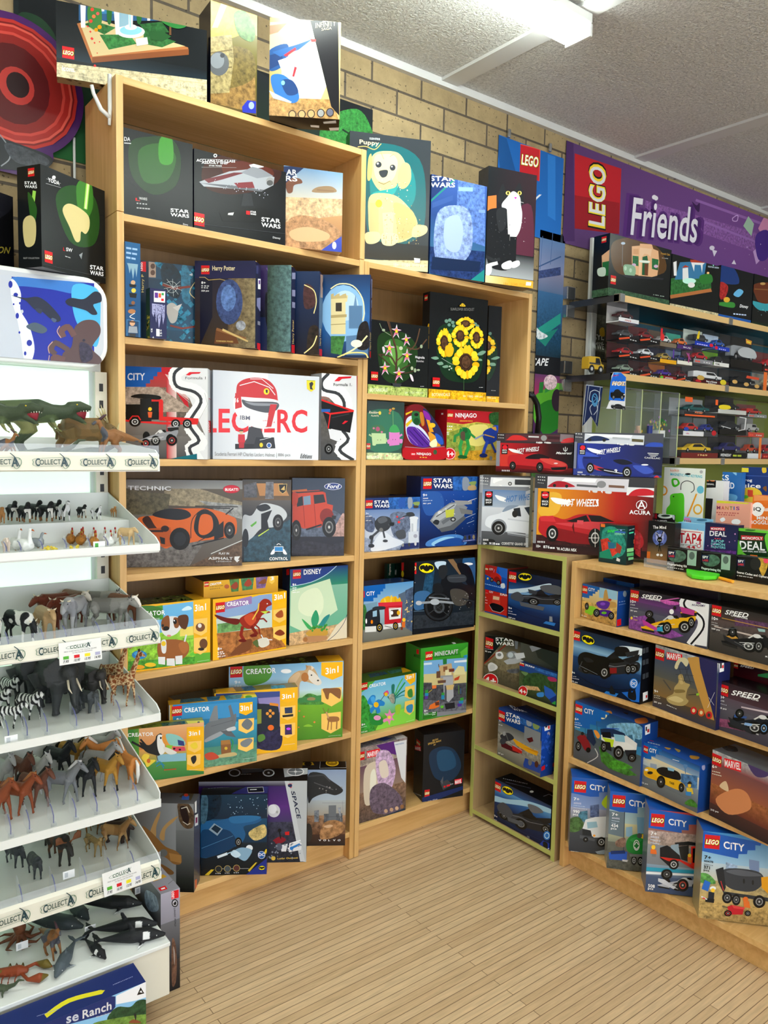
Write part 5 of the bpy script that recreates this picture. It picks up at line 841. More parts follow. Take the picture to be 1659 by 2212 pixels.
carton('K8',.445,(548,None,.012),(885,None,-.02),135,.11,'green box with a brick desert tower scene in square pixel style','''
b 3a9a2c;v 3aa02c 2f8a26 0 .16;p 7ab0e0 582,225 890,200 888,330 580,340;p d8e8f4 582,240 640,235 640,250 582,255;p e8f0f8 800,225 890,215 890,232 800,238;p d8c88a 582,320 890,300 888,400 580,420;p e6dca0 800,300 830,260 870,265 880,320 800,325;p 4a4a50~ 580,380 640,380 640,400 888,380 885,590 575,600;p 6a6a72~ 580,500 760,520 885,500 885,575 575,620;p 8a8a90 575,600 885,575 885,592 570,640
L 594,160 52;t d8d8d8 660,192 828,172 32 MINECRAFT;s 222 2 662,196 828,176
p c8a878 690,260 780,240 790,300 800,380 700,380;p 6a4a34 672,300 700,295 700,345 672,348;p 8a5a3a 720,265 750,262 750,300 722,302;p e6dcb0 735,290 780,285 780,330 735,335;p 7a3a2a 760,282 800,278 800,300 762,304;p 9a9a9a 700,330 790,325 790,345 702,350;p 2a7a3a 718,210 746,205 746,245 720,250;s 5a3a2a 5 688,248 690,268;p b0b0b4 720,340 790,335 795,480 760,520 725,500;p 55555c 730,400 745,400 745,520 730,520;p d8b878 740,400 800,392 790,430 745,432;p c84a2a 800,350 840,330 830,360 800,366;p e87a3a 640,400 672,398 670,420 642,424;p 6a4a3a 680,365 740,360 738,380 682,386
p 3a9a3a 590,435 612,430 612,455 592,458;p 2a8ab8 588,455 615,455 612,475 590,478;p 5a3a9a 590,476 612,474 610,495 588,498;s d8c03a 3 615,450 640,430;p 3a9a3a 708,452 728,450 728,470 708,472;p 2a8ab8 706,470 730,470 728,498 706,500;p 3a9a3a 840,490 866,485 864,510 842,512;p 2a8ab8 830,512 866,506 860,530 835,532;p 5a3a9a 820,530 855,528 850,548 825,552;p e8742c 625,540 690,505 692,550 660,565 615,570;p 6a3a2a 660,520 690,515 690,540 665,545;p 6ac83a 700,545 722,542 722,560 702,564;p 26262a 728,530 800,520 805,560 740,572;s 5a8a3a 5 830,400 832,460;s 2a6a9a 4 845,420 846,460
p 5ab83a 840,160 893,120 893,190 870,192 850,200;p 2a8ab8 865,185 893,178 893,200 870,202;p 2f7a24 575,600 675,585 675,620 570,642;t fff 583,590 608,588 16 8+;t fff 583,604 612,602 8 21582;d dfd 583,612 640,606 4;t fff 640,600 665,598 11 264;t fff 642,614 662,612 9 pcs
=L;v 35922a 2a7a22;p d81820 530,140 547,142 547,178 530,172;t 26541c 512,195 568,212 22 MINECR
=T;v 2a6a22 1f4a1a;d 1a2a14 600,112 780,95 8;p ddd 780,92 800,90 815,100 795,104''',base='2f8526')
carton('K8',.115,(114,1392),(451,1292),850,.08,'grey and purple box with rubble, lower left of the shorter bookcase','''
v 8a7a78~ a8988a~ 0 .3;v 6a4a5a 9a8070 .25 .6;v 8a6a54~ 5a4a44~ .6 1;p 5a2a7a 240,830 370,800 400,900 300,880;p e4e4e6 368,808 458,790 450,1100 420,1060;c d8c8b0 160,1000 260,960 240,1200 160,1250;c f0ecd8 200,1040 230,1000 240,1100 200,1180
L 120,880 38 60;p e8202c 172,872 265,852 265,902 174,922;t fff 178,916 262,898 36 MARVEL;t 5a7ab0 378,830 440,818 10 FANTASTIC
c c8a8c8~ 240,900 330,870 380,1000 340,1150 260,1120;c 6a5a6a~ 200,1150 300,1100 420,1200 400,1300 220,1310;c e8d8c8 260,960 310,940 330,1040 280,1060
p 2a3a4a~ 290,1335 445,1280 450,1295 295,1345;e c8a080 310,1300 13,14;e c8a080 350,1290 13,14;e d8b090 388,1280 13,14;e 9a6a44 425,1268 13,14
=T;v 6a6a70~ 8a8a8e~;p 3a4a8a 230,790 300,770 360,775 300,800;p d8d8da 370,765 440,752 458,775 400,800''',base='7a7a7c')
carton('K8',.115,(570,None,.012),(862,None,-.04),755,.09,'tall black box with a navy base band, lower right of the shorter bookcase','''
b 121418;c 16304a 620,900 700,840 800,860 850,980 780,1080 660,1060;c 1f4a6a 680,880 780,870 810,980 700,1010;p 3a3e44 700,1100 750,1075 790,1110 720,1150;p 55585e 700,1090 722,1050 718,1110;t c8a04a 644,802 684,790 12 IRON;t c8a04a 612,828 705,802 14 SPIDER-MAN;t c8a04a 652,832 668,828 10 SET
p e8202c 803,1075 855,1065 855,1100 803,1112;t fff 806,1108 852,1098 26 MARVEL;p d81820 725,1120 738,1117 738,1130 725,1133;p e8202c 745,1114 770,1108 770,1120 745,1126;d aaa 770,1112 795,1106 5;L 588,1150 36 50
p 16285c 570,1205 862,1120 862,1145 572,1262;t ccd 585,1245 600,1240 12 18+;t ccd 612,1238 638,1232 12 76326;t ccd 645,1230 678,1220 12 379 pcs
=L;b 0e1014;L 530,780 28 44;p e8202c 518,830 562,838 562,872 518,862;t fff 520,860 560,868 22 MARVEL;t bbb 500,1170 562,1195 8 MUST COLLECTION
=T;b 101216''',base='121418')
# ================= boxes in the corner unit and the low bookcase =================
def cx(K,zb,L,R,vt,th,lab,art,**k): return carton(K,zb,(L[0],None,L[1]),(R[0],None,R[1]),vt,th,lab,art,ax='x',**k)
_fr=cx('K7',.847,(1018,1.337),(1176,1.331),972,.11,'red box with a small fire engine, under the matching blue box','''
b 1a4a9a;p c8281c 1014,960 1186,1000 1186,1165 1014,1125;t fff 1026,998 1044,1000 16 L;p d81820 1022,972 1046,976 1046,1000 1022,996;t fff 1052,996 1080,1002 14 CiTY;t fff 1130,1016 1178,1022 22 RAIS;p d84030 1075,1010 1130,1020 1130,1085 1072,1075;p f0c8a0 1080,1020 1125,1028 1122,1050 1078,1044;c 101014 1055,1085 1080,1070 1140,1090 1155,1115 1130,1135 1075,1120;s e8e8e8 2 1052,1085 1075,1125 1130,1140 1158,1120;t fff 1022,1035 1030,1036 10 5+;d fcc 1022,1050 1040,1054 5;d fcc 1022,1070 1040,1074 5''',base='8a2018')
_z=.847+H_[_fr.name]+.0012
cx('K7',_z,(1018,1.337),(1176,1.331),793,.11,'blue and red box with a small rescue buggy, stacked on the fire engine box','''
v 1c5ac0 1a4aa0;p b8281c 1014,788 1110,806 1090,900 1014,860;p 2a6ad0 1110,806 1185,820 1185,900 1130,880;L 1022,808 22;t fff 1052,834 1080,838 14 CiTY;c c8281c 1060,870 1080,850 1115,860 1140,890 1120,925 1075,905;c 8a1c14 1085,900 1110,880 1140,920 1120,940;w 1070,905 12,16 999;w 1118,925 14,18 999;s e8c 3 1085,850 1090,830;c e8eef4 1135,935 1160,930 1165,960 1140,965;d 9cf 1020,935 1165,970 6;e fc3 1042,895 6,8
=T;v 3a2a24 2a2018''',base='7a2a20')
cx('K7',.847,(1183,1.331),(1556,1.329),835,.10,'box with a low dark armoured car, on the top board inside the lime edged unit','''
v 14203a 101c34 0 .2;v 14284a 2a5a9a .2 .4;v 8ab8dc 2a62a8 .38 .5;v 2a62a8 102a5c .5 .75;v 102a5c 0a1c44 .75 1;c cfe6f6 1185,975 1330,960 1480,930 1480,955 1330,990 1185,1000
L 1192,842 55;k bat f 1260,852 1357,858 1260,908;S 0a1a3c 3 1185,1080 1350,1160 1565,1215
k dcar f 1208,935 1590,985 1200,1075;c 4a4e56 1210,1010 1260,990 1300,1030 1280,1060 1215,1040;p 5a5e66 1270,1060 1450,1100 1440,1125 1280,1090;p 3a3e46 1330,970 1400,985 1390,1010 1340,1000;c 55595f 1420,950 1500,940 1568,960 1568,1010 1450,990
t fff 1190,1112 1216,1118 16 9+;d ccd 1190,1128 1222,1135 5;d ccd 1190,1145 1250,1158 5;t fff 1190,1180 1240,1190 13 220 pcs;p 2a7ad0 1440,1215 1460,1200 1530,1215 1520,1235;p 8a9098 1485,1165 1505,1168 1508,1205 1484,1202
=T;b 10141c''',base='10182c')
cx('K8',.572,(1012,1.352),(1545,1.349),18,.06,'grey brown box with small spacecraft over sand, behind the forest creature box','''
v 2a2620 6a6048 0 .3;v 8a8064 7a6e54~ .3 .7;v 6a6048~ 4a4434 .7 1;p 1a1c1e 1015,40 1175,60 1010,250;s 8a2c1c 10 1170,110 1010,248;h 4a4a40 20241e .5 1;p 20241c 1350,60 1560,90 1560,300 1400,200
L 1026,52 56;k sw fff 1096,54 1228,62 1098,110;d ccc 1024,124 1060,128 4;d ccc 1022,140 1085,146 4;t fff 1022,162 1066,168 13 92 pcs
p b8bcc4 1155,225 1240,190 1300,225 1240,245 1180,250;e 888c94 1215,182 40,28;e c8d4dc 1205,182 20,20;p d8dce4 1230,170 1300,165 1310,200 1250,215;p 8a8e96 1340,120 1450,95 1452,125 1360,160;e 55595f 1440,110 14,16;p 6a6e76 1235,80 1260,82 1255,140 1238,138
c f0f0f2 1100,165 1140,160 1155,190 1140,210 1105,205;e 888 1125,180 14,12;c e8e8ea 1045,250 1070,235 1110,260 1105,285 1060,300 1045,280;e d8d8da 1075,270 20,20;s bbb 4 1060,295 1050,305
e fff 1060,368 56,56;e d81820 1060,368 52,52;t fff 1018,384 1102,398 50 4+;c 5a5e66~ 1180,290 1260,280 1260,310 1200,310
=T;b 181410''',base='1c1a18')
cx('K8',.572,(1262,1.330),(1528,1.325),232,.02,'small blue topped box with mossy forest picture, in front of the grey brown box','''
v 16408a 16408a 0 .25;v 2c3a24 4a5a34~ .25 .6;v 4a5a34~ 1c2418 .6 1;p 2a62b0~ 1380,235 1555,285 1552,350 1380,290;L 1270,210 34;k sw fff 1308,216 1376,232 1308,262;c 2c4a24~ 1300,340 1400,310 1550,380 1550,450 1320,420;c 6a8a54 1280,300 1330,310 1310,330;p c8a070~ 1310,400 1400,410 1420,440 1320,430;c a8245a 1470,340 1520,345 1540,370 1490,370
p 1f5ac0 1445,400 1500,430 1540,480 1500,520 1450,470;p 2a9a3a 1510,510 1547,520 1545,545 1500,530;c 3a8ad8 1395,455 1440,450 1440,480 1400,480;p 0c2c7a 1480,500 1550,460 1550,500 1500,525
e fff 1293,442 34,40;e d81820 1293,442 31,37;t fff 1268,452 1318,466 32 4+;d ccc 1270,280 1275,340 5
=T;b 12306a''',base='12306a')
cx('K8',.302,(1108,1.325),(1416,1.30),557,.06,'box with a red and yellow racing podcraft, front one of a matching pair','''
v 16408a 16408a 0 .28;v 6a6a68 9a9a96 .28 .5;v a8a49a~ 8a867a~ .5 .75;v 9a968a 6a665c .75 1;p 2a62b0~ 1230,590 1425,680 1420,740 1230,650;L 1120,574 46;k sw fff 1172,588 1274,614 1172,656;p 8a8e94 1305,690 1420,740 1416,860 1300,800;c 9aa4b4 1322,636 1350,642 1355,690 1322,684;c 8aa05a 1365,670 1412,690 1400,715 1372,708
p 5a1c1c 1130,790 1230,850 1270,890 1230,880 1140,840;p c8281c 1215,830 1290,860 1285,890 1220,865;p f0b01c 1205,765 1260,800 1330,840 1400,880 1395,905 1330,880 1250,830;p d8901c 1290,840 1400,870 1405,890;c 3a3a3e 1130,760 1190,740 1230,780 1170,800;e a8a8aa 1160,745 12,16;s 777 4 1170,740 1190,800;e 44444a 1150,800 22,22;s ccc 3 1180,800 1290,870;p 5a1a1a 1320,780 1360,770 1370,800 1340,810
t fff 1122,660 1140,664 14 7+;d ddd 1120,682 1150,690 5;t fff 1116,890 1154,902 13 207 pcs;p 2a4aa0 1296,965 1310,920 1420,970 1416,1030 1300,985;e 777 1345,950 14,24;e 5a3020 1392,965 14,24
=R;v 1a4ab0 143a8a;p fff 1446,665 1490,655 1488,715 1448,728;p 333 1452,675 1468,671 1468,700 1452,705;p e33 1472,690 1484,688 1484,710 1472,712;e aac 1477,748 10,16;p d81820 1425,985 1450,970 1450,1000 1425,1015;* 2a5ac0~ 30 8 0 .2 1 .8
=T;v 102a5c 1a3a7a;k sw 8a94b0 1190,540 1290,555 1230,580''',base='143a8a')
cx('K8',.302,(1225,1.398),(1500,1.376),557,.06,'box of the same kind pushed behind the racing podcraft box','''
v 16408a 16408a 0 .28;v 6a6a68 9a9a96 .28 1
=R;v 1a4ab0 143a8a;p fff 1528,645 1545,640 1545,690 1530,700;p d81820 1500,960 1530,945 1530,975 1505,985
=T;v 102a5c 1a3a7a''',base='143a8a')
cx('K8',.032,(1085,1.333),(1484,1.331),1068,.09,'black topped box with a dark armoured car and blue glow, lowest in the corner unit','''
v 14284a 2a5a9a 0 .2;v 5a9ad4 2a62a8 .18 .35;v 2a62a8 102a5c .35 .6;v 102a5c 081638 .6 1;c a8d4f0 1085,1190 1180,1215 1330,1230 1500,1290 1500,1320 1330,1270 1085,1230
L 1090,1084 47;k bat f 1143,1112 1223,1140 1143,1168;S 1a2c5c 3 1085,1290 1250,1430 1505,1540
k dcar f 1108,1190 1510,1330 1100,1380;c 4a4e56 1110,1260 1160,1240 1220,1310 1200,1350 1130,1310;p 5a5e66 1180,1340 1300,1380 1290,1410 1190,1370;c 6a6e76 1330,1250 1400,1270 1440,1310 1360,1310
t fff 1088,1338 1112,1350 14 9+;d ccd 1088,1360 1110,1370 4;d ccd 1088,1378 1130,1395 4;t fff 1086,1396 1128,1415 12 220 pcs;p 2a7ad0 1290,1508 1310,1500 1370,1530 1360,1545;p 6a7078 1325,1475 1342,1482 1342,1515 1324,1508;p 1a3ab0 1390,1560 1440,1510 1500,1540 1500,1605;e 2a7ad8 1467,1475 26,32;e dff 1467,1475 18,22;e 2a7ad8 1467,1475 14,17;S fff 4 1410,1545 1440,1580 1500,1560;c 101014 1440,1520 1470,1530 1470,1570 1445,1570
=T;b 10141a;d 8a8e94 1150,1070 1330,1110 6;e ddd 1355,1162 14,8;d 667 1170,1095 1350,1140 4;s ccd 2 1440,1195 1480,1180 1520,1200''',base='0c1222')
# ---------- low bookcase, top row
cx('KB',.909,(202,1.358),(474,1.335),290,.10,'small blue box with a green and purple buggy in a desert','''
v e0d8b0 d8b870 0 .5;v d8b060~ b88a4a~ .5 1;p 9ac8e0 340,320 482,350 482,420 340,400;c c89a50 380,360 400,340 420,420 470,440 470,480 380,460;k city f 200,285 345,310 197,395;L 210,305 42;t fff 257,347 308,358 26 CiTY;p 7a9ac0 250,300 270,305
c 8ad02a 235,500 250,470 300,470 330,500 320,540 280,520 240,520;c 5a2a9a 320,440 370,425 425,440 400,490 340,480;c 4a1c8a 330,500 420,500 450,530 400,550 330,530;e 8a4ad0 370,450 20,12;e 6ac02a 380,520 20,10;e c83a1c 425,418 14,9;w 322,520 26,32 777;w 437,543 24,30 777;w 246,468 16,28 555;p 8ad02a 232,500 290,525 285,540 230,515
t fff 202,405 222,409 14 5+;d 543 205,425 235,430 4;t fff 204,545 244,556 14 81 pcs;e 5a3a1a 290,580 10,7;e 5a3a1a 350,600 12,8
=R;v 1c4a9a 163c84;e 9ab 541,372 14,24;d 7a9ad0 495,440 550,430 7;d 7a9ad0 495,460 550,450 5;p d81820 480,575 512,565 512,615 480,625;d 9ab 520,600 520,550 5''',base='183f8a')
cx('KB',.909,(362,1.475),(600,1.46),245,.09,'blue box behind the green and purple buggy box','''b 1a4a9a;v 1c5ab0 5a9ac8;p 0e3a84 330,250 480,270 470,330 330,300;L 350,268 30''',base='163c84')
cx('KB',.909,(569,1.352),(1180,1.325),325,.085,'wide box with a yellow and pink race car beside a white track band','''
v 2a2230 6a3a7a 0 .3;v 5a3a6a 4a4a5c .3 .5;v 5a5a6a 3a3a4a .5 1;c c85ab0~ 800,400 1000,380 1100,420 900,460;p 8a4a9a~ 575,560 700,540 1000,700 900,720 575,640;p 24202c 578,328 1020,395 1000,440 578,385;p d868b8 830,420 1010,395 1010,400 830,430
p f0f0f2 1010,392 1200,425 1190,785 1050,760 1140,640 1080,520 1010,470
S f4f4f6 62 1030,395 1000,440 1020,490 1090,520 1140,570 1130,650 1060,755;S 1c1c20 15 1035,395 1004,440 1024,484 1094,514 1152,570 1150,650 1060,762
p 6a2a6a 1095,440 1110,436 1140,442 1130,450 1105,448;t 3a2a5a 1065,464 1172,474 16 ACADEMY;L 588,338 66;i fff 672,405 832,420 32 SPEED;t fff 700,412 820,432 12 CHAMPIONS
t fff 586,440 630,446 22 10+;t ddd 586,460 622,464 10 77258;d ccd 586,480 650,490 5;t fff 586,508 638,516 14 201 pcs;e f0c83a 596,560 9,12;d ccc 610,548 645,555 6;d f0c83a 612,575 645,580 5
k f1 f0b41c 675,490 1110,500 670,690;p c03a8a 975,470 1090,500 1085,540 990,520;p 2a9ac0 790,635 840,625 842,665 770,660;p c03a9a 680,570 720,590 800,640 790,660 690,610;e fff 910,510 18,20;e 222 935,480 12,14;w 736,530 32,30 555;w 875,635 36,46 999;w 1065,595 26,42 999
=R;v 8a8a8e 77777b
=T;v 121216 1a1a1e;p 3a3a3e 1060,360 1150,350 1230,400 1140,415''',base='1c1a20')
cx('KB',.909,(640,1.445),(1250,1.42),325,.085,'wide dark box lined up behind the yellow and pink race car box','''b 2a2230;=R;v 8a8a8e 77777b;=T;v 121216 1a1a1e;p 3a3a3e 1130,330 1220,320 1290,370 1200,385''',base='1c1a20',zt=.909+.178)
cx('KB',.909,(1198,1.322),(1830,1.30),450,.085,'wide box with a black and gold race car, right of the track band box','''
v 2a2626 4a3a36 0 .3;v 5a4a48 44403e~ .3 .6;v 4a4440 33302e .6 1;p c8b8b0 1240,620 1659,720 1659,735 1240,630;p 5a3a5a~ 1400,560 1659,600 1659,640 1400,620;s c8943a 5 1300,560 1659,640
L 1224,456 74;i fff 1322,530 1508,560 36 SPEED;t fff 1370,545 1500,572 13 CHAMPIONS;t fff 1222,572 1270,582 24 10+;d ccc 1220,595 1270,606 5;d ccc 1220,612 1275,625 5;t fff 1218,650 1284,664 16 268 pcs
k f1 16161a 1300,600 1830,680 1296,800;p c8943a 1330,700 1400,695 1430,720 1350,725;p 26262a 1310,690 1460,760 1480,810 1320,730;s 777 3 1400,745 1470,780;w 1385,670 34,40 333;w 1590,780 38,50 888;s 55595f 5 1300,640 1420,640;p 9ac0c0 1580,640 1640,650 1640,670 1590,665;t fff 1640,865 1659,868 12 AMG
=T;b 141210''',base='1c1816')
cx('KB',.909,(1270,1.415),(1880,1.395),410,.085,'wide dark box lined up behind the black and gold race car box','''b 1c1816;=T;b 16130f''',base='16120e',zt=.909+.178)
# ---------- second row
cx('KB',.679,(128,1.328),(656,1.320),640,.11,'large box with a black finned car and small blue figure card','''
v 14243a 1c3a5c 0 .25;v 2a5a8a 9ac8e8 .2 .35;v 7aa8d0 2a5a8c .33 .5;v 1c4070 0c2244 .5 .8;v 0c2244 081830 .8 1;h 14243a 2a5a8a 0 0;L 136,655 58;k bat f 205,682 306,712 204,750;c e8f4fc 500,780 680,800 680,850 560,850
k dcar f 178,800 670,810 170,1040;c 0c0d10 180,860 230,825 330,850 420,880 400,980 340,1010 260,980 190,940;c 1c1e22 220,870 260,870 300,900 250,905;c 111216 470,790 560,790 580,850 480,855;p 26282c 545,830 655,810 645,850 560,865;p 8a1a1a 425,950 480,948 480,990 428,994;w 384,985 40,52 aaa;w 570,960 26,40 aaa;s 7a8088 3 190,930 330,1000;s 44484e 6 190,950 210,900;S 0a1428 4 120,970 300,1080 500,1120 680,1100
t fff 127,992 155,1000 20 9+;d ccd 127,1014 170,1022 5;d ccd 127,1030 190,1042 5;t fff 124,1060 176,1072 15 272 pcs;p 2a7ad0 376,1150 400,1130 495,1150 470,1180;c 1a1c20 425,1120 440,1085 460,1120 470,1155 430,1150;p 1f6ad0 520,1140 620,1130 690,1010 680,1220 600,1210;c 181a1e 570,1180 580,1110 600,1140 625,1120 630,1200;e 2a7ad8 615,1070 34,40;e fff 615,1070 26,31;e 2a7ad8 615,1070 22,27;t fff 598,1078 632,1086 22 DC
=R;b 101218;d 44484e 680,840 730,825 40;d 44484e 680,930 730,915 40;d 44484e 680,1040 730,1020 40;p fff 682,1145 720,1130 720,1195 682,1212;p e33 704,1165 716,1160 716,1180 704,1185
=T;b 0c1420;d 667 500,680 620,710 4''',base='0c1626')
cx('KB',.679,(757,1.345),(1247,1.305),765,.05,'box with a sandy stone tower and web net under a silver header','''
v b8bcc0~ 4a5a78 0 .15;v 3a4a68 5a5a54 .15 .5;v 6a6250 8a6a3a .5 .8;v 5a4a34 3a3a4a .8 1;p c8964a 1030,870 1120,860 1240,1360 1180,1340 1100,1100;p 2a2a5c 1120,860 1265,880 1247,1370 1130,950
L 782,790 70;p e8202c 868,825 990,845 990,902 868,882;t fff 872,876 986,896 46 MARVEL;c d8cfa8 930,940 960,880 1010,870 1040,900 1020,940 980,900 950,960
c b8a068 870,1180 920,1150 930,1100 960,1060 960,1010 990,1000 1010,1060 1050,1080 1030,1120 1020,1180 1040,1210 1000,1245 930,1240 880,1215;c 8a7444 930,1120 1000,1120 1010,1140 940,1145;c d8c48a 880,1190 940,1170 1000,1200 960,1220;c c8b078 970,1040 990,1030 1000,1070 975,1075;s 55504a 10 845,1045 900,1120
s 2a2a2c 2 930,960 1040,960;s 2a2a2c 2 940,1000 1080,1010;s 2a2a2c 2 960,1040 1080,1060;s 2a2a2c 2 960,930 1000,1060;s 2a2a2c 2 1010,930 1060,1080;s 2a2a2c 2 1050,920 1000,1060;s 4a4436 6 1040,1160 1110,1155;p 9ad03a 1100,1150 1125,1145 1120,1165 1102,1165
t fff 773,1140 803,1146 22 9+;d ddc 772,1165 820,1175 5;d ddc 772,1180 825,1192 5;t fff 770,1222 828,1236 16 201 pcs;d ddd 870,1240 950,1275 6;e d02a2a 1081,1282 25,30;e d05a2a 1140,1298 25,30;e d02a2a 1201,1318 25,30;e e8d8a0 1081,1282 12,15;e e8d8a0 1140,1298 12,15;e 3a3a3c 1201,1318 12,15;s fff 2 1200,1180 1240,1240;s fff 2 1190,1260 1245,1140
=R;v 24285c 1c2044;p fff 1278,900 1315,888 1315,975 1280,985;p 333 1284,915 1298,910 1298,950 1284,955;p e33 1300,930 1312,926 1312,950 1300,954''',base='20244c')
cx('KB',.679,(1249,1.322),(1850,1.30),1045,.085,'wide box with a black and blue race car, partly cut off at the right','''
v 2a1c24 4a3038 0 .3;v 5a4a58 55505a .3 .5;v 5a5660 3c3844 .5 1;p c8b8c0 1450,1250 1659,1290 1659,1305 1450,1260;p 8a4a6a~ 1250,1340 1400,1360 1500,1450 1250,1400
L 1275,1070 78;i fff 1372,1160 1600,1200 40 SPEED;t fff 1440,1175 1585,1212 15 CHAMPIONS;t fff 1268,1185 1320,1195 26 10+;t ddd 1268,1206 1318,1216 12 77248;d ccd 1268,1225 1340,1245 5;t fff 1268,1268 1336,1282 17 258 pcs
k f1 1c2028 1350,1230 1870,1310 1345,1440;p 3a5a9a 1400,1310 1500,1330 1490,1345 1395,1335;p 26282e 1350,1330 1520,1420 1540,1470 1370,1390;p 8ab0e0 1480,1375 1540,1385 1530,1405 1475,1395;w 1440,1305 34,36 333;w 1630,1420 38,50 6a9ad0;t fff 1570,1470 1590,1474 10 NEC
=T;b 1a1016''',base='1c1418')
cx('KB',.679,(1366,1.42),(1900,1.40),905,.085,'dark red box standing behind the black and blue race car box','''v 2a1014 8a1c30;L 1388,905 40;i fff 1440,940 1550,960 16 SPEED;p 3aa05a 1580,1000 1659,990 1659,1030 1580,1015
=T;b 161012''',base='2a1014')
# ---------- third row
cx('KB',.409,(138,1.338),(656,1.322),1205,.08,'box with a black and white police off roader chasing a red motorbike','''
v 1a3a6a 2a6aa8 0 .3;v 2a7ab0 3a8ab8 .3 .55;v 4a5a60 5a6068 .5 .8;v 5a5e66 4a4e54 .8 1;e f8f0b8 370,1312 34,38;e 9ac8d8 370,1312 50,54~
'''.replace(';e 9ac8d8 370,1312 50,54~','')+'''
c 7ab0d0~ 400,1400 600,1380 680,1420 680,1500 500,1520;p 3a6a8a 560,1480 600,1470 610,1560 560,1550;p 2a5a80 620,1500 680,1520 680,1570 620,1560;s 2a5a7a 4 150,1370 150,1480;s 2a5a7a 4 230,1360 235,1500;s 2a5a7a 4 320,1370 330,1460
k city f 147,1200 420,1260 142,1400;L 158,1228 55;t fff 226,1300 300,1318 38 CiTY;t fff 152,1356 182,1362 20 6+;d def 150,1376 200,1386 5;d def 150,1392 210,1402 5;t fff 148,1415 192,1424 13 198 pcs
p 3f7a2c~ 340,1560 420,1620 640,1790 560,1790 420,1735 360,1680;c 4a9a2c~ 420,1690 480,1670 560,1700 600,1735 450,1735;S ccc 7 310,1580 330,1640 250,1690
c 8a1c24 170,1490 220,1470 250,1500 275,1560 270,1600 230,1590 200,1540;e 222 212,1462 12,14;w 180,1560 22,38 777;e 111 258,1590 18,20;p 1c2c4a 250,1430 290,1430 318,1530 300,1560 245,1500;c f09a3a 300,1440 325,1440 350,1480 330,1500
p e8e8e8 355,1440 440,1425 560,1480 640,1540 630,1620 500,1590 360,1510;p 1c2f52 352,1425 440,1420 540,1460 550,1480 450,1490 355,1470;p 10141c 362,1450 430,1450 440,1500 370,1490;p 8ac0d8 455,1465 540,1475 545,1530 470,1520;p c8e02a 365,1490 460,1510 450,1570 420,1560;p 1a1c22 360,1520 430,1530 440,1600 380,1580;p f0f0ee 465,1540 560,1530 620,1570 600,1600 480,1560;p 20242c 540,1590 635,1590 630,1650 560,1640;w 380,1565 24,42 777;w 495,1610 40,54 777;w 600,1650 34,34 555;s 2a5ac0 6 400,1420 500,1425
=R;v 1c4a98 163c80;p fff 698,1400 740,1385 738,1460 700,1475;p c33 716,1430 732,1424 732,1450 716,1455;p 333 704,1412 714,1408 714,1440 704,1444
=T;v 163c80 1c4a94;c c8843a 390,1290 430,1285 440,1310 400,1315;c c8743a 620,1350 700,1340 720,1375 640,1385;p 14203a 520,1295 570,1300 560,1315''',base='183f8a')
cx('KC',.409,(657,1.335),(1106,1.305),148,.085,'smaller blue box with a yellow taxi and a stout traveller','''
v 1a4a9a 9ab8d0 0 .3;v e8d8b0 b8c8d0 .25 .5;v 8a98a8 6a7076 .5 .8;v 70767c 5c6268 .8 1;p 2a62b0~ 670,160 900,220 880,270 680,230;v 1c4a8c 3a7ab8 0 .12;p 9aa8c0 740,320 790,330 790,380 740,370;p 4a7ab0~ 980,400 1110,420 1105,520 980,490;s 3a6a9a 5 1010,330 1015,400;c 5a8ac0 1000,330 1030,335 1025,360 1005,358;s e8eef4 4 915,290 965,305
k city f 668,135 850,170 665,275;L 682,175 44;t fff 734,232 790,246 32 CiTY;t fff 678,280 700,284 12 5+;d def 676,296 715,304 4
c f0b81c 695,370 720,350 780,365 850,400 930,440 1000,480 1005,510 960,530 800,460 700,420;c e8a810 700,390 780,410 790,450 720,420;c 14161a 790,370 840,350 920,370 970,400 975,450 900,440 820,410;p 8ac0e0 875,350 930,365 925,385 880,375;e 222 740,395 22,12;e fff 712,372 14,8;w 825,465 34,48 333;w 985,510 22,36 333;t 14161a 892,480 928,490 18 TAXI
e fc3 1048,495 13,16;c 222 1030,480 1050,460 1068,480;p e8c83a 1025,510 1070,515 1080,560 1030,560;p 3a8ad0 1018,540 1065,545 1060,575 1020,570;c 3f7a2c~ 1010,630 1060,600 1106,640 1106,665 1040,650;t fff 670,478 724,492 15 122 pcs
=R;v 1c4a98 163c80;e aac 1155,352 13,24
=T;v 1a4694 1f52a8;d 9ab 720,160 820,185 8;d 9ab 720,180 800,200 5;c c8943a 850,195 900,205 880,215;c c8a84a 930,205 975,220 960,235;c c8943a 1050,260 1120,270 1110,290 1060,285;p d81820 728,140 760,146 770,152 738,146''',base='183f8a')
cx('KC',.409,(1197,1.325),(1740,1.29),213,.10,'box with a silver header and hazy red scene, right end of the third row','''
v b0b2b8~ 8a4a4a 0 .18;v 7a4a4c a05a40 .18 .5;v a8643a~ 6a3228 .5 .8;v 4a2c2a 2c2024 .8 1;c d88a5a 1250,600 1400,520 1500,560 1520,680 1350,720;c 4a3a6a 1500,300 1659,340 1659,420 1560,420;c e8c8a0 1280,500 1330,460 1350,540
L 1225,238 76;p e8202c 1318,280 1450,310 1450,390 1318,350;t fff 1322,345 1446,376 54 MARVEL;t fff 1224,355 1262,364 24 6+;d eed 1224,384 1290,400 6;d eed 1224,404 1300,424 6;t fff 1212,692 1274,712 18 315 pcs
=T;v 8a8c90 55575c;c 3a3c40~ 1300,180 1400,190 1420,230 1330,220''',base='9a9ca0')
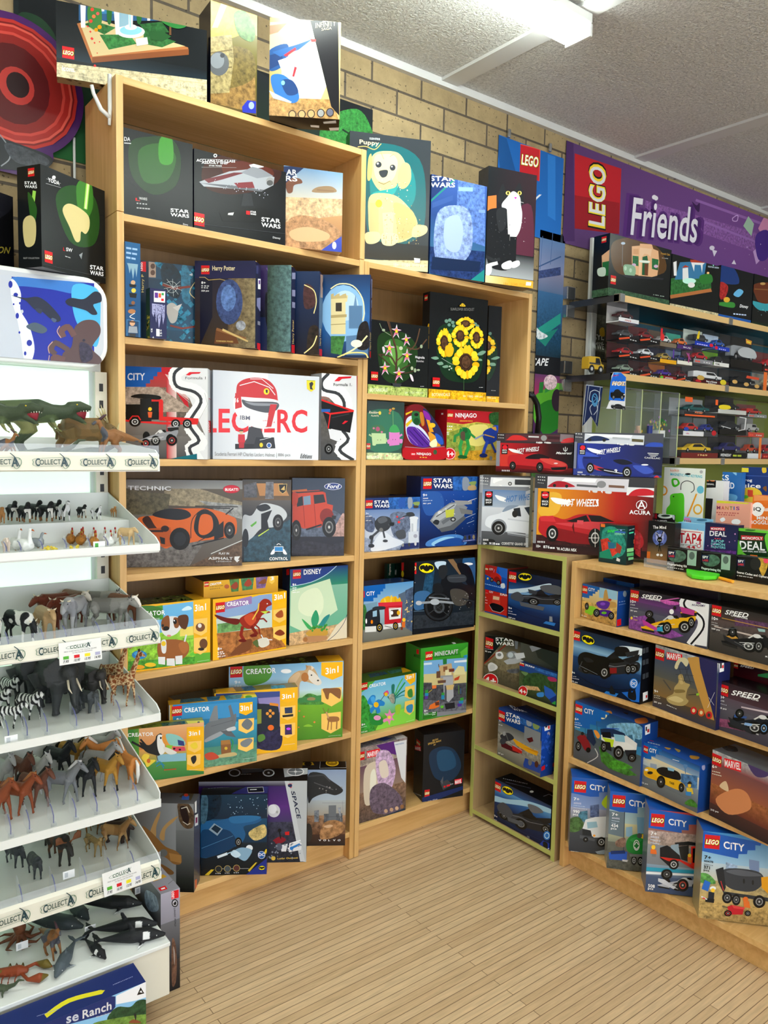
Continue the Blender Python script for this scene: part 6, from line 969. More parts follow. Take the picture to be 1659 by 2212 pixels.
# ---------- bottom row: big boxes leaning back on the plinth
for _L,_R,_vt,_xl,_th,_lab,_art in (
 (104,.20,428,1.276,.075,'tall blue city box with a white truck, leftmost of the four leaning boxes','''
v 3a62a8 8aa0d0 0 .4;v a8a8c0 6a7060 .4 .62;v 4a4e54 33363c .62 1;p 1a5ab8 105,425 425,465 425,545 340,548 340,582 270,582 105,548;L 148,456 94;t fff 268,525 390,545 44 CiTY;p 5a6a94~ 270,650 340,640 340,750 270,740;p 4a7a90~ 180,700 250,690 250,780 180,770;c 4a6a3a~ 108,760 180,740 220,800 180,850 108,850
c c8e02a 360,630 400,570 425,565 425,680 390,670;p e8eaec 235,760 310,740 410,735 425,790 420,900 300,900 210,830;p 9ac0d0 245,780 320,775 330,820 250,830;p 2a2c30 210,830 275,845 285,890 210,880;p e8e8ea 330,795 385,785 385,860 335,870;p 55585e 190,880 310,910 305,930 190,905;e fa3 302,885 10,9;w 358,935 38,40 bbb;w 235,915 20,20 333;p 9aa8b4 310,1010 425,985 425,1030 330,1030
t fff 142,610 186,614 24 7+;t dde 142,636 200,642 14 60505;d cde 142,650 235,662 5;d cde 142,668 250,682 5;t fff 138,706 188,712 24 990;t fff 136,728 176,734 15 pcs;d ddd 120,1006 182,1014 4
=T;b 1450a8;=L;v 5a6a8a 8a90a0'''),
 (399,.19,538,1.292,.075,'tall blue city box with a green recycling truck, second of the four leaning boxes','''
v 5a8ab0 b0c8c8 0 .4;v d8d0a0 8a9080 .4 .65;v 6a6a60 55564e~ .65 1;p 1a5ab8 405,530 730,575 730,660 640,665 640,712 500,700 405,672;L 448,566 100;t fff 574,650 700,672 48 CiTY;p 6a7a84 415,690 540,705 535,900 410,870;s 3a444c 6 540,700 528,1090;p 8ab0c8 550,820 600,815 600,900 550,890;p 7aa8c8 635,740 710,745 700,880 640,870;c 8a6a5a~ 470,930 540,900 540,970 480,970
c 1f8a34 555,930 600,880 690,870 710,900 700,1020 620,1030 560,1000;c 2fa046 580,920 640,890 700,900 640,940;e fff 632,960 24,42;e 1f8a34 632,960 19,36;S fff 6 618,955 632,935 646,955;S fff 6 618,975 632,990 648,972;p 2a5ac0 415,1015 560,1010 555,1080 420,1070;p 16306c 430,1005 540,1000 545,1025 432,1030;p ccc 520,1070 565,1075 560,1090 522,1085;w 612,1078 22,36 bbb;w 662,1084 22,36 bbb;e fc3 680,890 14,18;e 555 655,885 20,20;p 777 578,1028 700,1030 690,1050 580,1048
t fff 440,730 488,736 26 7+;t dde 440,752 500,760 14 60495;d cde 438,768 500,778 5;d cde 438,786 475,792 5;t fff 434,816 488,822 26 434;t fff 432,838 476,844 16 pcs
=T;b 1450a8;=L;v 6a7a84 9a9a90'''),
 (700,.225,680,1.277,.085,'tall blue city box with a black truck and grey race car, third leaning box','''
v b83a3a 9a6a60 0 .25;v b8a098~ a89488~ .25 .42;v 8a8c90 7a7c82 .42 .7;v 8aa0b4 5a6a84 .66 .8;v 4a5a78 3a4a6a .8 1;p 1a5ab8 712,672 1160,745 1160,770 1100,765 1100,800 1040,800 1040,845 985,842 985,865 715,822;p 2a9ab8 705,1130 1130,1160 1130,1185 705,1160;p e8eaec 705,1165 1130,1190 1130,1205 705,1185;L 748,712 106;t fff 882,800 1025,822 50 CiTY
p 16181c 815,980 870,960 960,1010 980,1080 880,1120 815,1060;p d8281c 810,1050 870,1080 940,1100 960,1080 1060,1140 1120,1160 1120,1140 1060,1110 970,1070;p e8281c 1058,970 1135,965 1135,1150 1058,1120;p 101014 1070,985 1135,980 1135,1110 1070,1095;p 16181c 930,940 1040,930 1140,950 1140,965 1040,960 940,965;p 9ab0c0 900,960 960,950 970,1040 900,980;p 222 960,970 1040,960 1040,1090 980,1070;w 922,1110 40,40 ddd;p 1a1a1e 820,975 850,985 850,1040 822,1030
e fc3 764,975 16,18;p e8702a 742,990 786,995 790,1030 740,1025;p 777 750,1028 785,1030 782,1050 752,1048;e fc3 1046,1040 14,16;p e8702a 1030,1050 1065,1055 1060,1100 1032,1095
k f1 b8bac4 800,1170 1200,1190 795,1310;w 868,1185 44,40 555;w 992,1270 46,50 c43;p d0d2da 800,1215 850,1225 940,1290 920,1300 800,1240;e 222 1105,1170 20,20;p d82a2a 1090,1240 1130,1245 1130,1280 1085,1280
t fff 742,878 790,884 28 7+;t dde 742,898 806,906 15 60493;d cde 740,915 820,930 6;d cde 740,940 810,952 6;t fff 722,1285 774,1292 26 508;t fff 720,1306 762,1312 17 pcs
=T;b 1450a8;=L;v 7a7a8a 5a6a84'''),
 (1115,.27,850,1.286,.085,'tall blue city box with a cement mixer and red wheelbarrow, fourth leaning box','''
v 3a8ac8 9ac4e0 0 .35;v b8ccd8 c8c4b0 .35 .55;v b8a878~ c8a868 .55 .8;v c0a060~ a88a54~ .8 1;c 5a9a4a~ 1130,1180 1200,1190 1250,1260 1130,1250;p 1a5ab8 1145,850 1610,940 1600,965 1560,960 1560,1000 1500,1000 1495,1030 1430,1030 1425,1065 1142,1005;L 1168,876 118;t fff 1312,985 1475,1012 58 CiTY;p 9ab0cc~ 1330,1090 1420,1120 1420,1160 1330,1150;p 7a90b8 1510,1070 1590,1085 1590,1200 1560,1200 1512,1140
c 3a3e44 1300,1160 1400,1140 1560,1160 1620,1200 1620,1260 1540,1320 1400,1310 1320,1260;c 5a5e66 1330,1165 1420,1150 1560,1175 1600,1200 1450,1200;p 26282c 1250,1150 1310,1130 1330,1290 1310,1330 1270,1250;p f0a81c 1605,1210 1659,1205 1659,1340 1640,1320 1610,1290;p 33363a 1310,1320 1659,1370 1659,1400 1310,1345;w 1340,1370 40,44 777;w 1410,1385 34,44 777;w 1590,1400 48,50 999;s c33 6 1290,1240 1310,1310;e 222 1470,1240 8,20;e 222 1540,1250 8,20
p 2a6ac8 1165,1230 1210,1250 1190,1320 1140,1300;e f0f0f0 1228,1295 24,16;e fc3 1228,1310 16,16;p 1c2430 1195,1320 1240,1330 1235,1380 1190,1375;p 16181c 1170,1370 1240,1380 1235,1410 1168,1400;s e8e8e8 10 1140,1360 1180,1380;s d33 10 1150,1370 1165,1376;s 444 5 1300,1435 1360,1450;p c8202c 1340,1440 1375,1425 1470,1450 1460,1500 1370,1500 1350,1470;p e04040 1375,1425 1480,1445 1470,1460 1390,1450;w 1345,1490 30,24 c33;w 1500,1490 24,22 777;e e8742c 1482,1380 22,20;p e8742c 1465,1390 1510,1395 1520,1450 1470,1440
t 111 1162,1064 1214,1070 28 7+;t 333 1160,1088 1230,1098 16 60478;d 555 1160,1108 1230,1120 5;t 111 1158,1140 1204,1148 26 371;t 333 1156,1162 1200,1170 16 pcs;c c0b8a0 1430,1590 1520,1580 1640,1610 1600,1625 1480,1615
=T;b 1450a8;=L;v 8a8a84 b0a070''')):
    carton('KC',.102,(_L,None,_xl),None,_vt,_th,_lab,_art,base='16509e',ax='x',ang=-.83,w=_R)
# ================= on top of the corner unit and the low bookcase =================
def hw(K,zb,L,R,vt,lab,art,base,carcol,win,zt=None,th=.09):
    """boxed car kit: a printed carton with a clear window strip along the top holding a small car and trays of parts"""
    o=cx(K,zb,L,R,vt,th,lab,art,base=base,zt=zt)
    return o
def hwart(x0,y0,x1,y1,bg,body,extra,name,pcs,capt,K='KA'):
    return bg
_mk='p 222 {a} {b} {c} {d}'
carton('KA',1.119,(30,None,1.285),None,328,.085,'white boxed car kit with a clear strip on top, on the lime edged corner unit','''
v 4a4c52 8a8e96 0 .2;v 6a8ab8 b8c4d0 .2 .5;v d8dce2 b8bcc4 .45 .8;v 5a5c60 3a3c40 .8 1;h 8a8c92 a8aab0 0 .07;p c8ccd4 350,400 345,740 300,735 300,420
p e8eaee 105,340 350,345 345,395 100,390;p fff 120,345 170,350 165,390 115,370;p 3a3c40 240,352 345,356 343,385 238,382;c e8e8ea 130,370 180,355 230,370 232,382 140,382;e 444 212,376 11,11;e ccc 212,376 6,6;t 888 44,352 44,375 2 m;d ddd 46,345 96,350 5;d ddd 46,360 96,365 5;d ccc 46,378 90,382 4;t fff 318,404 340,405 13 4
p 16181a 72,418 116,418 114,500 68,500;e e02030 94,436 18,17;d fff 80,438 108,438 5;t fff 76,472 110,472 10 BRICK;t fff 76,486 108,486 10 SHOP
c fff 128,440 160,446 190,458 180,470 200,480 150,468;i 4a7ab8 190,480 365,462 34 HOT WHEELS
c e8ecf2 72,600 90,560 160,540 200,505 330,500 352,520 352,650 240,645 150,640 90,620;c 8a9ab0 170,535 200,500 260,498 240,510;p 20262e 232,515 268,510 275,560 238,556;p 2a3440 292,510 350,500 350,548 320,555;p cfd4dc 200,570 352,590 352,596 200,578;e 8a8e96 150,620 44,46;w 148,625 38,40 999;s b8bcc4 9 200,650 345,672;s 8a8e96 4 200,660 345,682;e 222 240,545 16,20
e 222 100,700 30,14
f 777a80 0 .25 .06 1;t 333 48,705 48,675 -8 MEGA;t fff 62,718 82,718 14 10+;t fff 96,718 128,719 14 918;d fff 132,718 156,719 8;t e8e8e8 166,718 330,724 15 CORVETTE' GRAND SPORT;t fff 62,695 90,696 10 IIIII''',base='8a8e94',ax='x',ang=-.96,w=.195)
cx('KA',1.119,(338,1.343),(1000,1.53),322,.085,'large red and orange boxed car kit with a red coupe, second on the corner unit','''
v 55565a 3a2a2a 0 .2;h f0a01c b82018 .03 .7;h b82018 5a1414 .7 1;v 4a3a3a f0a01c 0 0;v 7a1a1c 2a1216 .86 1;p 3a1618~ 350,660 700,690 950,720 950,800 340,748;c f0b83a 370,520 420,430 500,440 480,540 400,560
f 3a3a3e 0 0 1 .18;f 8a8c92 0 .18 .028 1;v 2a1216 3a1a1c .9 1
p d8d4dc 424,335 880,352 872,425 420,402;p fff 520,345 700,350 690,370 500,362;c b01c2c 430,385 470,362 520,365 568,385 565,395 435,395;e 222 462,386 9,9;e 222 530,390 9,9;s 5a5a5e 12 590,385 700,392;e 8a8a8e 725,380 26,20;s 7a5a4a 14 770,390 850,395;d ddd 368,340 415,343 5;d ddd 368,356 415,360 5;d bbb 368,372 405,376 4
t fff 652,425 662,426 16 4;c ddd 676,412 700,414 700,426 678,424;t fff 722,428 733,429 16 4;c ddd 748,418 780,420 778,432 750,430;p e8e8ea 870,395 1040,402 1035,455 865,440;c c8202c 885,430 920,408 980,405 1030,425 1025,440 890,445
p 16181a 388,418 434,420 430,508 384,504;e e02030 410,440 20,19;d fff 394,442 426,442 5;t fff 392,480 428,482 11 BRICK;t fff 392,496 424,498 11 SHOP
c fff 440,455 500,460 560,475 540,485 570,492 480,490;i fff 500,503 710,505 42 HOT WHEELS;S fff 6 660,470 700,468 706,500
e fff 950,496 31,27;e 7a1a1a 950,496 28,24;s fff 7 950,476 932,514;s fff 7 950,476 968,514;s fff 5 938,502 962,502;t fff 882,546 1000,552 23 ACURA
c c02028 375,600 385,560 460,560 520,575 600,548 700,552 760,575 840,610 940,650 960,720 900,745 700,720 460,690 380,650;p d83038 380,560 455,555 470,590 385,585;p 1a1418 528,585 640,552 660,590 560,592;p 1a1418 650,552 720,556 800,590 670,590;c d84048 560,595 700,590 880,630 940,680 700,640 470,600;p 8a1018 460,620 650,660 700,720 560,710 440,680;p e05058 590,580 625,582 622,605 588,600;p f4f4f4 880,640 920,655 918,665 880,655;p 5a0c10 560,620 570,590 575,660
w 450,655 34,46 ddd;w 690,680 38,54 ddd;s fff 3 690,630 690,730;s fff 3 655,680 725,680
t fff 360,733 384,735 16 10+;t fff 400,737 435,739 16 876;d fff 438,740 466,741 9;t fff 474,748 586,757 17 '90 ACURA NSX;t fff 368,706 408,708 10 IIIII
p b02c30~ 915,640 945,650 945,790 915,770''',base='3a1416')
_z=1.119+H_['toy_box.%03d'%(len(CB)-1)]+.001 if 'toy_box.%03d'%(len(CB)-1) in H_ else 1.31
_zl=CB[-2][4]+.0005; _zr=CB[-1][4]+.0005
cx('KA',max(_zl,_zr),(132,1.325),(562,1.44),92,.08,'boxed car kit with a red sports coupe, stacked on the white car kit','''
v 3a3236 3a1418 0 .25;h c82028 3a1016 .05 .7;h 3a1016 16121a .7 1;f 3a3236 0 0 1 .25;f 8a8c98 0 .2 .05 1;c d83a30 160,200 260,210 300,300 180,320;v 8a141a 2a1014 .85 1
p 5a3238 188,98 492,104 490,142 184,138;c d83030 196,128 226,106 270,106 304,122 300,132 200,132;e 999 402,120 17,16;s ddd 8 318,112 372,114;s 3a2028 16 430,118 486,120;d ccc 146,104 182,106 5;d ccc 146,120 182,122 4;c d83a40 500,138 530,125 570,122 575,142 505,148;p 8a7a80 495,98 575,102 572,140 492,140;c d83a40 505,136 530,122 566,120 566,142;t fff 358,150 366,150 11 4;t fff 404,150 412,150 11 4;c ddd 370,142 392,142 392,150 370,150;c ddd 416,142 440,144 440,151 416,150
p 16181a 168,158 202,158 198,210 164,210;e e02030 184,172 14,13;t fff 170,192 196,193 8 BRICK;t fff 170,204 194,205 8 SHOP;c fff 204,180 240,184 270,198 260,206 290,210 230,200;i fff 250,204 376,192 24 HOT WHEELS
s fff 3 523,170 523,198;S fff 3 512,176 516,190 530,190 534,176;i fff 470,210 560,212 13 Maserati
c c8242c 202,270 206,220 260,212 320,208 360,206 420,228 520,258 534,290 500,306 420,302 230,285;c 20141a 300,235 345,210 400,214 430,236;c e04a44 380,235 460,240 530,268 500,280 420,262;p 8a1018 250,270 360,280 480,300 380,302 230,286;w 228,275 18,24 444;w 380,283 20,28 444;e fdd 470,262 12,4;p 1a1216 440,285 530,282 525,298 450,300
t fff 164,322 182,323 11 10+;t fff 188,322 212,323 11 250;d fff 216,322 226,323 6;t fff 230,323 310,326 11 MASERATI MC20;t fff 168,306 210,307 8 IIIII''',base='3a161a')
cx('KA',max(_zl,_zr),(566,1.415),(1062,1.58),88,.08,'boxed car kit with a blue race car, stacked on the red and orange kit','''
v 4a4a52 2a2e3a 0 .25;h 2438a0 1a2466 .04 .6;h 1a2466 141a3c .6 1;f 44464e 0 0 1 .25;f 7a7e94 0 .22 .03 1;c 3a54c0 600,200 720,230 760,320 620,340;v 101430 0c1028 .88 1;c 2c3c8a 560,290 1050,330 1050,360 560,340
p d0d4dc 632,94 966,106 962,160 628,148;p fff 640,98 900,104 890,120 700,116;c 1c2c5a 640,128 680,108 730,112 768,132 640,138;e 222 658,130 10,9;e 222 740,132 10,9;s b0b4bc 12 790,120 880,126;s 5a5234 16 900,132 955,136;d ccc 580,98 622,101 5;d ccc 580,116 622,119 4;p 3a4468 970,140 1080,146 1075,174 968,168;c 2a4ab0 975,158 1010,145 1060,150 1065,168 980,168;t fff 812,158 820,158 12 4;t fff 866,160 874,160 12 4;c ddd 826,150 852,151 850,160 828,159;c ddd 880,152 908,154 906,162 882,161
p 16181a 604,160 638,161 634,214 600,212;e e02030 620,174 14,13;t fff 605,196 632,197 8 BRICK;t fff 605,208 630,209 8 SHOP;c fff 644,176 690,182 730,196 715,204 750,212 680,202;i fff 700,214 832,196 26 HOT WHEELS
s ddd 4 985,205 1045,208;s ddd 3 990,214 1040,216;s ddd 3 1000,222 1030,223;t ddd 966,234 1054,239 9 CADILLAC
c 1c2c80 622,228 700,235 780,240 860,236 920,262 1000,278 1020,310 980,340 880,330 720,310 640,300;p 16205c 622,224 722,226 722,236 624,236;p c8303a 660,262 740,290 760,310 700,300 665,285;c 101428 700,290 780,296 850,320 780,322;c 0c1228 790,245 850,240 900,262 840,270;s e8e8f0 4 740,300 880,326;t fff 798,314 814,315 20 9;c 3a54b8 900,275 980,280 1015,310 960,320;e fff 968,270 20,4;w 662,288 22,30 ddd;w 868,312 26,32 ddd;c 1c2c80 640,250 660,240 720,252 700,262
t fff 590,334 606,335 12 10+;t fff 614,335 638,336 12 236;d fff 642,336 654,337 7;t fff 660,338 842,352 12 CADILLAC PROJECT GTP HYPERCAR;t fff 592,316 618,317 9 IIIII;c d8303a 1015,345 1035,330 1052,345 1040,365 1018,362''',base='1c2450')
cx('KA',1.1075,(708,1.40),(862,1.412),600,.05,'small dark box with shiny green and red print, in front of the red car kit','''
v 143a34 1a5a50 0 .3;v 1c4a44 123034 .3 1;c 2a8a7a~ 730,640 800,620 860,700 840,780 740,780;p e8742c 722,600 745,602 745,620 722,618;i 3ae83a 758,650 815,650 16 SHINING;i 9ae8c0 800,664 858,664 14 VERSION;t 8ad 812,640 858,642 9 T;p 3a6ac0 800,640 860,645 860,655 800,650;p c83a2c~ 720,690 760,680 790,720 820,760 780,790 730,760;p 2a6a8a 760,700 800,710 800,740 765,740;p 1a8a6a 715,760 770,740 790,800 715,790;p a83a2c 810,705 840,730 830,770 805,755;p ddd 812,790 830,800 828,814 808,808
=R;b 14282c;d 8a9a9a 880,640 912,630 6;p 5ae8b0 880,650 905,645 905,652 880,658;p 9ae8a0 868,740 905,735 905,755 868,760;p 5ac87a 868,765 905,760 905,780 868,784;p 8ad89a 875,790 905,786 905,800 875,806;p e85a3a 905,690 915,688 915,710 905,712
=T;b 2a3a3a''',base='16302e')
def clearbox(name,label,cat,b,group=None,parent=None):
    x0,x1,y0,y1,z0,z1=b; m=MB(); t=.0015
    m.box(x0,x1,y0,y1,z0,z0+t,CLEAR);m.box(x0,x1,y0,y1,z1-t,z1,CLEAR);m.box(x0,x0+t,y0,y1,z0,z1,CLEAR);m.box(x1-t,x1,y0,y1,z0,z1,CLEAR);m.box(x0,x1,y0,y0+t,z0,z1,CLEAR);m.box(x0,x1,y1-t,y1,z0,z1,CLEAR)
    return m.build(name,parent,fix=False)
ZD=1.1083
def dx(L,R,vt,th,lab,art,base,x=(1.54,1.535),zb=1.1075,**k): return cx('KA',zb,(L,x[0]),(R,x[1]),vt,th,lab,art,base=base,cat='card game',name='card_game',**k)
dx(978,1126,582,.03,'black card game with a glowing rabbit, on the low bookcase','''
v 1a1a1c 2a2624 0 .5;v 3a3430 a87a4a .5 .95;e 5a6ab0~ 1052,680 40,44;e a8b0e8 1052,682 22,24;t fff 1014,628 1088,630 17 The Mind;e 141414 1052,690 14,16;s 141414 5 1046,680 1036,650;s 141414 5 1058,680 1070,648;S e8e8f0 2 1034,680 1030,650 1046,664;S e8e8f0 2 1066,664 1076,646 1072,680;e fff 1048,692 3,3;e fff 1058,692 3,3;s 141414 6 1052,705 1052,730;s 141414 4 1052,715 1035,725;s 141414 4 1052,715 1070,712;s 141414 3 1050,730 1046,755;s 141414 3 1054,730 1060,755;p e8742c 978,755 1000,757 998,795 978,792;e fff 1042,775 8,7;e fff 1062,777 8,7;s 333 2 1040,590 1075,592
=L;b 1a1a1a''','1c1a18',x=(1.50,1.488))
dx(1000,1122,540,.003,'black hanging card flap with clear handle behind the rabbit card game','''
b 1c1a1a;p c8202c 1004,542 1036,545 1036,572 1002,568;e e8f4e8 1085,556 44,16;e 2c3a30 1085,556 26,6;c c8ccd4 1120,560 1128,545 1136,560 1132,580;t fff 1020,588 1092,590 9 THE MIND''','1c1a1a',x=(1.60,1.592))
dx(1143,1288,590,.03,'light blue card game box with large red letters, beside the rabbit game','''
b 7ab8e0;v f4f4f2 f4f4f2 .14 .9;* d33 12 2 0 0 1 1;p 7ab8e0 1140,600 1296,612 1296,625 1140,612;t c8202c 1160,708 1286,716 58 TAP4;i 3a3a3a 1170,722 1270,728 8 TAP YOUR CARDS;s d33 4 1165,640 1280,650;e d8303a 1272,725 12,12;e fff 1272,725 8,8;t c8202c 1200,738 1252,742 16 44''','8ac0e0',x=(1.535,1.53))
dx(1172,1330,560,.006,'light blue hanging flap above the large red letters','''
b 8ac4e4;t c8302c 1188,598 1228,600 22 TAP4;e 4a7a9a 1288,580 30,7;p e8c 1190,566 1222,568 1222,580 1190,578''','8ac4e4',x=(1.60,1.59))
dx(1292,1474,592,.035,'dark blue and purple card game box with pale lettering','''
v 1c2448 2c2a5a 0 .5;v 3a2a5a 1c1a30 .5 1;p c8202c 1336,618 1418,622 1418,640 1336,636;t fff 1340,634 1414,637 12 MONOPOLY;t fff 1332,668 1426,674 28 DEAL;t 8ae0e0 1342,704 1412,708 15 K-POP;t 8ae0e0 1340,720 1418,725 13 DEMON;t 8ae0e0 1340,736 1420,742 13 HUNTERS;* e8a0e0 20 2 0 0 1 1;p 6a3a8a~ 1290,745 1480,755 1480,790 1290,780;d e44 1360,686 1400,688 5''','221f44',x=(1.535,1.53))
dx(1478,1700,625,.04,'green card game box with bold white lettering, at the right edge','''
b 6ac83a;p 16341a 1490,640 1659,655 1659,790 1490,775;p c8202c 1508,665 1632,672 1632,694 1508,690;t fff 1514,688 1628,692 15 MONOPOLY;t fff 1500,742 1642,752 46 DEAL;t fff 1512,758 1650,764 8 SWAP STEAL AND SCHEME;c 6ac83a 1490,690 1520,760 1560,790 1490,790;c 6ac83a 1640,680 1659,660 1659,760;p e8742c 1560,774 1600,778 1600,788 1558,784;e 33702a 1560,636 30,6''','4a9a2c',x=(1.535,1.53))
dx(1350,1540,470,.045,'salmon pink box with a yellow lid edge, standing in the second row','''
b f0a890;p e0d83a 1355,470 1550,478 1550,490 1355,484;t 8a3a5a 1372,520 1392,521 20 M;t c8503a 1398,521 1414,522 20 A;t c8843a 1420,522 1438,523 20 N;t 4a8a4a 1444,523 1460,524 20 T;t 3a6ab0 1466,523 1472,524 20 I;t 8a3a8a 1480,524 1500,525 20 S;d c8605a 1370,540 1500,546 6;d c8605a 1380,552 1480,557 6;c fff 1390,575 1410,565 1420,580 1400,590;e fff 1480,590 26,16''','f0a890',x=(1.66,1.65))
dx(1548,1700,440,.05,'orange puzzle box with a round white badge, at the right edge','''
b f0782c;p f89a5a 1580,440 1659,440 1659,470 1580,472;e fff 1600,520 36,40;t 222 1578,532 1620,534 26 iQ;t fff 1634,530 1680,532 24 Busters;t fff 1596,577 1680,580 18 MIND;t fff 1560,602 1690,606 22 BOGGLER''','f0782c',x=(1.66,1.65))
dx(1480,1650,258,.02,'tall blue box with a yellow frog drink label, in the back row','''
b 1f3a7a;v 2a4a94 1f3a7a .28 1;p e8d83a 1485,285 1550,288 1550,312 1485,310;e 1f3a7a 1580,272 34,10;c e8c83a 1625,290 1645,280 1650,310 1630,315;s 3a5aa8 4 1480,328 1659,335;t fff 1515,368 1570,369 20 Frog;t fff 1488,406 1618,410 34 Juice;e f0c83a 1560,440 66,44;p d84a2c 1545,410 1575,412 1575,450 1545,450;e 6ac83a 1530,450 20,10;e e8742c 1600,455 16,14;c 8a5a2a 1630,400 1650,390 1650,420''','24408a',x=(1.80,1.79),zt=ZD+.34)
dx(1375,1485,300,.02,'blue wildlife card box, left of the frog drink box','''
b 2a6ab0;c 6ab0e0 1380,430 1480,440 1470,475 1385,475;t fff 1385,355 1440,358 30 KS;t fff 1385,400 1470,405 34 WILD;e 9ac8e8 1420,460 24,8;c 8ac0e0 1450,300 1480,310 1480,330''','2a6ab0',x=(1.775,1.77),zt=ZD+.32)
dx(1290,1385,300,.03,'black and white box with an orange word, behind the green key ring card','''
b f0f0f0;p 16161a 1290,300 1372,300 1365,398 1290,400;p 16161a 1280,455 1350,460 1340,580 1280,575;e e02a2a 1340,318 17,18;t fff 1334,322 1346,322 10 E;t f0843a 1300,362 1360,364 28 ad;t fff 1300,382 1358,384 9 TIONAL;p f0d83a 1282,482 1302,484 1302,496 1282,494;* 555 40 2 .1 .6 .7 1''','dcdcdc',x=(1.73,1.72),zt=ZD+.29)
# green lizard key ring on its card
_t=thing('key_ring_card','white card carrying a green lizard key ring and orange pencil','toy',tuple(solve_u(px('KA',1170,0)[0],{0:1.66,2:1.1085})))
_c=carton('KA',1.1083,(1052,None,1.665),(1275,None,1.655),283,.004,'x','''
b eef2ea;e f09a2c 1072,415 24,28;e eef2ea 1072,415 16,19;e 6ac0d8 1280,410 20,22;e f0b03a 1265,520 26,30;e eef2ea 1265,520 17,20;t f09a7a 1112,308 1160,308 14 kaiko;t 3ac0d0 1112,330 1290,345 15 MAGNETIC PAD KEYRING;e 111 1210,322 16,5;e bbb 1285,310 9,9
c 4ac02c 1120,350 1150,348 1165,375 1140,395 1122,385;c eef2ea 1130,358 1148,358 1152,375 1136,382;S 333 4 1170,410 1175,375 1205,360 1240,375 1245,410 1228,425;s f0a02c 9 1258,435 1208,560
c 5ad02c 1110,450 1120,435 1150,430 1185,435 1190,500 1180,590 1100,570 1090,520 1110,490;* 3a9a1c 60 2 .1 .6 .55 1;e 222 1130,448 4,4''',base='e4e8e0',ax='x')
for k in ('label','category'):
    if k in _c: del _c[k]
CB.pop(); _c.name='backing_card'; _c.parent=_t; _c.location=_c.location-_t.location
# tins
for _L,_R,_vt,_l,_a in ((1090,1276,728,'leftmost small black kit tin with rounded corners','Fingerprinting Kit'),(1280,1474,752,'middle small black kit tin with rounded corners','Fingerprinting Kit'),(1479,1720,775,'rightmost small black kit tin, with codes and ciphers lettering','Secret Codes and Ciphers')):
    _k=[('''e 4a6a5a~ %d,%d 50,34;p 9ab8a8 %d,%d %d,%d %d,%d %d,%d;e 5a6a64 %d,%d 16,22'''%(_L+60,_vt+55,_L+118,_vt+20,_L+170,_vt+26,_L+165,_vt+110,_L+115,_vt+104,_L+142,_vt+52)) if 'F' in _a else '''c c8a03a~ %d,%d %d,%d %d,%d;e 222 %d,%d 30,36;e e84a6a %d,%d 16,18'''%(_L+120,_vt+20,_L+180,_vt+40,_L+150,_vt+120,_L+110,_vt+50,_L+170,_vt+30)][0]
    o=cx('KA',1.1075,(_L,1.46),(_R,1.455),_vt,.028,_l+' on the low bookcase','''
b 101214;%s;p 1c2a4a %d,%d %d,%d %d,%d %d,%d;t fff %d,%d %d,%d 14 SPY;t d33 %d,%d %d,%d 12 LABS;t fff %d,%d %d,%d 16 %s;d ccc %d,%d %d,%d 5
s 55585c 2 %d,%d %d,%d
=L;b 101214'''%(_k,_L+8,_vt+22,_L+52,_vt+26,_L+48,_vt+66,_L+8,_vt+62,_L+12,_vt+42,_L+44,_vt+45,_L+12,_vt+58,_L+44,_vt+61,_L+6,_vt+106,_L+(114 if 'F' in _a else 180),_vt+(122 if 'F' in _a else 136),_a,_L+6,_vt+118,_L+100,_vt+132,_L+4,_vt+6,_R-6,_vt+24),base='0c0d10',name='kit_tin',cat='tin')
    o.data.materials[0]=o.data.materials[0]
    bv=o.modifiers.new('b','BEVEL'); bv.width=.006; bv.segments=2; bv.limit_method='ANGLE'
_m=MB(); _p=[solve_u(px('KA',u,0)[0],{0:x,2:ZD}) for u,x in ((962,1.44),(1128,1.44))]
for a,b,c,d in ((1.44,1.442,ZD,ZD+.03),(1.442,1.452,ZD,ZD+.0008)): _m.box(a,b,_p[1].y,_p[0].y,c,d,CLEAR)
tag(_m.build('display_stand',fix=False),'clear acrylic stand holding the glowing rabbit card game','stand')
# loose green lizard toy and orange pencil in front of the tins
def at(K,x,y,z): return hit(*px(K,x,y),2,z)
_q=[at('KA',x,y,1.1085) for x,y in ((1200,872),(1215,862),(1290,872),(1385,885),(1390,900),(1370,916),(1300,918),(1230,908),(1203,892))]
_m=MB(); _m.prism([(p.x,p.y,1.1085) for p in _q],(0,0,.012),flat('green_rubber','4fd41e',.4)); tag(_m.build('lizard_toy',bevel=.003),'bright green lizard shaped pad toy lying flat in front of the tins','toy')
_a=at('KA',1388,905,1.113);_b=at('KA',1462,925,1.113); _m=MB(); _m.tube([_a,_b],.005,flat('orange_plastic','f8a81c',.4)); tag(_m.build('pencil'),'orange yellow pencil lying by the green lizard toy','pencil')
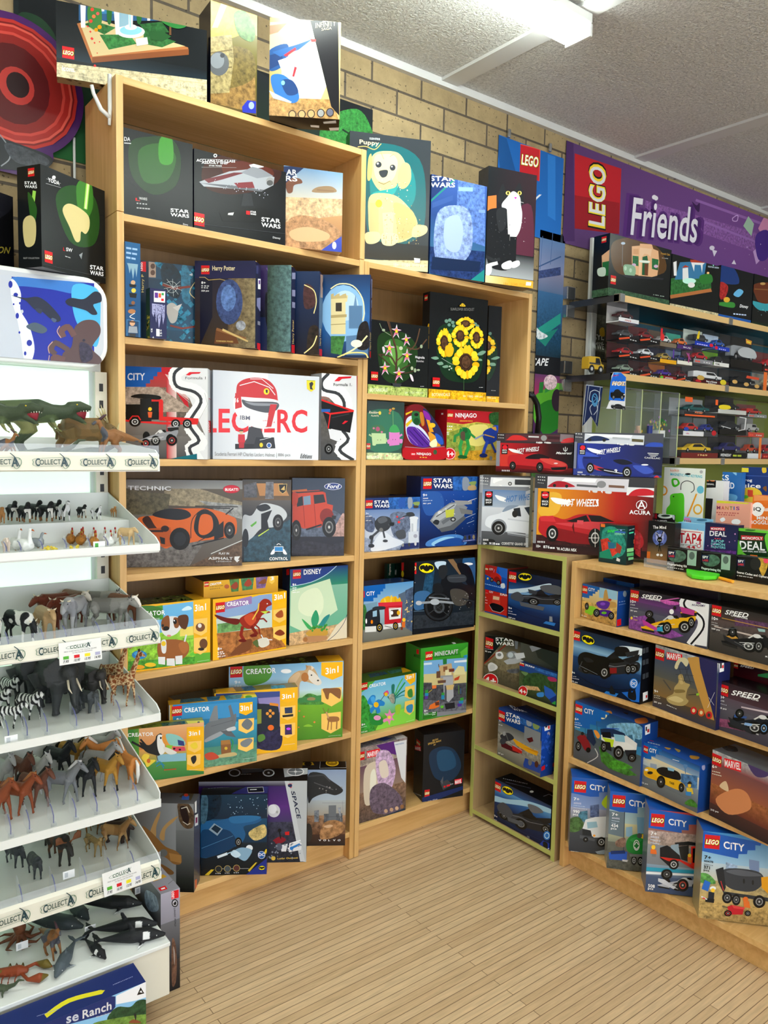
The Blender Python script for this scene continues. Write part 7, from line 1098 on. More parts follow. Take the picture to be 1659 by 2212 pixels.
# ================= things on the brick wall =================
def sheet(name,label,cat,K,x0,x1,yt,yb,art,y=.314,mat=None,th=.0015,fold=0,group=None):
    """flat cloth or card fixed to the wall; x0,x1 crop columns, yt,yb crop rows at the left edge"""
    A=hit(*px(K,x0,yb),1,y);T=hit(*px(K,x0,yt),1,y);B=solve_u(px(K,x1,0)[0],{1:y,2:(A.z+T.z)/2})
    mb=MB(); W=B.x-A.x;H=T.z-A.z; mb.box(A.x,B.x,y,y+th,A.z,T.z,mat or CLOTH,(*hexc('333'),1))
    F=Face(mb,(A.x,y,T.z),(1,0,0),(0,0,-1),W,H,mat or CLOTH); F.K=K; F.draw(art)
    if fold:   # gentle hanging folds
        for i,v in enumerate(mb.v): 
            pass
    return tag(mb.build(name,fix=False),label,cat,group)
sheet('wall_cloth','dark green and black cloth on the wall behind the tall bookcase top','banner','K1',70,1605,-60,640,'''
v 15181f 12261c 0 .4;v 12261c 1c5a2a .4 1;p 0c1014 80,-60 1605,0 1605,420 1480,520 1100,300 80,160;c 2f7a34~ 1400,520 1540,470 1605,560 1605,640 1400,640;s 0e2a18 8 1480,560 1605,640;c 1c3a24 80,60 180,80 240,180 100,200''',y=.317)
# round red cut-out board
_m=MB(); _o=hit(*px('K1',60,365),1,.30); _k=hit(*px('K1',330,365),1,.30).x-_o.x
_P=[(_o.x+_k*1.10*math.cos(a),_o.z+_k*1.10*math.sin(a)) for a in [2*PI*i/40 for i in range(26,60)]]
_P=[(_o.x+_k*1.12*math.cos(2*PI*i/48),_o.z+_k*1.12*math.sin(2*PI*i/48)) for i in range(-12,37)]
_m.prism([(x,.30,z) for x,z in _P],(0,.004,0),PRINT,(*hexc('4a2060'),1))
_c=[hit(*px('K1',*q),1,.297) for q in ((-160,600),(225,620),(232,690),(190,715),(175,745),(90,758),(-160,700))]; _m.prism([(p.x,.297,p.z) for p in _c],(0,.003,0),PRINT,(*hexc('4a2060'),1))
_F=Face(_m,(_o.x-2*_k,.296,_o.z+2*_k),(1,0,0),(0,0,-1),4*_k,4*_k); _F.K='K1'
_F.M=lambda x,y:((x-60)/270*_k+2*_k,(y-365)/270*_k+2*_k)
_F.draw('''e b8302a 60,365 272,272;e 7a1c1c 60,365 258,258;e d8584a 60,365 250,250;e a82a24 60,365 240,240;e c8443a 60,365 218,218;e 8a2420 60,365 206,206;e 5a1a1c 60,365 150,170;e 6a1e1c 75,368 62,72;e b83a34 70,370 74,80;e 2a1416 75,365 48,54;c 24282c -150,600 0,610 205,640 200,690 150,720 -100,740;S 888c90 5 -10,590 30,640 35,690 0,730;c 3a3e44~ 20,625 190,650 180,690 60,700''')
tag(_m.build('display_board',fix=False),'round red ringed cardboard cut out with a purple outline, top left on the wall','sign')
_m=MB(); _p=hit(*px('K1',324,590),1,.30); _m.tube([(_p.x,.31,_p.z),(_p.x,.31,_p.z-.25),(_p.x+.005,.31,_p.z-.5)],.004,WHITE); tag(_m.build('cable',smooth=True),'thin white cable running down the wall left of the tall bookcase','cable')
_m=MB(); _m.tube([(-.1,.03,2.488),(-.1,.03,2.40),(-.102,.03,2.355)],[.006,.006,.004],WHITE); _m.tube([(-.1,.03,2.375),(-.125,.028,2.39),(-.145,.026,2.425),(-.15,.026,2.445)],[.006,.006,.005,.005],WHITE); tag(_m.build('wall_hook',smooth=True),'white plastic hook hanging on the left side of the tall bookcase','hook')
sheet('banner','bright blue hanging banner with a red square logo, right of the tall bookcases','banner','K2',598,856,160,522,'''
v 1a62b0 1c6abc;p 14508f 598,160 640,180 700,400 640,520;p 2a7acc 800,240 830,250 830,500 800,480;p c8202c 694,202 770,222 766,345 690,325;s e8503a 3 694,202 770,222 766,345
q 111,fd3,fff 698,280 762,292 40 LEGO;i e8eef4 650,430 776,440 44 CITY''')
sheet('poster','long colourful poster of a river chase and racing scene below the blue banner','poster','K2',735,850,524,1500,'''
v 1c2028 2a3a4a 0 .04;v 5a7aa8 8a93b8 .03 .16;v 8a8aa8 4a6a90 .16 .26;v 3a6a98 1c4a6a~ .24 .42;v 1c4a6a~ 16303c .42 .52;v 3a3a6a c83a6a .55 .68;v 8a3a7a 2a2a5a .68 .85;v 3a6a3a 4a7a3a .85 1
s 3a5a8a 5 740,690 850,640;s 4a6a9a 2 770,690 780,560;s 4a6a9a 2 810,670 820,540;p 3a4a7a~ 735,700 850,680 850,712 735,730;p 2aa090 745,930 850,860 850,900 770,960;p 1f8a7a 750,950 840,920 790,990;c e8f0f4~ 740,900 770,930 800,950 760,960;e e8742c 742,880 14,24
f 14161c 0 .50 1 .575;i e8d83a 735,1036 752,1034 22 TY;i fff 735,1064 805,1066 30 CAPE;c 6ac83a 740,1200 800,1150 850,1140 850,1260 760,1300;c 2a8a2a 760,1230 830,1200 845,1300 780,1330;e 3a2a3a 835,1200 20,44;p 2a8a3a 768,1130 784,1128 780,1170 764,1172;p 3aa04a 790,1150 818,1140 812,1160 788,1172;e f0d0d8~ 810,1130 26,30''')
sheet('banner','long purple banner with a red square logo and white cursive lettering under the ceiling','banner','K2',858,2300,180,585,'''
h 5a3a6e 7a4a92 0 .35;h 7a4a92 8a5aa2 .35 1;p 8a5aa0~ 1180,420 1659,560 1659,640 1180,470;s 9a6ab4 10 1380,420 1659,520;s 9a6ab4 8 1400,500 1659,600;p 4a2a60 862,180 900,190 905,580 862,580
p c01c28 905,237 1087,297 1078,552 905,530;p 9a1420 905,400 1080,430 1078,552 905,530
q 111,fd3,e8e8ea 1022,522 1026,292 62 LEGO
q 5a2a78,4a2068,f0ecf4 1122,556 1384,588 150 Friends;e f0ecf4 1215,408 9,9;e f0ecf4 1222,412 8,9;c 3a1a50 1362,425 1380,440 1392,430 1390,465 1376,455
p a8c8b0 1582,482 1604,512 1594,560 1562,520;S d8b0e8 3 1520,490 1540,478 1538,500 1522,500 1520,490;p d890b8 1640,490 1659,480 1659,600 1620,530;p e8b0c8 1655,600 1680,560 1720,620 1680,660;p c8a0d8 1600,620 1630,590 1640,640 1612,670;e e8e0f0 1440,606 10,9;p e8e0f0 1440,612 1460,618 1448,640;c 4a2a8a 1610,560 1659,540 1659,640 1620,650;p f0e8f4 1516,668 1526,652 1534,670;* e8d8f0 40 3 .3 .3 1 1;e c8a0d8 1700,600 30,30;e e8c83a 1760,560 20,24''')
for _x,_y in ((648,160),(808,215),(1295,325)):
    _p=hit(*px('K2',_x,_y),1,.308); _m=MB(); _m.box(_p.x-.008,_p.x+.008,.300,.312,_p.z-.018,_p.z+.018,STEEL); tag(_m.build('banner_clip',bevel=.003),'small silver clip holding up the %s'%('left end of the blue banner' if _x==648 else 'right end of the blue banner' if _x==808 else 'purple banner'),'clip')
# fire extinguisher behind the shorter bookcase
_p=hit(*px('K4',1385,1180),1,.22); _t=thing('fire_extinguisher','red fire extinguisher with a black hose, on the wall behind the shorter bookcase','fire extinguisher',(1.70,.2,1.22))
_R=flat('red_enamel','c0181c',.25)
_m=MB(); _m.tube([(1.70,.2,1.22),(1.70,.2,1.23),(1.70,.2,1.62),(1.70,.2,1.66),(1.70,.2,1.68)],[.05,.062,.062,.045,.02],_R,seg=20); _m.build('cylinder',_t,True)
_m=MB(); _m.tube([(1.70,.2,1.36),(1.70,.2,1.52)],.0635,WHITE,seg=20,caps=False); _m.build('label',_t,True)
_m=MB(); _m.box(1.66,1.74,.262,.3195,1.30,1.34,STEEL); _m.build('bracket',_t)
_m=MB(); _m.box(1.69,1.71,.15,.21,1.68,1.72,BLACK); _m.build('valve',_t,bevel=.003)
_q=[hit(*px('K4',*c),1,.2) for c in ((1388,1010),(1420,1020),(1452,1080),(1466,1180),(1455,1300))]; _m=MB(); _m.tube([(p.x,.2,p.z) for p in _q],.013,BLACK,seg=12); _m.build('hose',_t,True)
# ---------- wall shelves ----------
SX=2.184
TEAL=flat('teal_panel','0f6c80',.6); LIMEP=flat('lime_panel','93a24a',.6); DARKL=flat('smoked_laminate','34353a',.2); PALE=flat('blond_edge','dcb77c',.45)
def wshelf(z,label,x0=SX,x1=4.6,y0=.012):
    t=thing('wall_shelf',label,'shelf',((x0+x1)/2,.16,z-.03))
    m=MB(); m.box(x0,x1,y0+.003,.30,z-.03,z,DARKL); m.build('shelf_board',t)
    m=MB(); m.box(x0+.035,x1,y0,y0+.003,z-.03,z,PALE); m.build('front_edge',t)
    for x in (x0,3.13):
        m=MB(); m.box(x,x+.035,y0-.004,y0+.03,z-.033,z+.004,STEEL); m.build('clip',t)
    for a in (.012,-.075):
        m=MB(); m.box(x0-.03,x0+.03,.286,.3195,z+a,z+a+.06,STEEL); m.build('wall_bracket',t,bevel=.004)
    return t
wshelf(2.20,'topmost wall shelf on the right, under the purple banner'); wshelf(1.848,'middle wall shelf on the right, lined with boxed model cars'); wshelf(1.462,'lowest wall shelf on the right, behind the card games',x0=2.70)
_m=MB(); _m.box(2.335,2.395,.295,.309,1.30,2.53,WHITE); _m.box(2.352,2.378,.288,.295,1.30,2.53,WHITE); tag(_m.build('shelf_upright'),'white slotted metal upright on the brick wall behind the wall shelves','shelf support')
_m=MB(); _m.box(2.60,4.6,.31,.319,1.86,2.165,TEAL); tag(_m.build('wall_panel'),'teal panel behind the boxed model cars on the middle wall shelf','panel')
_m=MB(); _m.box(2.41,4.6,.31,.319,1.0,1.815,LIMEP); tag(_m.build('wall_panel'),'lime green panel below the middle wall shelf','panel')
sheet('wall_card','grey stone patterned card with white capitals, left of the model car stacks','sign','K9',345,446,650,1012,'''b 5a5644;v 5c5a48~ 4a4838~;t d8d8c8 357,880 432,884 44 SYL;i d8d8c8 372,910 425,914 20 and;t d8d8c8 357,950 432,954 44 TWE;c d8a82a 400,800 430,790 436,850 404,850''',y=.31)
def wc(L,R,vt,th,lab,art,base='12161a',y=.06,zb=2.20): return carton('K9',zb,(L,None,y+.01),(R,None,y),vt,th,lab,art,base=base)
wc(458,916,80,.09,'black box with a peach French cafe facade, leftmost on the topmost wall shelf','''
b 14181a;c 5a3c1c 500,150 700,120 860,220 880,380 600,400 500,330;s 888 3 572,160 568,330;e bcd 575,158 16,10;p e8b488 640,180 700,175 700,160 790,165 800,200 838,215 845,300 830,400 790,410 700,400 650,385 640,300;p f0c8a0 700,190 790,200 780,260 760,240 735,235 715,260 705,400 690,400;p 1c5a34 720,260 755,250 765,310 760,400 715,395;c e8f0e4 700,285 770,290 765,305 705,300;p d8a070 650,200 690,200 690,240 650,240;p 1f6a3a~ 645,250 690,255 690,330 645,320;p 1f6a3a~ 790,270 840,280 835,360 790,350;e d8b8d8 655,320 16,12;e d8b8d8 820,330 16,12;c 8ab090 580,320 660,330 660,400 590,395;p 2a2c34 550,390 700,405 880,420 870,432 600,415;e b8d8c0 592,345 10,16;e b8d8c0 630,360 10,16;p 6a3a20 735,310 760,312 760,400 735,398
t c8963a 858,240 924,252 16 French Cafe;d aaa 865,270 915,276 5;f 3a5a40~ 0 .87 1 1;L 482,395 40;t cdc 800,548 880,560 9 1101 pcs
=L;b 101416;L 415,112 36;p e8b488 415,250 480,200 480,400 420,400;p 1f6a3a 420,300 470,290 470,400 420,400;c cdc 385,350 440,340 440,400 390,400;f 3a5a40~ 0 .88 1 1''')
wc(922,1284,235,.06,'black box with a smaller fountain garden picture, second on the topmost wall shelf','''
b 14181a;p b5703f 925,545 1230,490 1240,520 930,572;p 2f6b35~ 930,420 1230,400 1235,495 930,545;p 3a7aa8 1000,300 1200,290 1180,420 960,430;p eee 1020,345 1060,340 1065,430 1020,440;p b5402a 1015,340 1040,320 1070,335;e cfe 1070,440 50,22;p f0f0f0 950,300 975,290 975,400 955,400;p f0f0f0 1080,290 1190,300 1170,320 1165,380 1155,320 1110,318 1105,370;p b5402a 1075,280 1195,285 1190,305 1080,300;c 2f7a34 1150,400 1230,390 1240,450 1160,460;e fc8 1210,380 10,8;e f4f0f0 1085,470 26,20;t cde 1210,338 1290,348 12 FOUNTAIN GARDEN;e 9fd 1250,315 5,14;f d6c9a0~ 0 .90 1 1''')
wc(1286,1528,320,.06,'black box with a blue base band and script lettering, third on the topmost wall shelf','''
b 14181c;c 1c3a7a 1290,330 1400,340 1440,460 1290,440;c 3a8a3a 1290,600 1400,600 1400,640 1290,620;c 6ab8e8 1440,500 1475,520 1440,560 1400,540;c a82a2a~ 1300,450 1360,480 1340,560 1300,570;e e8b43a 1350,580 24,20;f 1c5ab0 0 .90 1 1;i fff 1446,644 1512,652 30 Disney;d cdf 1400,690 1500,700 9''')
wc(1534,1800,385,.06,'dark box with a brown wooden ship on turquoise water, at the right edge','''
b 121618;c 6a3420 1550,470 1640,450 1740,480 1720,600 1600,600 1560,540;s 8a5a34 8 1560,500 1740,510;e c8a060 1620,460 20,10;c 3aa0b0 1540,590 1640,610 1740,600 1760,650 1600,660;* 8ad8e0 16 3 0 .6 1 .8;f 14301c 0 .9 1 1''')
# ---------- boxed model cars ----------
def minicar(mb,x0,x1,y0,y1,z,h,col,kind=0,P=None):
    """little car body facing along x with wheels"""
    P=P or HIDE; L=x1-x0;c=(*hexc(col),1); dk=(*hexc('14161a'),1)
    prof=[(0,.25),(.02,.5),(.22,.56),(.36,.95),(.66,1.),(.82,.62),(.98,.55),(1,.25)] if kind==0 else [(0,.25),(0,.9),(.1,1.),(.72,1.),(.84,.6),(1,.55),(1,.25)]
    mb.prism([(x0+L*a,y0,z+h*b) for a,b in prof],(0,y1-y0,0),P,c)
    w=[(.36,.6),(.41,.9),(.63,.94),(.76,.62)] if kind==0 else [(.45,.62),(.45,.92),(.7,.92),(.8,.62)]
    mb.prism([(x0+L*a,y0-.0004,z+h*b) for a,b in w],(0,.0004,0),P,dk)
    for a in (.2,.8):
        mb.tube([(x0+L*a,y0-.0015,z+h*.24),(x0+L*a,y0+.004,z+h*.24)],h*.25,P,dk,seg=12); mb.tube([(x0+L*a,y0-.002,z+h*.24),(x0+L*a,y0-.001,z+h*.24)],h*.12,P,(*hexc('bbb'),1),seg=8)
def carpack(K,x0,x1,zb,vt,label,bg,col,band='333',text='',kind=0,y=.05,dep=.07,group=None):
    A=solve_u(px(K,x0,0)[0],{1:y,2:zb});B=solve_u(px(K,x1,0)[0],{1:y,2:zb}); zt=solve_v(px(K,0,vt)[1],A); W=B.x-A.x-.002;H=zt-zb-.001; a=A.x+.001; zb+=.0008
    t=thing('model_car_box',label,'boxed model car',(a+W/2,y+dep/2,zb),group)
    m=MB(); m.box(a,a+W,y+dep-.002,y+dep,zb,zb+H,PRINT,(*hexc(bg),1)); m.box(a,a+W,y,y+dep-.002,zb,zb+H*.05,PRINT,(*hexc(band),1)); m.box(a,a+W,y-.0008,y,zb,zb+H*.24,PRINT,(*hexc(band),1))
    F=Face(m,(a,y-.001,zb+H),(1,0,0),(0,0,-1),W,H); F.M=lambda u,v:(u/100*W,v/100*H)
    F.draw(text or 'd ddd 50,92 90,94 5;d e54 8,94 34,94 8'); m.build('backing_card',t,fix=False)
    m=MB(); m.box(a,a+W,y-.0004,y+dep+.0004,zb-.0003,zb+H,FILM); m.build('clear_cover',t,fix=False)
    m=MB(); ch=min(H*.42,W*.36); minicar(m,a+W*.1,a+W*.9,y+dep*.3,y+dep*.75,zb+H*.26,ch,col,kind); m.build('toy_car',t)
    return zb+H+.0012
_blk='s d8502c 10 4,94 50,80;d ccc 55,92 92,95 5'
for _k0,_k1,_nm,_rows in ((540,692,'first',[(1012,'241c20','8a9a8a','1a1a1e',_blk,'silver green'),(882,'4a1c20','b01c24','1a1a1e',_blk,'red'),(745,'3a1a1c','4a4c50','1a1a1e',_blk,'dark grey'),(600,'c8c4c0','4a1018','e8e8ea','t b02028 30,92 60,93 9 1933;s 2a2a6a 4 0,99 100,99','maroon veteran')]),
  (698,843,'second',[(1022,'4a1c20','5a1418','1a1a1e',_blk,'dark red'),(892,'3a1a1c','e8eaee','1a1a1e',_blk,'white'),(760,'5a1c20','8a1018','1a1a1e',_blk,'cherry red')]),
  (849,972,'third',[(1052,'c8742c','4a2a9a','8a1c20','t fff 30,94 80,95 10 JOKER;e 6ac83a 10,88 10,8','purple'),(928,'2a2a4a','b89a4a','e8a81c','s 5a3a9a 8 80,10 80,60','tan'),(792,'5a4a3c','e8e8e8','7a6a58','p d8202c 0,0 12,0 12,60 0,60;e d33 12,50 12,20','white rescue')]),
  (978,1090,'fourth',[(1062,'4a1c20','6a1a24','1a1a1e',_blk,'wine red'),(945,'8aa0c0','2a3a6a','e8e4d8','s b04a8a 7 60,20 88,60;s b04a8a 7 75,20 75,80','navy'),(815,'3aa08a','e8742c','4a2a6a','t ddd 40,92 90,93 8 BUS','orange')])):
    _z=1.8485
    for _i,(_v,_bg,_c,_bd,_tx,_w) in enumerate(_rows):
        _z=carpack('K9',_k0,_k1,_z,_v,'clear fronted box with a %s model car, in the %s stack from the left'%(_w,_nm),_bg,_c,_bd,_tx,group='boxed model cars on the middle wall shelf')
_z=carpack('K9',1096,1362,1.8485,1052,'wide box with a white off roader and a yellow car','4a4a4c','e8e8ea','4a1418','t fff 36,88 66,89 9 Best of British;t fff 42,97 62,98 6 Edition;e e8d02a 84,80 9,14;c c8202c 6,90 14,78 22,92;e c8a04a 20,70 10,12',1)
_z2=carpack('K9',1100,1246,_z,918,'box with a bright red model car, stacked on the wide off roader box','5a4a4a','c01c24','8a8a90','')
carpack('K9',1110,1250,_z2,785,'white and blue box with a yellow digger model','d8e4d8','3a3c40','1c3ab0','e d8202c 88,88 10,10;c e8c81c 8,60 16,20 22,24 20,60;d ccf 10,95 70,96 5',1)
_z2=carpack('K9',1252,1366,_z,955,'lime backed box with a dark model car','8ad02a','2a2a2c','e8e8e4','t 222 10,94 40,95 12 OK')
carpack('K9',1256,1370,_z2,825,'blue and white box with a blue boat shaped model','c8dcf0','2a5ab0','1c3ab0','e d8202c 12,88 10,10;d ccf 30,94 80,95 5')
_z=carpack('K9',1372,1610,1.8485,1085,'wide dark box with three gold wheeled model cars','22242a','14161a','1a1a1e','e d8a860 14,70 8,10;e d8a860 50,76 8,10;e d8a860 84,80 8,10;p d84a2a 50,30 90,34 88,46 48,44')
carpack('K9',1376,1612,_z,825,'tall black box with a silver spherical model','101012','9a9ea4','101012','p d8943a 42,10 62,14 60,26 44,24;p e8d83a 46,16 58,18 58,22 46,20;c b8bcc2 20,50 40,36 70,40 80,60 60,66 30,64',1)
_z=carpack('K9',1618,1760,1.8485,1120,'orange edged model car box at the right edge of the middle shelf','c8c4b8','e8e0c0','2a1a18','p f0742c 0,0 18,0 18,100 0,100')
carpack('K9',1620,1770,_z,955,'red model car box above the orange edged one','6a2024','c8202c','3a1416','')
for _x0,_x1,_yb,_yt,_l,_bg,_c,_bd,_tx in ((190,486,1205,1052,'wide box with a long yellow race car','5a5a58','e8c02a','7a2420','t fc8 44,90 70,91 8 1969'),(494,716,1205,1040,'black box with a dark purple model','14121a','2a2a6a','0c0c10','i fff 6,92 44,93 12 WEDNESDAY;d b8c83a 50,92 84,93 8'),(724,836,1205,1062,'white and orange box with a small red model','8a8c88','c84a2a','e8e8ea','p f0843a 78,0 96,0 96,100 78,100'),(842,980,1205,1065,'grey box at the right edge of the bottom row','8a8c90','b01c24','9a1c24','')):
    _z=carpack('KD',_x0,_x1,1.4625,_yt,_l+', on the lowest wall shelf',_bg,_c,_bd,_tx,y=.04)
    if _x0==190:
        _zz=carpack('KD',205,372,_z,890,'white based box with two small racing cars, above the yellow race car','6a7a7a','c8302a','e8e8ea','e 2a4ab0 14,66 12,10;c d8a0b0 12,90 22,84 30,92',y=.04)
        carpack('KD',378,486,_z,905,'clear box with blue and red model cars','8a9494','2a3a9a','44464a','e c8202c 70,80 18,14',y=.04)
        carpack('KD',215,482,_zz,735,'orange and grey box with a dark green model car','b8bcbc','1c5a5a','2a2a2e','p f0642a 0,0 22,0 22,26 0,26;p f0642a 92,0 100,0 100,30 92,30;s f0642a 9 4,96 90,96;i f08a5a 30,84 56,85 12 Radar',y=.04,dep=.09)
    if _x0==494:
        _zz=carpack('KD',498,714,_z,872,'black box with silver trimmed model, above the dark purple one','101012','2a2c30','101012','s e8e8ea 4 72,10 96,14;s e8e8ea 4 96,14 94,70;s e8e8ea 3 6,60 40,70;s e8e8ea 3 70,80 94,70',y=.04)
        carpack('KD',488,716,_zz,722,'dark box with a yellow model car in one corner','1c1a1c','1a1a1e','c8c8c4','c f0d82a 2,60 14,52 38,54 42,70 20,78 4,74',y=.04,dep=.08)
    if _x0==724:
        _zz=carpack('KD',730,858,_z,902,'tall clear box with a grey model','a8aaa8','b8b8b8','c84a3a','',1,y=.04)
        carpack('KD',728,882,_zz,790,'clear box with a red double decker shaped model','8a4040','c8302a','8a8c90','',1,y=.04)
# acrylic cubby case with small figures
_t=thing('display_case','clear acrylic cubby case with small things inside, behind the boxed car kits','display case',(2.6,.15,1.42))
_m=MB()
for x in (2.30,2.46,2.62,2.78): _m.box(x,x+.006,.06,.2,1.42,1.79,CLEAR)
for z in (1.42,1.56,1.70,1.787): _m.box(2.306,2.78,.06,.2,z,z+.005,CLEAR)
_m.build('case',_t,fix=False)
_m=MB()
for x in (2.30,2.46,2.62,2.78): _m.box(x,x+.006,.058,.06,1.42,1.79,flat('lime_acrylic_edge','cdd8a0',.2))  # pale lime front edges of the case panes
_m.build('case_edge',_t)
_m=MB(); _m.box(2.30,2.36,.1,.13,1.565,1.567,WHITE); _m.box(2.66,2.72,.09,.15,1.566,1.60,WHITE); _m.build('plant_box',_t)
_c=random.Random(4); _m=MB()
for i in range(60):
    p=Vector((2.69+_c.gauss(0,.03),.12+_c.gauss(0,.02),1.625+_c.gauss(0,.022))); _m.grid([p+Vector((a*.008,0,b*.008)) for a,b in ((-1,0),(0,-1),(1,0),(0,1))],[(0,1,2,3)],HIDE,(*hexc(_c.choice(['2f7a34','3f9a3a','e8c83a','b06ab8','6ab04a'])),1))
_m.build('flowers',_t,fix=False)
_m=MB(); _m.tube([(2.60,.1,1.566),(2.60,.1,1.62)],.014,flat('blue_can','2a3a8a',.3)); _m.build('can',_t)
for i,(x,z,c,w) in enumerate(((2.34,1.427,'2a6ab8','blue'),(2.40,1.427,'c83a2c','red'),(2.50,1.427,'7a2028','dark red'),(2.56,1.427,'9a9aa0','grey'),(2.68,1.427,'4a2a2a','brown'),(2.52,1.566,'d8a08a','pink'),(2.36,1.706,'2a5ab0','small blue'))):
    _m=MB(); q=(*hexc(c),1); _m.box(x-.014,x+.014,.10,.125,z,z+.03,HIDE,q); _m.box(x-.012,x-.001,.102,.122,z+.0,z+.012,HIDE,(*hexc('222'),1)); _m.tube([(x,.112,z+.03),(x,.112,z+.052)],.012,HIDE,(*hexc('e8b88a'),1),seg=10); tag(_m.build('toy_figure',bevel=.002),'%s blocky toy figure inside the clear acrylic cubby case'%w,'toy figure')
# hanging car card, pennant, bus, paper
def hung(name,label,cat,K,pts,art,y,th=.002):
    P=[hit(*px(K,*p),1,y) for p in pts]; m=MB(); m.prism([tuple(p) for p in P],(0,th,0),PRINT,(*hexc('ddd'),1))
    x0=min(p.x for p in P);x1=max(p.x for p in P);z0=min(p.z for p in P);z1=max(p.z for p in P); F=Face(m,(x0,y,z1),(1,0,0),(0,0,-1),x1-x0,z1-z0); F.K=K; F.draw(art)
    return tag(m.build(name,fix=False),label,cat)
hung('car_card','blue carded toy car hanging from the front of the middle wall shelf','carded toy car','K9',((505,1122),(560,1125),(598,1160),(590,1400),(450,1395),(480,1340),(490,1150)),'''p 1c6ad8 505,1124 560,1127 597,1160 585,1340 468,1330 480,1200;p 3a9af0 510,1124 545,1126 520,1160;i c8202c 500,1155 545,1150 12 BMW;i fff 492,1222 596,1226 34 HOT;i f8c81c 490,1220 596,1224 30 HOTWHEELS;k car 101216 480,1240 588,1240 480,1330;p e8e8ea 470,1340 588,1340 585,1400 450,1395;k car 2a2c30 482,1350 600,1360 482,1400''',y=-.004)
hung('pennant','navy swallow tailed pennant with a pale blue emblem, hanging from the wall shelf','pennant','K9',((300,1215),(424,1232),(384,1532),(335,1450),(270,1528)),'''p 16244e 300,1215 424,1232 384,1532 335,1450 270,1528;s 9aa4b4 7 300,1218 420,1234;s 9aa4b4 4 405,1234 372,1500;s 9aa4b4 4 318,1224 284,1500;S b8c0cc 5 330,1270 322,1330 350,1350 326,1390 340,1440;S b8c0cc 5 395,1270 398,1330 375,1350 382,1400 355,1440;S b8c0cc 5 330,1270 360,1256 395,1270;e 4a8ab8 362,1330 24,50;e 16244e 362,1320 14,32;S 4a8ab8 5 352,1300 372,1320 352,1345 368,1370;d 9aa 385,1400 395,1440 4''',y=.02)
_p=solve_u(px('K9',345,0)[0],{1:.12,2:1.849}); _m=MB(); minicar(_m,_p.x-.055,_p.x+.055,.10,.14,1.8485,.075,'c8a02a',1); _m.box(_p.x-.05,_p.x+.03,.099,.1,1.888,1.895,HIDE,(*hexc('3a3c40'),1)); tag(_m.build('toy_bus'),'yellow and grey toy bus on the left end of the middle wall shelf','toy bus')
# ---------- dark boxes on top of the animal stand ----------
_yb=carton('K1',1.932,(181,None,-.05),(456,None,.06),707,.08,'black box with a lime green blade picture, on top of the animal stand header','''
b 14181a;c 1f4a1c 240,860 300,800 400,840 430,960 400,1060 300,1040;c 3a7a28 330,800 390,780 400,900 350,960;p a6e05a 372,790 388,794 376,905 362,900;p e2ffb0 377,793 384,795 372,903 366,900
c d9c88a 270,910 290,880 330,890 380,930 386,980 370,1010 350,1000 345,1040 325,1040 300,980;t eee 207,784 256,800 18 YODA;s aaa 1.5 200,772 262,792;s aaa 1.5 198,792 262,810;e ddd 232,766 8,8;L 192,1080 34 50;t d81820 272,1082 280,1084 14 L;t eee 285,1084 312,1090 16 SW
k sw 6a6c70 388,1142 446,1150 388,1186;s 3a3c40 2 180,1140 458,1200;t ccc 193,1168 205,1171 11 18+;t ccc 215,1174 243,1181 11 75438;t ccc 250,1184 284,1192 11 399 pcs;d aaa 280,1108 305,1116 4;p 8a8e90 340,1100 356,1090 350,1120
=L;b 101416;L 120,728 28 36;k sw 8a8a80 106,782 160,784 106,812;p a6e05a 142,822 156,826 140,960 128,955;c 2a5a20 120,830 160,900 140,980;c d9c88a 100,960 130,930 155,960 150,1050 110,1060;t 999 102,1118 170,1118 7 BUST COLLECTION''')
carton('K1',1.932,(-220,None,.0),(62,None,.10),745,.10,'black box with gold scribble lettering, at the far left on the animal stand','''
b 0c0c0e;i 8a7a2a -40,1092 46,1096 30 MON;f 8a7850~ 0 .93 1 1;c 1a1a20 -60,760 40,800 50,900 -40,940''')
# ================= animal stand in the left foreground =================
from mathutils import noise as NZ
GX0,GX1,GB=-1.10,-.10,.075
_g=thing('display_stand','white shop stand with a green lit back and sloping trays of toy animals','display stand',(-.6,-.1,0))
PANEL=emit('lit_green_panel','c4f2cc',BACKLIT)
def gp(nm,b,mat,par=None,bev=0): m=MB(); m.box(*b,mat); return m.build(nm,par or _g,bevel=bev)
gp('lit_back_panel',(-1.065,-.146,.094,.10,.22,1.69),PANEL); gp('back_board',(-1.09,-.11,.101,.13,.1,1.93),WHITE)
for a,b in ((-.134,-.101),(-1.10,-1.067)):
    p=gp('upright',(a,b,.075,.13,.08,1.688),OFFW); m=MB()
    for k in range(30): z=.25+k*.0477; m.box(a+.011,b-.011,.0742,.075,z,z+.022,BLACK)
    m.build('slot_row',p)
gp('light_tube_cover',(-.147,-.135,.08,.1,.22,1.685),CLEAR)
gp('base_box',(GX0,GX1,-.37,.12,.07,.205),OFFW,bev=.003); gp('base_top',(GX0,GX1,-.375,.09,.205,.216),WHITE,bev=.002)
for x in (-.19,-1.0):
    for y in (-.31,.05):
        m=MB(); m.tube([(x-.012,y,.03),(x+.012,y,.03)],.03,flat('castor_tyre','c9c7c0',.5),seg=20); o=m.build('castor_wheel',_g,True)
        m=MB(); m.box(x-.018,x-.014,y-.02,y+.02,.03,.07,GREY); m.box(x+.014,x+.018,y-.02,y+.02,.03,.07,GREY); m.box(x-.018,x+.018,y-.02,y+.02,.066,.0705,GREY); m.build('fork',o)
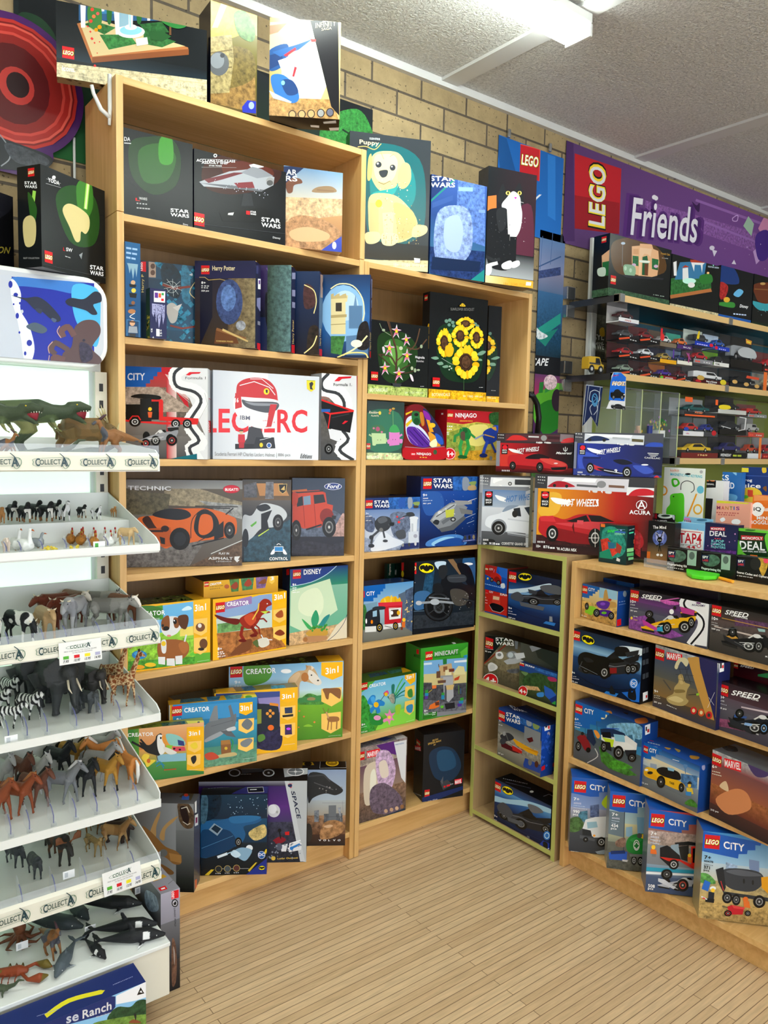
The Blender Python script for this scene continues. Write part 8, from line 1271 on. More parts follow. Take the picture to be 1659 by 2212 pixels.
def strip(tray,z0,z1):
    m=MB(); m.prism([(GX0,-.312,z0),(GX0,-.322,z0+.004),(GX0,-.318,z1-.008),(GX0,-.311,z1)],(GX1-.006-GX0,0,0),OFFW); o=m.build('ticket_strip',tray)
    m=MB(); F=Face(m,(GX0,-.3225,z1),(1,0,0),(0,0,-1),GX1-GX0,z1-z0); h=(z1-z0); x=GX1-GX0-.088
    F.M=lambda u,v:(x+u*.001,v*.01*h)
    while x>0:
        F.draw('''S 2a6a4a 1.2 76,40 70,28 6,34 1,50 6,70 62,68;S 2a6a4a 1.4 62,60 70,84 80,60 78,34 66,30;t 4a5a52 14,64 60,62 26 OLLECT;t 1a3c44 5,70 15,70 38 C;t 1a3c44 60,74 74,72 46 A;S 1a3c44 2.4 76,70 68,30 58,8''') ; x-=.105
    m.build('printed_logo',o,fix=False)
def tray(zf,zl0,zl1,zs,zb,fascia=False,tier=None,divs=(),dh=.05,dd=-.235):
    t=MB(); t.box(GX0,GX1,-.31,GB,zf-.012,zf,WHITE); t.box(GX0,GX1,-.316,-.31,zl0,zl1 if not fascia else zf,WHITE); t.box(GX0,GX1,GB-.004,GB,zf,zb,WHITE)
    o=t.build('shelf_tray',_g)
    for x in (GX1-.003,GX0):
        m=MB(); m.prism([(x,-.31,zf-.012),(x,GB,zf-.012),(x,GB,zb),(x,-.29,zs),(x,-.312,zs-.012)],(.003,0,0),WHITE); m.build('side_wall',o)
    if tier: m=MB(); m.box(GX0+.003,GX1-.003,-.10,GB-.004,tier-.003,tier,WHITE); m.box(GX0+.003,GX1-.003,-.103,-.10,zf,tier,WHITE); m.build('step_shelf',o)
    if fascia: strip(o,zl0,zl1); m=MB(); m.box(GX0,GX1,-.3105,-.309,zf,zl1+.018,CLEAR); m.build('clear_riser',o)
    for i,(u,K) in enumerate(divs):
        x=solve_u(px(K,u,0)[0],{1:-.29,2:zf+.01}).x
        d=MB(); d.prism([(x,-.292,zf+.001),(x,dd,zf+.001),(x,dd,zf+dh*1.02),(x,-.275,zf+dh*.8),(x,-.292,zf+dh*.55)],(.0015,0,0),CLEAR); q=d.build('divider',o)
        d=MB(); d.tube([(x,-.293,zf+.012),(x,-.293,zf+dh*.55),(x,-.276,zf+dh*.8),(x,-.262,zf+dh*.86)],.0014,CLEARB,seg=6); d.box(x-.005,x+.006,-.298,-.286,zf+.0005,zf+.012,CLEAR); d.build('divider_clip',q)
    m=MB(); m.box(GX0+.05,GX1-.03,-.302,-.296,zf,zf+.002,GREY); m.build('divider_rail',o)
    return o
tray(1.452,1.421,1.467,1.474,1.50,True)
tray(1.229,1.222,1.240,1.254,1.345,tier=1.281,divs=[(x,'G2') for x in (60,200,410,640,870,1040,1200,1370)],dh=.035,dd=-.272)
tray(1.0,.985,1.031,1.040,1.094,True,divs=[(x,'G2') for x in (80,420,640,960,1110,1300)],dh=.055)
tray(.792,.782,.802,.820,.876,divs=[(x,'G3') for x in (70,230,400,650,870,1020,1215)],dh=.055)
tray(.563,.553,.574,.602,.69,divs=[(x,'G3') for x in (90,250,455,645,825,1005,1170)],dh=.055)
tray(.378,.359,.411,.420,.485,True,divs=[(x,'G4') for x in (180,450,700,905,1090)],dh=.06)
# header sign
_h=MB(); 
def rrect(x0,x1,z0,z1,r,y,n=8):
    P=[]
    for cx_,cz_,a0 in ((x1-r,z1-r,0),(x0+r,z1-r,90),(x0+r,z0+r,180),(x1-r,z0+r,270)):
        for k in range(n+1): a=math.radians(a0+90*k/n); P.append((cx_+r*math.cos(a),y,cz_+r*math.sin(a)))
    return P
_h.prism(rrect(GX0,-.122,1.690,1.932,.062,0.0),(0,.07,0),WHITE); _s=_h.build('header_frame',_g,bevel=.004)
_h=MB(); _P=rrect(GX0+.012,-.134,1.702,1.920,.052,-.003); _h.prism(_P,(0,.003,0),PRINT,(*hexc('c8ccd4'),1))
F=Face(_h,(GX0+.012,-.003,1.920),(1,0,0),(0,0,-1),-.134-GX0-.012,.218); F.K='G1'
_cl=[(p[0]-GX0-.012,1.920-p[2]) for p in _P]
F.draw('''p c6cbd6 -1200,100 320,160 320,1000 -1200,1000;p 1c2ca0 110,165 900,230 900,1000 300,985 230,800 180,600;v 1c2ca0 1c2ca0 0 0;c 3a78c8 130,170 400,190 800,230 900,330 700,330 500,290 250,260 120,250;c 4ab0e0 700,250 860,250 950,330 960,560 940,800 880,820 740,620 690,430;c e8eef8 100,200 150,215 200,330 195,480 260,600 300,700 330,860 290,990 230,960 200,760 160,560 110,380
e 1c2ca0 100,240 20,34;e 1c2ca0 165,540 16,28;e 1c2ca0 150,340 22,20;e 1c2ca0 270,640 16,14;e 1c2ca0 280,800 26,30;e c6cbd6 210,500 14,18;e 1c2ca0 190,420 10,12;e 1c2ca0 240,900 12,20;e 1c2ca0 130,430 8,10;e 1c2ca0 185,700 9,12
c 262c40 110,345 240,370 360,360 460,420 560,530 580,580 540,600 470,560 400,500 330,480 250,400 180,370;c 30384c 340,470 400,480 390,520 350,500;c 4a5a78 500,560 540,580 520,605 490,580;c 262a3a 625,400 680,370 800,380 900,310 960,330 970,400 930,420 890,440 930,520 880,530 820,490 720,460 650,440;c 4a5a6a 250,640 330,605 420,640 450,680 400,710 300,680
c 5a4444 700,720 720,640 800,585 900,585 955,640 955,720 900,800 880,860 960,940 965,985 900,1010 620,1000 600,900 680,840;S 6a4a48 56 700,720 650,650 590,680 600,730;S 5a4444 50 640,860 530,800 490,860 520,900;S c8a098 8 570,640 545,690 580,750;S c8a098 8 500,790 460,840 470,900;S 6a4a48 60 600,960 520,940 510,990;S c8a098 8 470,920 460,980;e 2a2a3a 800,775 14,12;c 3a3448~ 760,800 860,830 880,950 780,980''')
_h.build('header_picture',_s,fix=False)
def pcard(K,P,label):
    a,b,c=[hit(*px(K,*q),1,-.326) for q in P]; mb=MB(); W=(b-a).length;H=(c-a).length; sx=(b-a).normalized(); mb.prism([a,b,b+(c-a),c],(0,.0015,0),PRINT,(*hexc('f0f0ee'),1))
    F=Face(mb,a,sx,(c-a),W,H); F.M=lambda u,v:(u*.01*W,v*.01*H)
    F.draw('''t 2a5a3a 26,32 74,32 14 COLLECT;t 1a3c44 64,34 74,34 22 A;S 2a6a4a 1 76,14 24,20 22,30 70,36;o 555 12,46 88,46 6 PRICE GUIDE-MATCH THE COLOUR SQUARE;o 555 30,54 78,54 5 TO THE TAG ON THE ANIMAL
p 5ab03a 9,62 22,62 22,76 9,76;p d8202c 34,62 47,62 47,76 34,76;p f0e02a 59,62 72,62 72,76 59,76;p b4b4d4 84,62 96,62 96,76 84,76;i 222 8,92 22,92 12 7.95;i 222 33,92 48,92 12 10.95;i 222 58,92 73,92 12 13.95;i 222 82,92 97,92 12 14.95''')
    tag(mb.build('price_card',fix=False),label,'price card')
pcard('G2',((565,1570),(978,1512),(578,1785)),'white price guide card clipped to the strip below the toy cows')
pcard('G4',((830,560),(1140,450),(850,750)),'white price guide card clipped to the strip below the toy deer and moose')
# ---------- animals ----------
def animal(name,tubes,colf,extras,scale):
    """tubes in units of shoulder height -> one smooth continuous skin"""
    m=MB()
    for path,rad in tubes: m.tube(path,rad,HIDE,seg=10)
    me=bpy.data.meshes.new(name); me.from_pydata([Vector(v) for v in m.v],[],m.f); ob=bpy.data.objects.new(name,me); COL.objects.link(ob)
    r=ob.modifiers.new('r','REMESH'); r.mode='VOXEL'; r.voxel_size=.028; s_=ob.modifiers.new('s','SMOOTH'); s_.iterations=3; s_.factor=.6
    me2=bpy.data.meshes.new_from_object(ob.evaluated_get(bpy.context.evaluated_depsgraph_get())); bpy.data.objects.remove(ob)
    a=me2.color_attributes.new('Col','FLOAT_COLOR','POINT')
    for i,v in enumerate(me2.vertices): a.data[i].color=(*hexc(colf(v.co)),1)
    me2.materials.clear(); me2.materials.append(HIDE); me2.polygons.foreach_set('use_smooth',[True]*len(me2.polygons)); me2.transform(Matrix.Scale(scale,4))
    ex=[]
    for nm,col,tb in extras:
        m=MB()
        for path,rad in tb: m.tube(path,rad,HIDE,(*hexc(col),1),seg=8)
        o=m.build(nm,loc=(0,0,0),smooth=True); o.data.transform(Matrix.Scale(scale,4)); ex.append((nm,o.data)); bpy.data.objects.remove(o)
    return me2,ex
def pat(base,second=None,kind='patch',f=2.2,t=.1,leg=None,head=None,belly=None,seed=0):
    o=Vector((seed*7.3,seed*1.7,0))
    def c(p):
        if leg and p.z<.22: return leg
        if head and head[1](p): return head[0]
        if belly and p.z<.62 and p.z>.4: return belly
        if second:
            if kind=='patch': return second if NZ.noise(p*f+o)>t else base
            if kind=='stripe': return second if math.sin((p.x+.25*p.z)*34+2*NZ.noise(p*3))>0 else base
            if kind=='cell':
                d=NZ.voronoi(p*f+o)[0]; return base if d[1]-d[0]<t else second
            if kind=='spot': return second if NZ.voronoi(p*f)[0][0]<t and p.x<.1 else base
        return base
    return c
def quad(L=1.1,bw=.2,bh=.27,neck=(.38,.35),nr=.14,head=(.3,-.18),hr=.1,leg=.07,tail=.5,ears=.1,back=0,step=.06,hump=0,earz=0,lw=.13,ex=()):
    h=L/2; T=[([(-h,0,.86),(-h*.9,0,.84+back),(-h*.3,0,.80),(h*.3,0,.80+hump*.5),(h*.75,0,.82+hump),(h,0,.84)],[.06,(bw*.9,bh*.85),(bw,bh),(bw,bh*1.02),(bw*.92,bh),.1])]
    nb=Vector((h*.72,0,.88)); ne=nb+Vector((neck[0],0,neck[1])); he=ne+Vector((head[0],0,head[1]))
    T.append(([nb,(nb+ne)/2,ne],[nr*1.35,nr,hr*1.05])); T.append(([ne-Vector((.04,0,-.02)),ne+(he-ne)*.35,he-(he-ne)*.15,he],[hr,hr*1.08,hr*.66,hr*.5]))
    for sy in (-1,1):
        T.append(([(h*.72,sy*lw,.8),(h*.76+step*sy,sy*lw,.42),(h*.72+step*sy*1.6,sy*lw,.1),(h*.76+step*sy*1.6,sy*lw,.0)],[leg*1.9,leg*1.05,leg*.72,leg*.95]))
        T.append(([(-h*.8,sy*lw,.8),(-h*.70-step*sy,sy*lw,.46),(-h*.92-step*sy,sy*lw,.3),(-h*.84-step*sy*1.4,sy*lw,.08),(-h*.8-step*sy*1.4,sy*lw,0)],[leg*2.5,leg*1.35,leg*.8,leg*.7,leg*.95]))
        if ears: T.append(([ne+Vector((0,sy*hr*.6,hr*.6)),ne+Vector((-.02,sy*(hr*.7+ears*.6),hr+ears*.8+earz))],[.035,.022]))
    if tail: T.append(([(-h,0,.95),(-h-.09,0,.8),(-h-.1,0,.95-tail)],[.045,.03,.05]))
    EX=[('eye','111',[([ne+Vector((head[0]*.3,sy*hr*.86,.02)),ne+Vector((head[0]*.3,sy*hr*1.02,.02))],[.018,.012]) for sy in (-1,1)])]
    return T,EX,ne,he,h
SP={}
def spec(key,kind,sc,col,ex=None,**k):
    T,EX,ne,he,h=quad(**k)
    if ex:
        r=ex(ne,he,h); T+=r.get('T',[]); EX+=r.get('E',[])
    SP[key]=(kind,)+animal(kind,T,col,EX,sc)
def place(key,K,x,y,zf,deg,label,grp,s=1,yy=None):
    kind,me,ex=SP[key]; deg-=16 if yy is not None else 0
    if yy is not None and grp in (A3,A4,A5,A6): yy=yy*.72
    if key not in SPZ: SPZ[key]=min(v.co.z for v in me.vertices)
    p=hit(*px(K,x,y),2,zf) if yy is None else solve_u(px(K,x,0)[0],{1:yy,2:zf})
    o=bpy.data.objects.new(kind,me); COL.objects.link(o); o.location=(p.x,p.y,zf+.0006*s-SPZ.get(key,0)*s); o.rotation_euler=(0,0,math.radians(deg)); o.scale=(s,s,s); tag(o,label,'toy animal',grp)
    for nm,m in ex:
        c=bpy.data.objects.new(nm,m); COL.objects.link(c); c.parent=o
SPZ={}
V=Vector
horns=lambda l,up,c='e8dcc0',out=.1:(lambda ne,he,h:{'E':[('horn',c,[([ne+V((0,s*.06,.08)),ne+V((.0,s*(.06+out*.7),.08+up*.4)),ne+V((l,s*(.06+out),.08+up))],[.03,.022,.006])]) for s in (-1,1)]})
mane=lambda c,tl=None:(lambda ne,he,h:{'E':[('mane',c,[([ne+V((.06,0,.1)),ne+V((-.1,0,.06)),V((h*.74,0,1.12)),V((h*.55,0,1.07))],[.03,(.03,.07),(.03,.06),.02])]),('tail',tl or c,[([(-h-.02,0,.96),(-h-.13,0,.84),(-h-.15,0,.5),(-h-.11,0,.2)],[.03,.06,.07,.02])])]})
cow=dict(L=1.25,bw=.23,bh=.27,neck=(.26,.12),nr=.16,head=(.30,-.24),hr=.11,leg=.06,tail=.55,ears=.13,earz=-.13)
hrs=dict(L=1.0,bw=.18,bh=.22,neck=(.34,.42),nr=.13,head=(.27,-.25),hr=.085,leg=.05,tail=0,ears=.07,step=.1)
C_=lambda s:dict(scale=s)
spec('cow_bw','toy_cow',.070,pat('f0efe8','17181c','patch',2.6,.0,seed=2),horns(.02,.1),**{**cow,'neck':(.3,-.2),'head':(.2,-.3)})
spec('cow_tan','toy_cow',.070,pat('b8966a'),horns(.02,.06),**cow); spec('cow_red','toy_cow',.074,pat('70301c'),horns(.0,.08),**{**cow,'hump':.05})
spec('cow_grey','toy_cow',.074,pat('a8a8aa','8e8e92',t=.15),horns(.0,.06),**{**cow,'hump':.1,'ears':.2,'earz':-.25})
spec('cow_her','toy_cow',.066,pat('6a3c22',head=('ece2d8',lambda p:p.x>.62)),horns(.0,.05),**cow)
spec('cow_alp','toy_cow',.070,pat('86847e','6e6c66',t=.1),lambda ne,he,h:{'E':horns(.03,.12,'3a3a3c')(ne,he,h)['E']+[('collar','2a1c18',[([ne+V((-.16,0,-.06)),ne+V((-.12,0,-.04))],.135)])]},**cow)
spec('zebra','toy_zebra',.062,pat('e8e8e4','17181a','stripe'),mane('222'),**{**hrs,'neck':(.3,.3)})
def eleph(ear,tusk=True):
    def f(ne,he,h):
        T=[([he+V((-.08,0,.06)),he+V((.04,0,-.2)),he+V((.03,0,-.45)),he+V((.1,0,-.62)),he+V((.2,0,-.6))],[.09,.075,.055,.045,.035])]
        T+=[([ne+V((-.06,s*.12,-.1)),ne+V((-.12,s*(.12+ear*.5),-.02)),ne+V((-.2,s*(.12+ear),.02))],[(.03,.16),(.03,.8*ear+.1),(.02,.08)]) for s in (-1,1)]
        return {'T':T,'E':[('tusk','e8dcc0',[([he+V((-.04,s*.09,-.04)),he+V((.06,s*.12,-.2)),he+V((.17,s*.11,-.28))],[.028,.022,.006])]) for s in (-1,1)] if tusk else []}
    return f
el=dict(L=1.1,bw=.3,bh=.34,neck=(.18,.14),nr=.2,head=(.16,-.14),hr=.18,leg=.105,tail=.5,ears=0,lw=.17)
spec('eleph','toy_elephant',.112,pat('3a3d3e','323536',t=.1),eleph(.36),**el); spec('eleph_as','toy_elephant',.092,pat('3a3836'),eleph(.2,True),**el); spec('eleph_c','toy_elephant',.048,pat('44484a'),eleph(.26,False),**el)
spec('rhino','toy_rhinoceros',.07,pat('55585a'),lambda ne,he,h:{'E':[('horn','3a3a38',[([he+V((-.06,0,.04)),he+V((.03,0,.28))],[.045,.008])])]},**{**el,'neck':(.3,-.05),'head':(.3,-.2),'hr':.13,'nr':.2,'ears':.08,'leg':.09})
gir=dict(L=.78,bw=.15,bh=.19,neck=(.3,.82),nr=.085,head=(.2,-.1),hr=.06,leg=.04,tail=.5,ears=.08,earz=-.05,hump=.07,back=-.05,lw=.09)
spec('giraffe','toy_giraffe',.085,pat('dcc090','8a4a20','cell',7,.12),lambda ne,he,h:{'E':[('horn','2a1c14',[([ne+V((0,s*.03,.05)),ne+V((-.02,s*.035,.13))],[.014,.018])]) for s in (-1,1)]},**gir)
for k,c,mn,x in (('h_pal','c8803c','f0ece4',{}),('h_buck','b08030','1c1814',{'leg':1}),('h_grey','a8a8a6','8a8a8a',{}),('h_black','1c1e22','101114',{}),('h_bay','6a4030','1a1614',{}),('h_chest','8a4424','a86a3c',{}),('h_app','c8c8c4','2a2a2c',{'spot':1}),('h_sil','75787c','c8c8c8',{})):
    spec(k,'toy_horse',.082,pat(c,'1a1a1c' if 'spot' in x else None,'spot',9,.28,leg='17181a' if 'leg' in x else None),mane(mn),**hrs)
def antl(kind):
    def f(ne,he,h):
        E=[]
        for s in (-1,1):
            b=ne+V((0,s*.04,.08))
            if kind=='moose': E.append(('antler','7a4a2a',[([b,b+V((0,s*.12,.04)),b+V((.02,s*.3,.14)),b+V((.04,s*.36,.3))],[.02,.025,(.02,.15),(.015,.06)])]))
            else: E.append(('antler','b89a6c',[([b,b+V((-.05,s*.12,.2)),b+V((0,s*.16,.42)),b+V((.06,s*.12,.55))],[.02,.018,.014,.005]),([b+V((-.04,s*.1,.16)),b+V((.12,s*.16,.28))],[.014,.004]),([b+V((-.01,s*.15,.34)),b+V((-.1,s*.26,.46))],[.012,.004]),([b+V((0,s*.15,.36)),b+V((.12,s*.22,.44))],[.012,.004])]))
        return {'E':E}
    return f
spec('moose','toy_moose',.075,pat('33302c','5a3a24',t=.25),antl('moose'),**{**cow,'neck':(.3,.02),'head':(.34,-.3),'leg':.06,'hump':.08,'tail':.15})
spec('deer','toy_deer',.068,pat('8a6436','a07a48',belly='a8875a'),antl('deer'),**{**hrs,'tail':.15,'leg':.042,'bw':.15}); spec('doe','toy_deer',.06,pat('9a6a34'),None,**{**hrs,'tail':.12,'leg':.042,'bw':.15})
spec('bear','toy_bear',.045,pat('3a2a22'),None,**{**cow,'leg':.13,'bw':.3,'bh':.33,'tail':.0,'hump':.06,'head':(.3,-.16),'ears':.06,'neck':(.22,.0)})
spec('boar','toy_boar',.045,pat('3c4044','55585a',t=.2),None,**{**cow,'leg':.06,'bh':.32,'head':(.4,-.3),'nr':.2,'tail':.2,'hump':.1})
spec('cat','toy_wild_cat',.05,pat('9a8050','3a2c1c','spot',10,.3),None,**{**cow,'leg':.055,'bw':.14,'bh':.17,'neck':(.24,.2),'head':(.14,-.06),'ears':.06,'nr':.09,'hr':.09})
spec('dog','toy_dog',.045,pat('1c1c1e',leg='8a5a30',head=('e8e4dc',lambda p:p.x>.42 and p.z<.85)),None,**{**cow,'L':.95,'neck':(.16,.3),'head':(.22,-.1),'hr':.12,'bw':.19,'bh':.22,'leg':.07,'nr':.15,'ears':.08,'earz':-.16,'tail':.3})
spec('dog_w','toy_dog',.045,pat('e4e4e4','1a1c1e',t=.1,seed=3),None,**{**cow,'L':.95,'neck':(.16,.3),'head':(.2,-.08),'hr':.12,'bw':.18,'bh':.21,'leg':.065,'nr':.14,'ears':.08,'earz':-.1,'tail':.3})
spec('dog_b','toy_dog',.036,pat('b07a44'),None,**{**cow,'L':.95,'neck':(.14,.26),'head':(.18,-.06),'hr':.14,'bw':.18,'bh':.21,'leg':.065,'nr':.14,'ears':.1,'earz':-.16,'tail':.3})
spec('calf','toy_calf',.042,pat('c8a878'),None,**{**cow,'L':1.0,'neck':(.2,.16)}); spec('lamb','toy_lamb',.032,pat('dcc8b8'),None,**{**cow,'L':.95,'leg':.075,'neck':(.18,.2),'tail':.2})
# dinosaurs, birds, sea animals
def mk(key,kind,T,col,E,sc,z0=0): SP[key]=(kind,)+animal(kind,T,col,E,sc)
_leg=lambda s,x=0,a=.12:([(x,s*a,.75),(x+.14,s*a,.46),(x-.06,s*a,.24),(x+.04,s*a,.05),(x+.2,s*a,.02)],[.19,.12,.06,.05,.05])
mk('trex','toy_dinosaur',[([(-1.35,0,.92),(-.8,0,.86),(-.2,0,.80),(.25,0,.82),(.55,0,.78)],[.02,.1,.22,.24,.16]),([(.45,0,.8),(.68,0,.82),(.84,0,.86)],[.17,.14,.13]),([(.78,0,.9),(1.0,0,.94),(1.2,0,.9)],[.13,.11,.06]),([(.78,0,.80),(.98,0,.70),(1.12,0,.6)],[.08,.06,.03]),_leg(1),_leg(-1,-.1)]+[([(.45,s*.14,.66),(.55,s*.17,.5),(.64,s*.15,.44)],[.05,.03,.02]) for s in (-1,1)],pat('38442e','4c5a38',t=.1,belly='7a7a4c'),[('mouth','8a2430',[([(.88,0,.83),(1.1,0,.78)],[(.06,.07),(.04,.09)])]),('teeth','f0e8d8',[([(.95+.05*i,s*.055,.87),(.95+.05*i,s*.055,.835)],[.012,.003]) for i in range(5) for s in (-1,1)]),('eye','e8c83a',[([(.92,s*.1,.97),(.92,s*.12,.97)],.014) for s in (-1,1)])],.135)
_T,_E,_ne,_he,_hh=quad(L=1.5,bw=.34,bh=.38,neck=(.2,-.02),nr=.22,head=(.34,-.24),hr=.17,leg=.12,tail=.5,ears=0,lw=.2)
_T.append(([_ne+V((-.05,0,-.02)),_ne+V((-.12,0,.2))],[(.2,.1),(.24,.06)]))
mk('styra','toy_dinosaur',_T,pat('6a5430','7a5c34',t=.1),_E+[('horn','c8b88a',[([_ne+V((-.1,.26*math.sin(a),.12+.2*math.cos(a))),_ne+V((-.22,.5*math.sin(a),.22+.52*math.cos(a)))],[.05,.006]) for a in (-1.2,-.6,0.05,.6,1.2)]),('nose_horn','b8a87a',[([_he+V((-.08,0,.08)),_he+V((.02,0,.42))],[.06,.008])])],.085)
mk('hadro','toy_dinosaur',[([(-1.1,0,.5),(-.5,0,.66),(0,0,.72),(.35,0,.7)],[.02,.12,.24,.16]),([(.25,0,.72),(.42,0,.95),(.5,0,1.15)],[.15,.09,.07]),([(.46,0,1.18),(.62,0,1.14),(.74,0,1.06)],[.08,.07,.05]),_leg(1,-.1,.14),_leg(-1,-.2,.14)]+[([(.3,s*.12,.6),(.42,s*.14,.3),(.46,s*.13,.02)],[.08,.04,.04]) for s in (-1,1)],pat('8a5c34','4a4c54',t=.12),[('crest','4a3038',[([(.5,0,1.22),(.34,0,1.36),(.26,0,1.4)],[.05,.04,.02])])],.075)
mk('croc','toy_dinosaur',[([(-1.5,0,.1),(-.8,0,.14),(0,0,.2),(.5,0,.22)],[.02,.1,(.22,.16),.12]),([(.4,0,.22),(.8,0,.4),(1.0,0,.62),(1.25,0,.62)],[.12,.08,.06,.03])]+[([(x,s*.1,.18),(x+.05,s*.3,.12),(x+.1,s*.34,.0)],[.07,.05,.03]) for x in (-.35,.35) for s in (-1,1)],pat('46503c','5a6448',t=.1),[],.075)
def bird(key,kind,body,neck,col,beak,comb,sc):
    E=[('beak',beak,[([(.3,0,neck),(.42,0,neck-.04)],[.035,.006])])]
    if comb: E.append(('comb',comb,[([(.14,0,neck+.06),(.22,0,neck+.14),(.3,0,neck+.06)],[.02,.04,.02]),([(.3,0,neck-.05),(.3,0,neck-.14)],[.03,.02])]))
    E.append(('leg','b8843a',[([(0,s*.08,.26),(.02,s*.08,0)],[.018,.018]) for s in (-1,1)]))
    mk(key,kind,[([(-.45,0,.62),(-.2,0,.5),(.05,0,.42),(.26,0,.46)],[.06,.2,.24,.12]),([(.18,0,.5),(.14,0,(.5+neck)/2),(.2,0,neck)],[.12,.07,.07]),([(.18,0,neck),(.3,0,neck-.01)],[.075,.04])],pat(body,col),E,sc)
bird('swan','toy_swan','f0f0ee',1.05,None,'c8602c',None,.06); bird('goose','toy_goose','9aa0a4',.9,None,'c8602c',None,.05); bird('hen','toy_hen','b8782c',.85,'8a5a24','c8a03a','b01818',.052); bird('henw','toy_hen','ecece8',.85,None,'c8a03a','b01818',.052)
mk('chick','toy_chick',[([(-.3,0,.3),(0,0,.3),(.2,0,.35)],[.1,.28,.12]),([(.15,0,.5),(.32,0,.55)],[.2,.12])],pat('f0d850'),[('beak','d8842c',[([(.4,0,.54),(.52,0,.52)],[.04,.01])])],.018)
def sea(key,kind,col,sc,fin=.2,ex=()):
    mk(key,kind,[([(-1,0,.2),(-.6,0,.2),(0,0,.22),(.5,0,.22),(.95,0,.16)],[.03,.1,(.24,.21),(.22,.19),.05]),([(-.95,0,.2),(-1.1,.18,.22),(-1.2,.34,.24)],[.05,(.09,.03),.02]),([(-.95,0,.2),(-1.1,-.18,.22),(-1.2,-.34,.24)],[.05,(.09,.03),.02]),([(.0,0,.36),(-.1,0,.42+fin),(-.16,0,.46+fin)],[(.03,.1),(.025,.06),.01]),([(.3,.18,.12),(.16,.42,.05)],[(.08,.04),.02]),([(.3,-.18,.12),(.16,-.42,.05)],[(.08,.04),.02])],col,[('eye','eee',[([(.7,s*.13,.24),(.7,s*.155,.24)],.014) for s in (-1,1)])]+list(ex),sc)
sea('orca','toy_whale',pat('16181c',head=('e8e8e8',lambda p:p.z<.1 or (.3<p.x<.5 and p.z>.2 and abs(p.y)>.12))),.10,.2); sea('dolph','toy_dolphin',pat('4c555c',belly=None,head=('9aa0a4',lambda p:p.z<.1)),.07,.06); sea('grey','toy_whale',pat('30383a','68706c','spot',8,.2),.12,-.05); sea('big','toy_whale',pat('111316',head=('d8d8d8',lambda p:p.z<.09)),.085,-.05)
mk('octo','toy_octopus',[([(0,0,.3),(0,0,.6),(-.1,0,.9),(-.2,0,1.05)],[.2,.3,.3,.1])]+[([(.1*math.cos(a),.1*math.sin(a),.3),(.5*math.cos(a),.5*math.sin(a),.08),(.95*math.cos(a+.3),.95*math.sin(a+.3),.07),(1.1*math.cos(a+.7),1.1*math.sin(a+.7),.15)],[.12,.1,.06,.02]) for a in [k*PI/4 for k in range(8)]],pat('6a3c24','7a4a30',t=.1),[],.06)
mk('lobster','toy_lobster',[([(-.9,0,.12),(-.4,0,.16),(.2,0,.2),(.5,0,.2)],[.12,.15,.18,.08])]+[([(.3,s*.1,.18),(.6,s*.4,.14),(.95,s*.35,.14),(1.2,s*.2,.12)],[.06,.06,.16,.03]) for s in (-1,1)]+[([(x,s*.1,.15),(x,s*.4,.2),(x,s*.5,0)],.03) for x in (-.2,0,.2) for s in (-1,1)],pat('8a3c1c','6a5a20',t=.1),[],.055)
A1='toy dinosaurs on the top tray';A2='small farm animals and dogs on the two step tray';A3='toy cattle';A4='toy safari animals';A5='toy horses';A6='toy forest animals';A7='toy sea animals on the base'
z=1.4522
place('trex','G1',250,0,z,12,'green toy meat eating dinosaur with an open mouth, on the top tray',A1,1,-.08); place('styra','G1',800,0,z,16,'brown horned toy dinosaur with a spiked frill, on the top tray',A1,1,-.04)
place('trex','G1',-180,0,z,-20,'dark toy dinosaur at the left edge of the top tray',A1,.9,-.16); place('croc','G1',470,0,z,8,'low green long necked toy dinosaur lying in front on the top tray',A1,.9,-.235); place('croc','G1',870,0,z,20,'dark green crested toy reptile beside the orange dinosaur',A1,.95,-.2); place('hadro','G1',1190,0,z,-158,'orange and grey crested toy dinosaur, rightmost on the top tray',A1,1,-.235); place('hadro','G1',60,0,z,-30,'small brown toy dinosaur in the left front of the top tray',A1,.6,-.25)
z=1.2815
for i,(x,k,n) in enumerate(((10,'dog_b','tan'),(120,'dog','first black and tan'),(235,'dog','second black and tan'),(340,'dog','third black and tan'),(440,'dog','fourth black and tan'),(550,'dog','black'),(620,'dog_w','black and white'),(790,'dog','dark pointed eared'),(930,'dog_w','small white and brown'),(1100,'dog_b','golden brown'))): place(k,'G2',x,0,z,-62+((i*37)%30)-12,'%s toy dog on the upper step, %s'%(n,'front row' if i%2 else 'back row'),A2,.92 if x<700 else .66,-.06+.05*(i%2))
z=1.2295
place('lamb','G2',80,0,z,-80,'pale toy lamb at the left of the lower step',A2,1,-.26); place('swan','G2',170,0,z,-60,'white toy swan with a straight neck',A2,1,-.20); place('swan','G2',265,0,z,-50,'white toy swan with spread body, in front of the other swan',A2,1.05,-.25); place('goose','G2',370,0,z,-10,'grey toy goose behind the chicks',A2,1,-.18)
for i,(x,y) in enumerate(((430,-.26),(455,-.24),(480,-.27),(510,-.25),(530,-.27),(690,-.26),(750,-.25))): place('chick','G2',x,0,z,i*50,'tiny yellow toy chick, number of a scattered brood on the lower step'.replace(', number of a',' in the'),A2,1,y)
for i,(x,k,y) in enumerate(((700,'hen',-.15),(770,'hen',-.17),(830,'hen',-.15),(900,'henw',-.16),(915,'hen',-.23),(990,'henw',-.17),(1060,'henw',-.24),(1075,'henw',-.18))): place(k,'G2',x,0,z,-75,'%s toy hen on the lower step, %s'%('white' if k=='henw' else 'golden brown',('leftmost of the brown ones','second of the brown ones','third of the brown ones','behind the front brown hen','front brown one by the tag','middle white one','front white one','rear right white one')[i]),A2,1,y)
place('calf','G2',1240,0,z,-40,'cream toy calf at the right of the lower step',A2,1,-.25)
z=1.0006
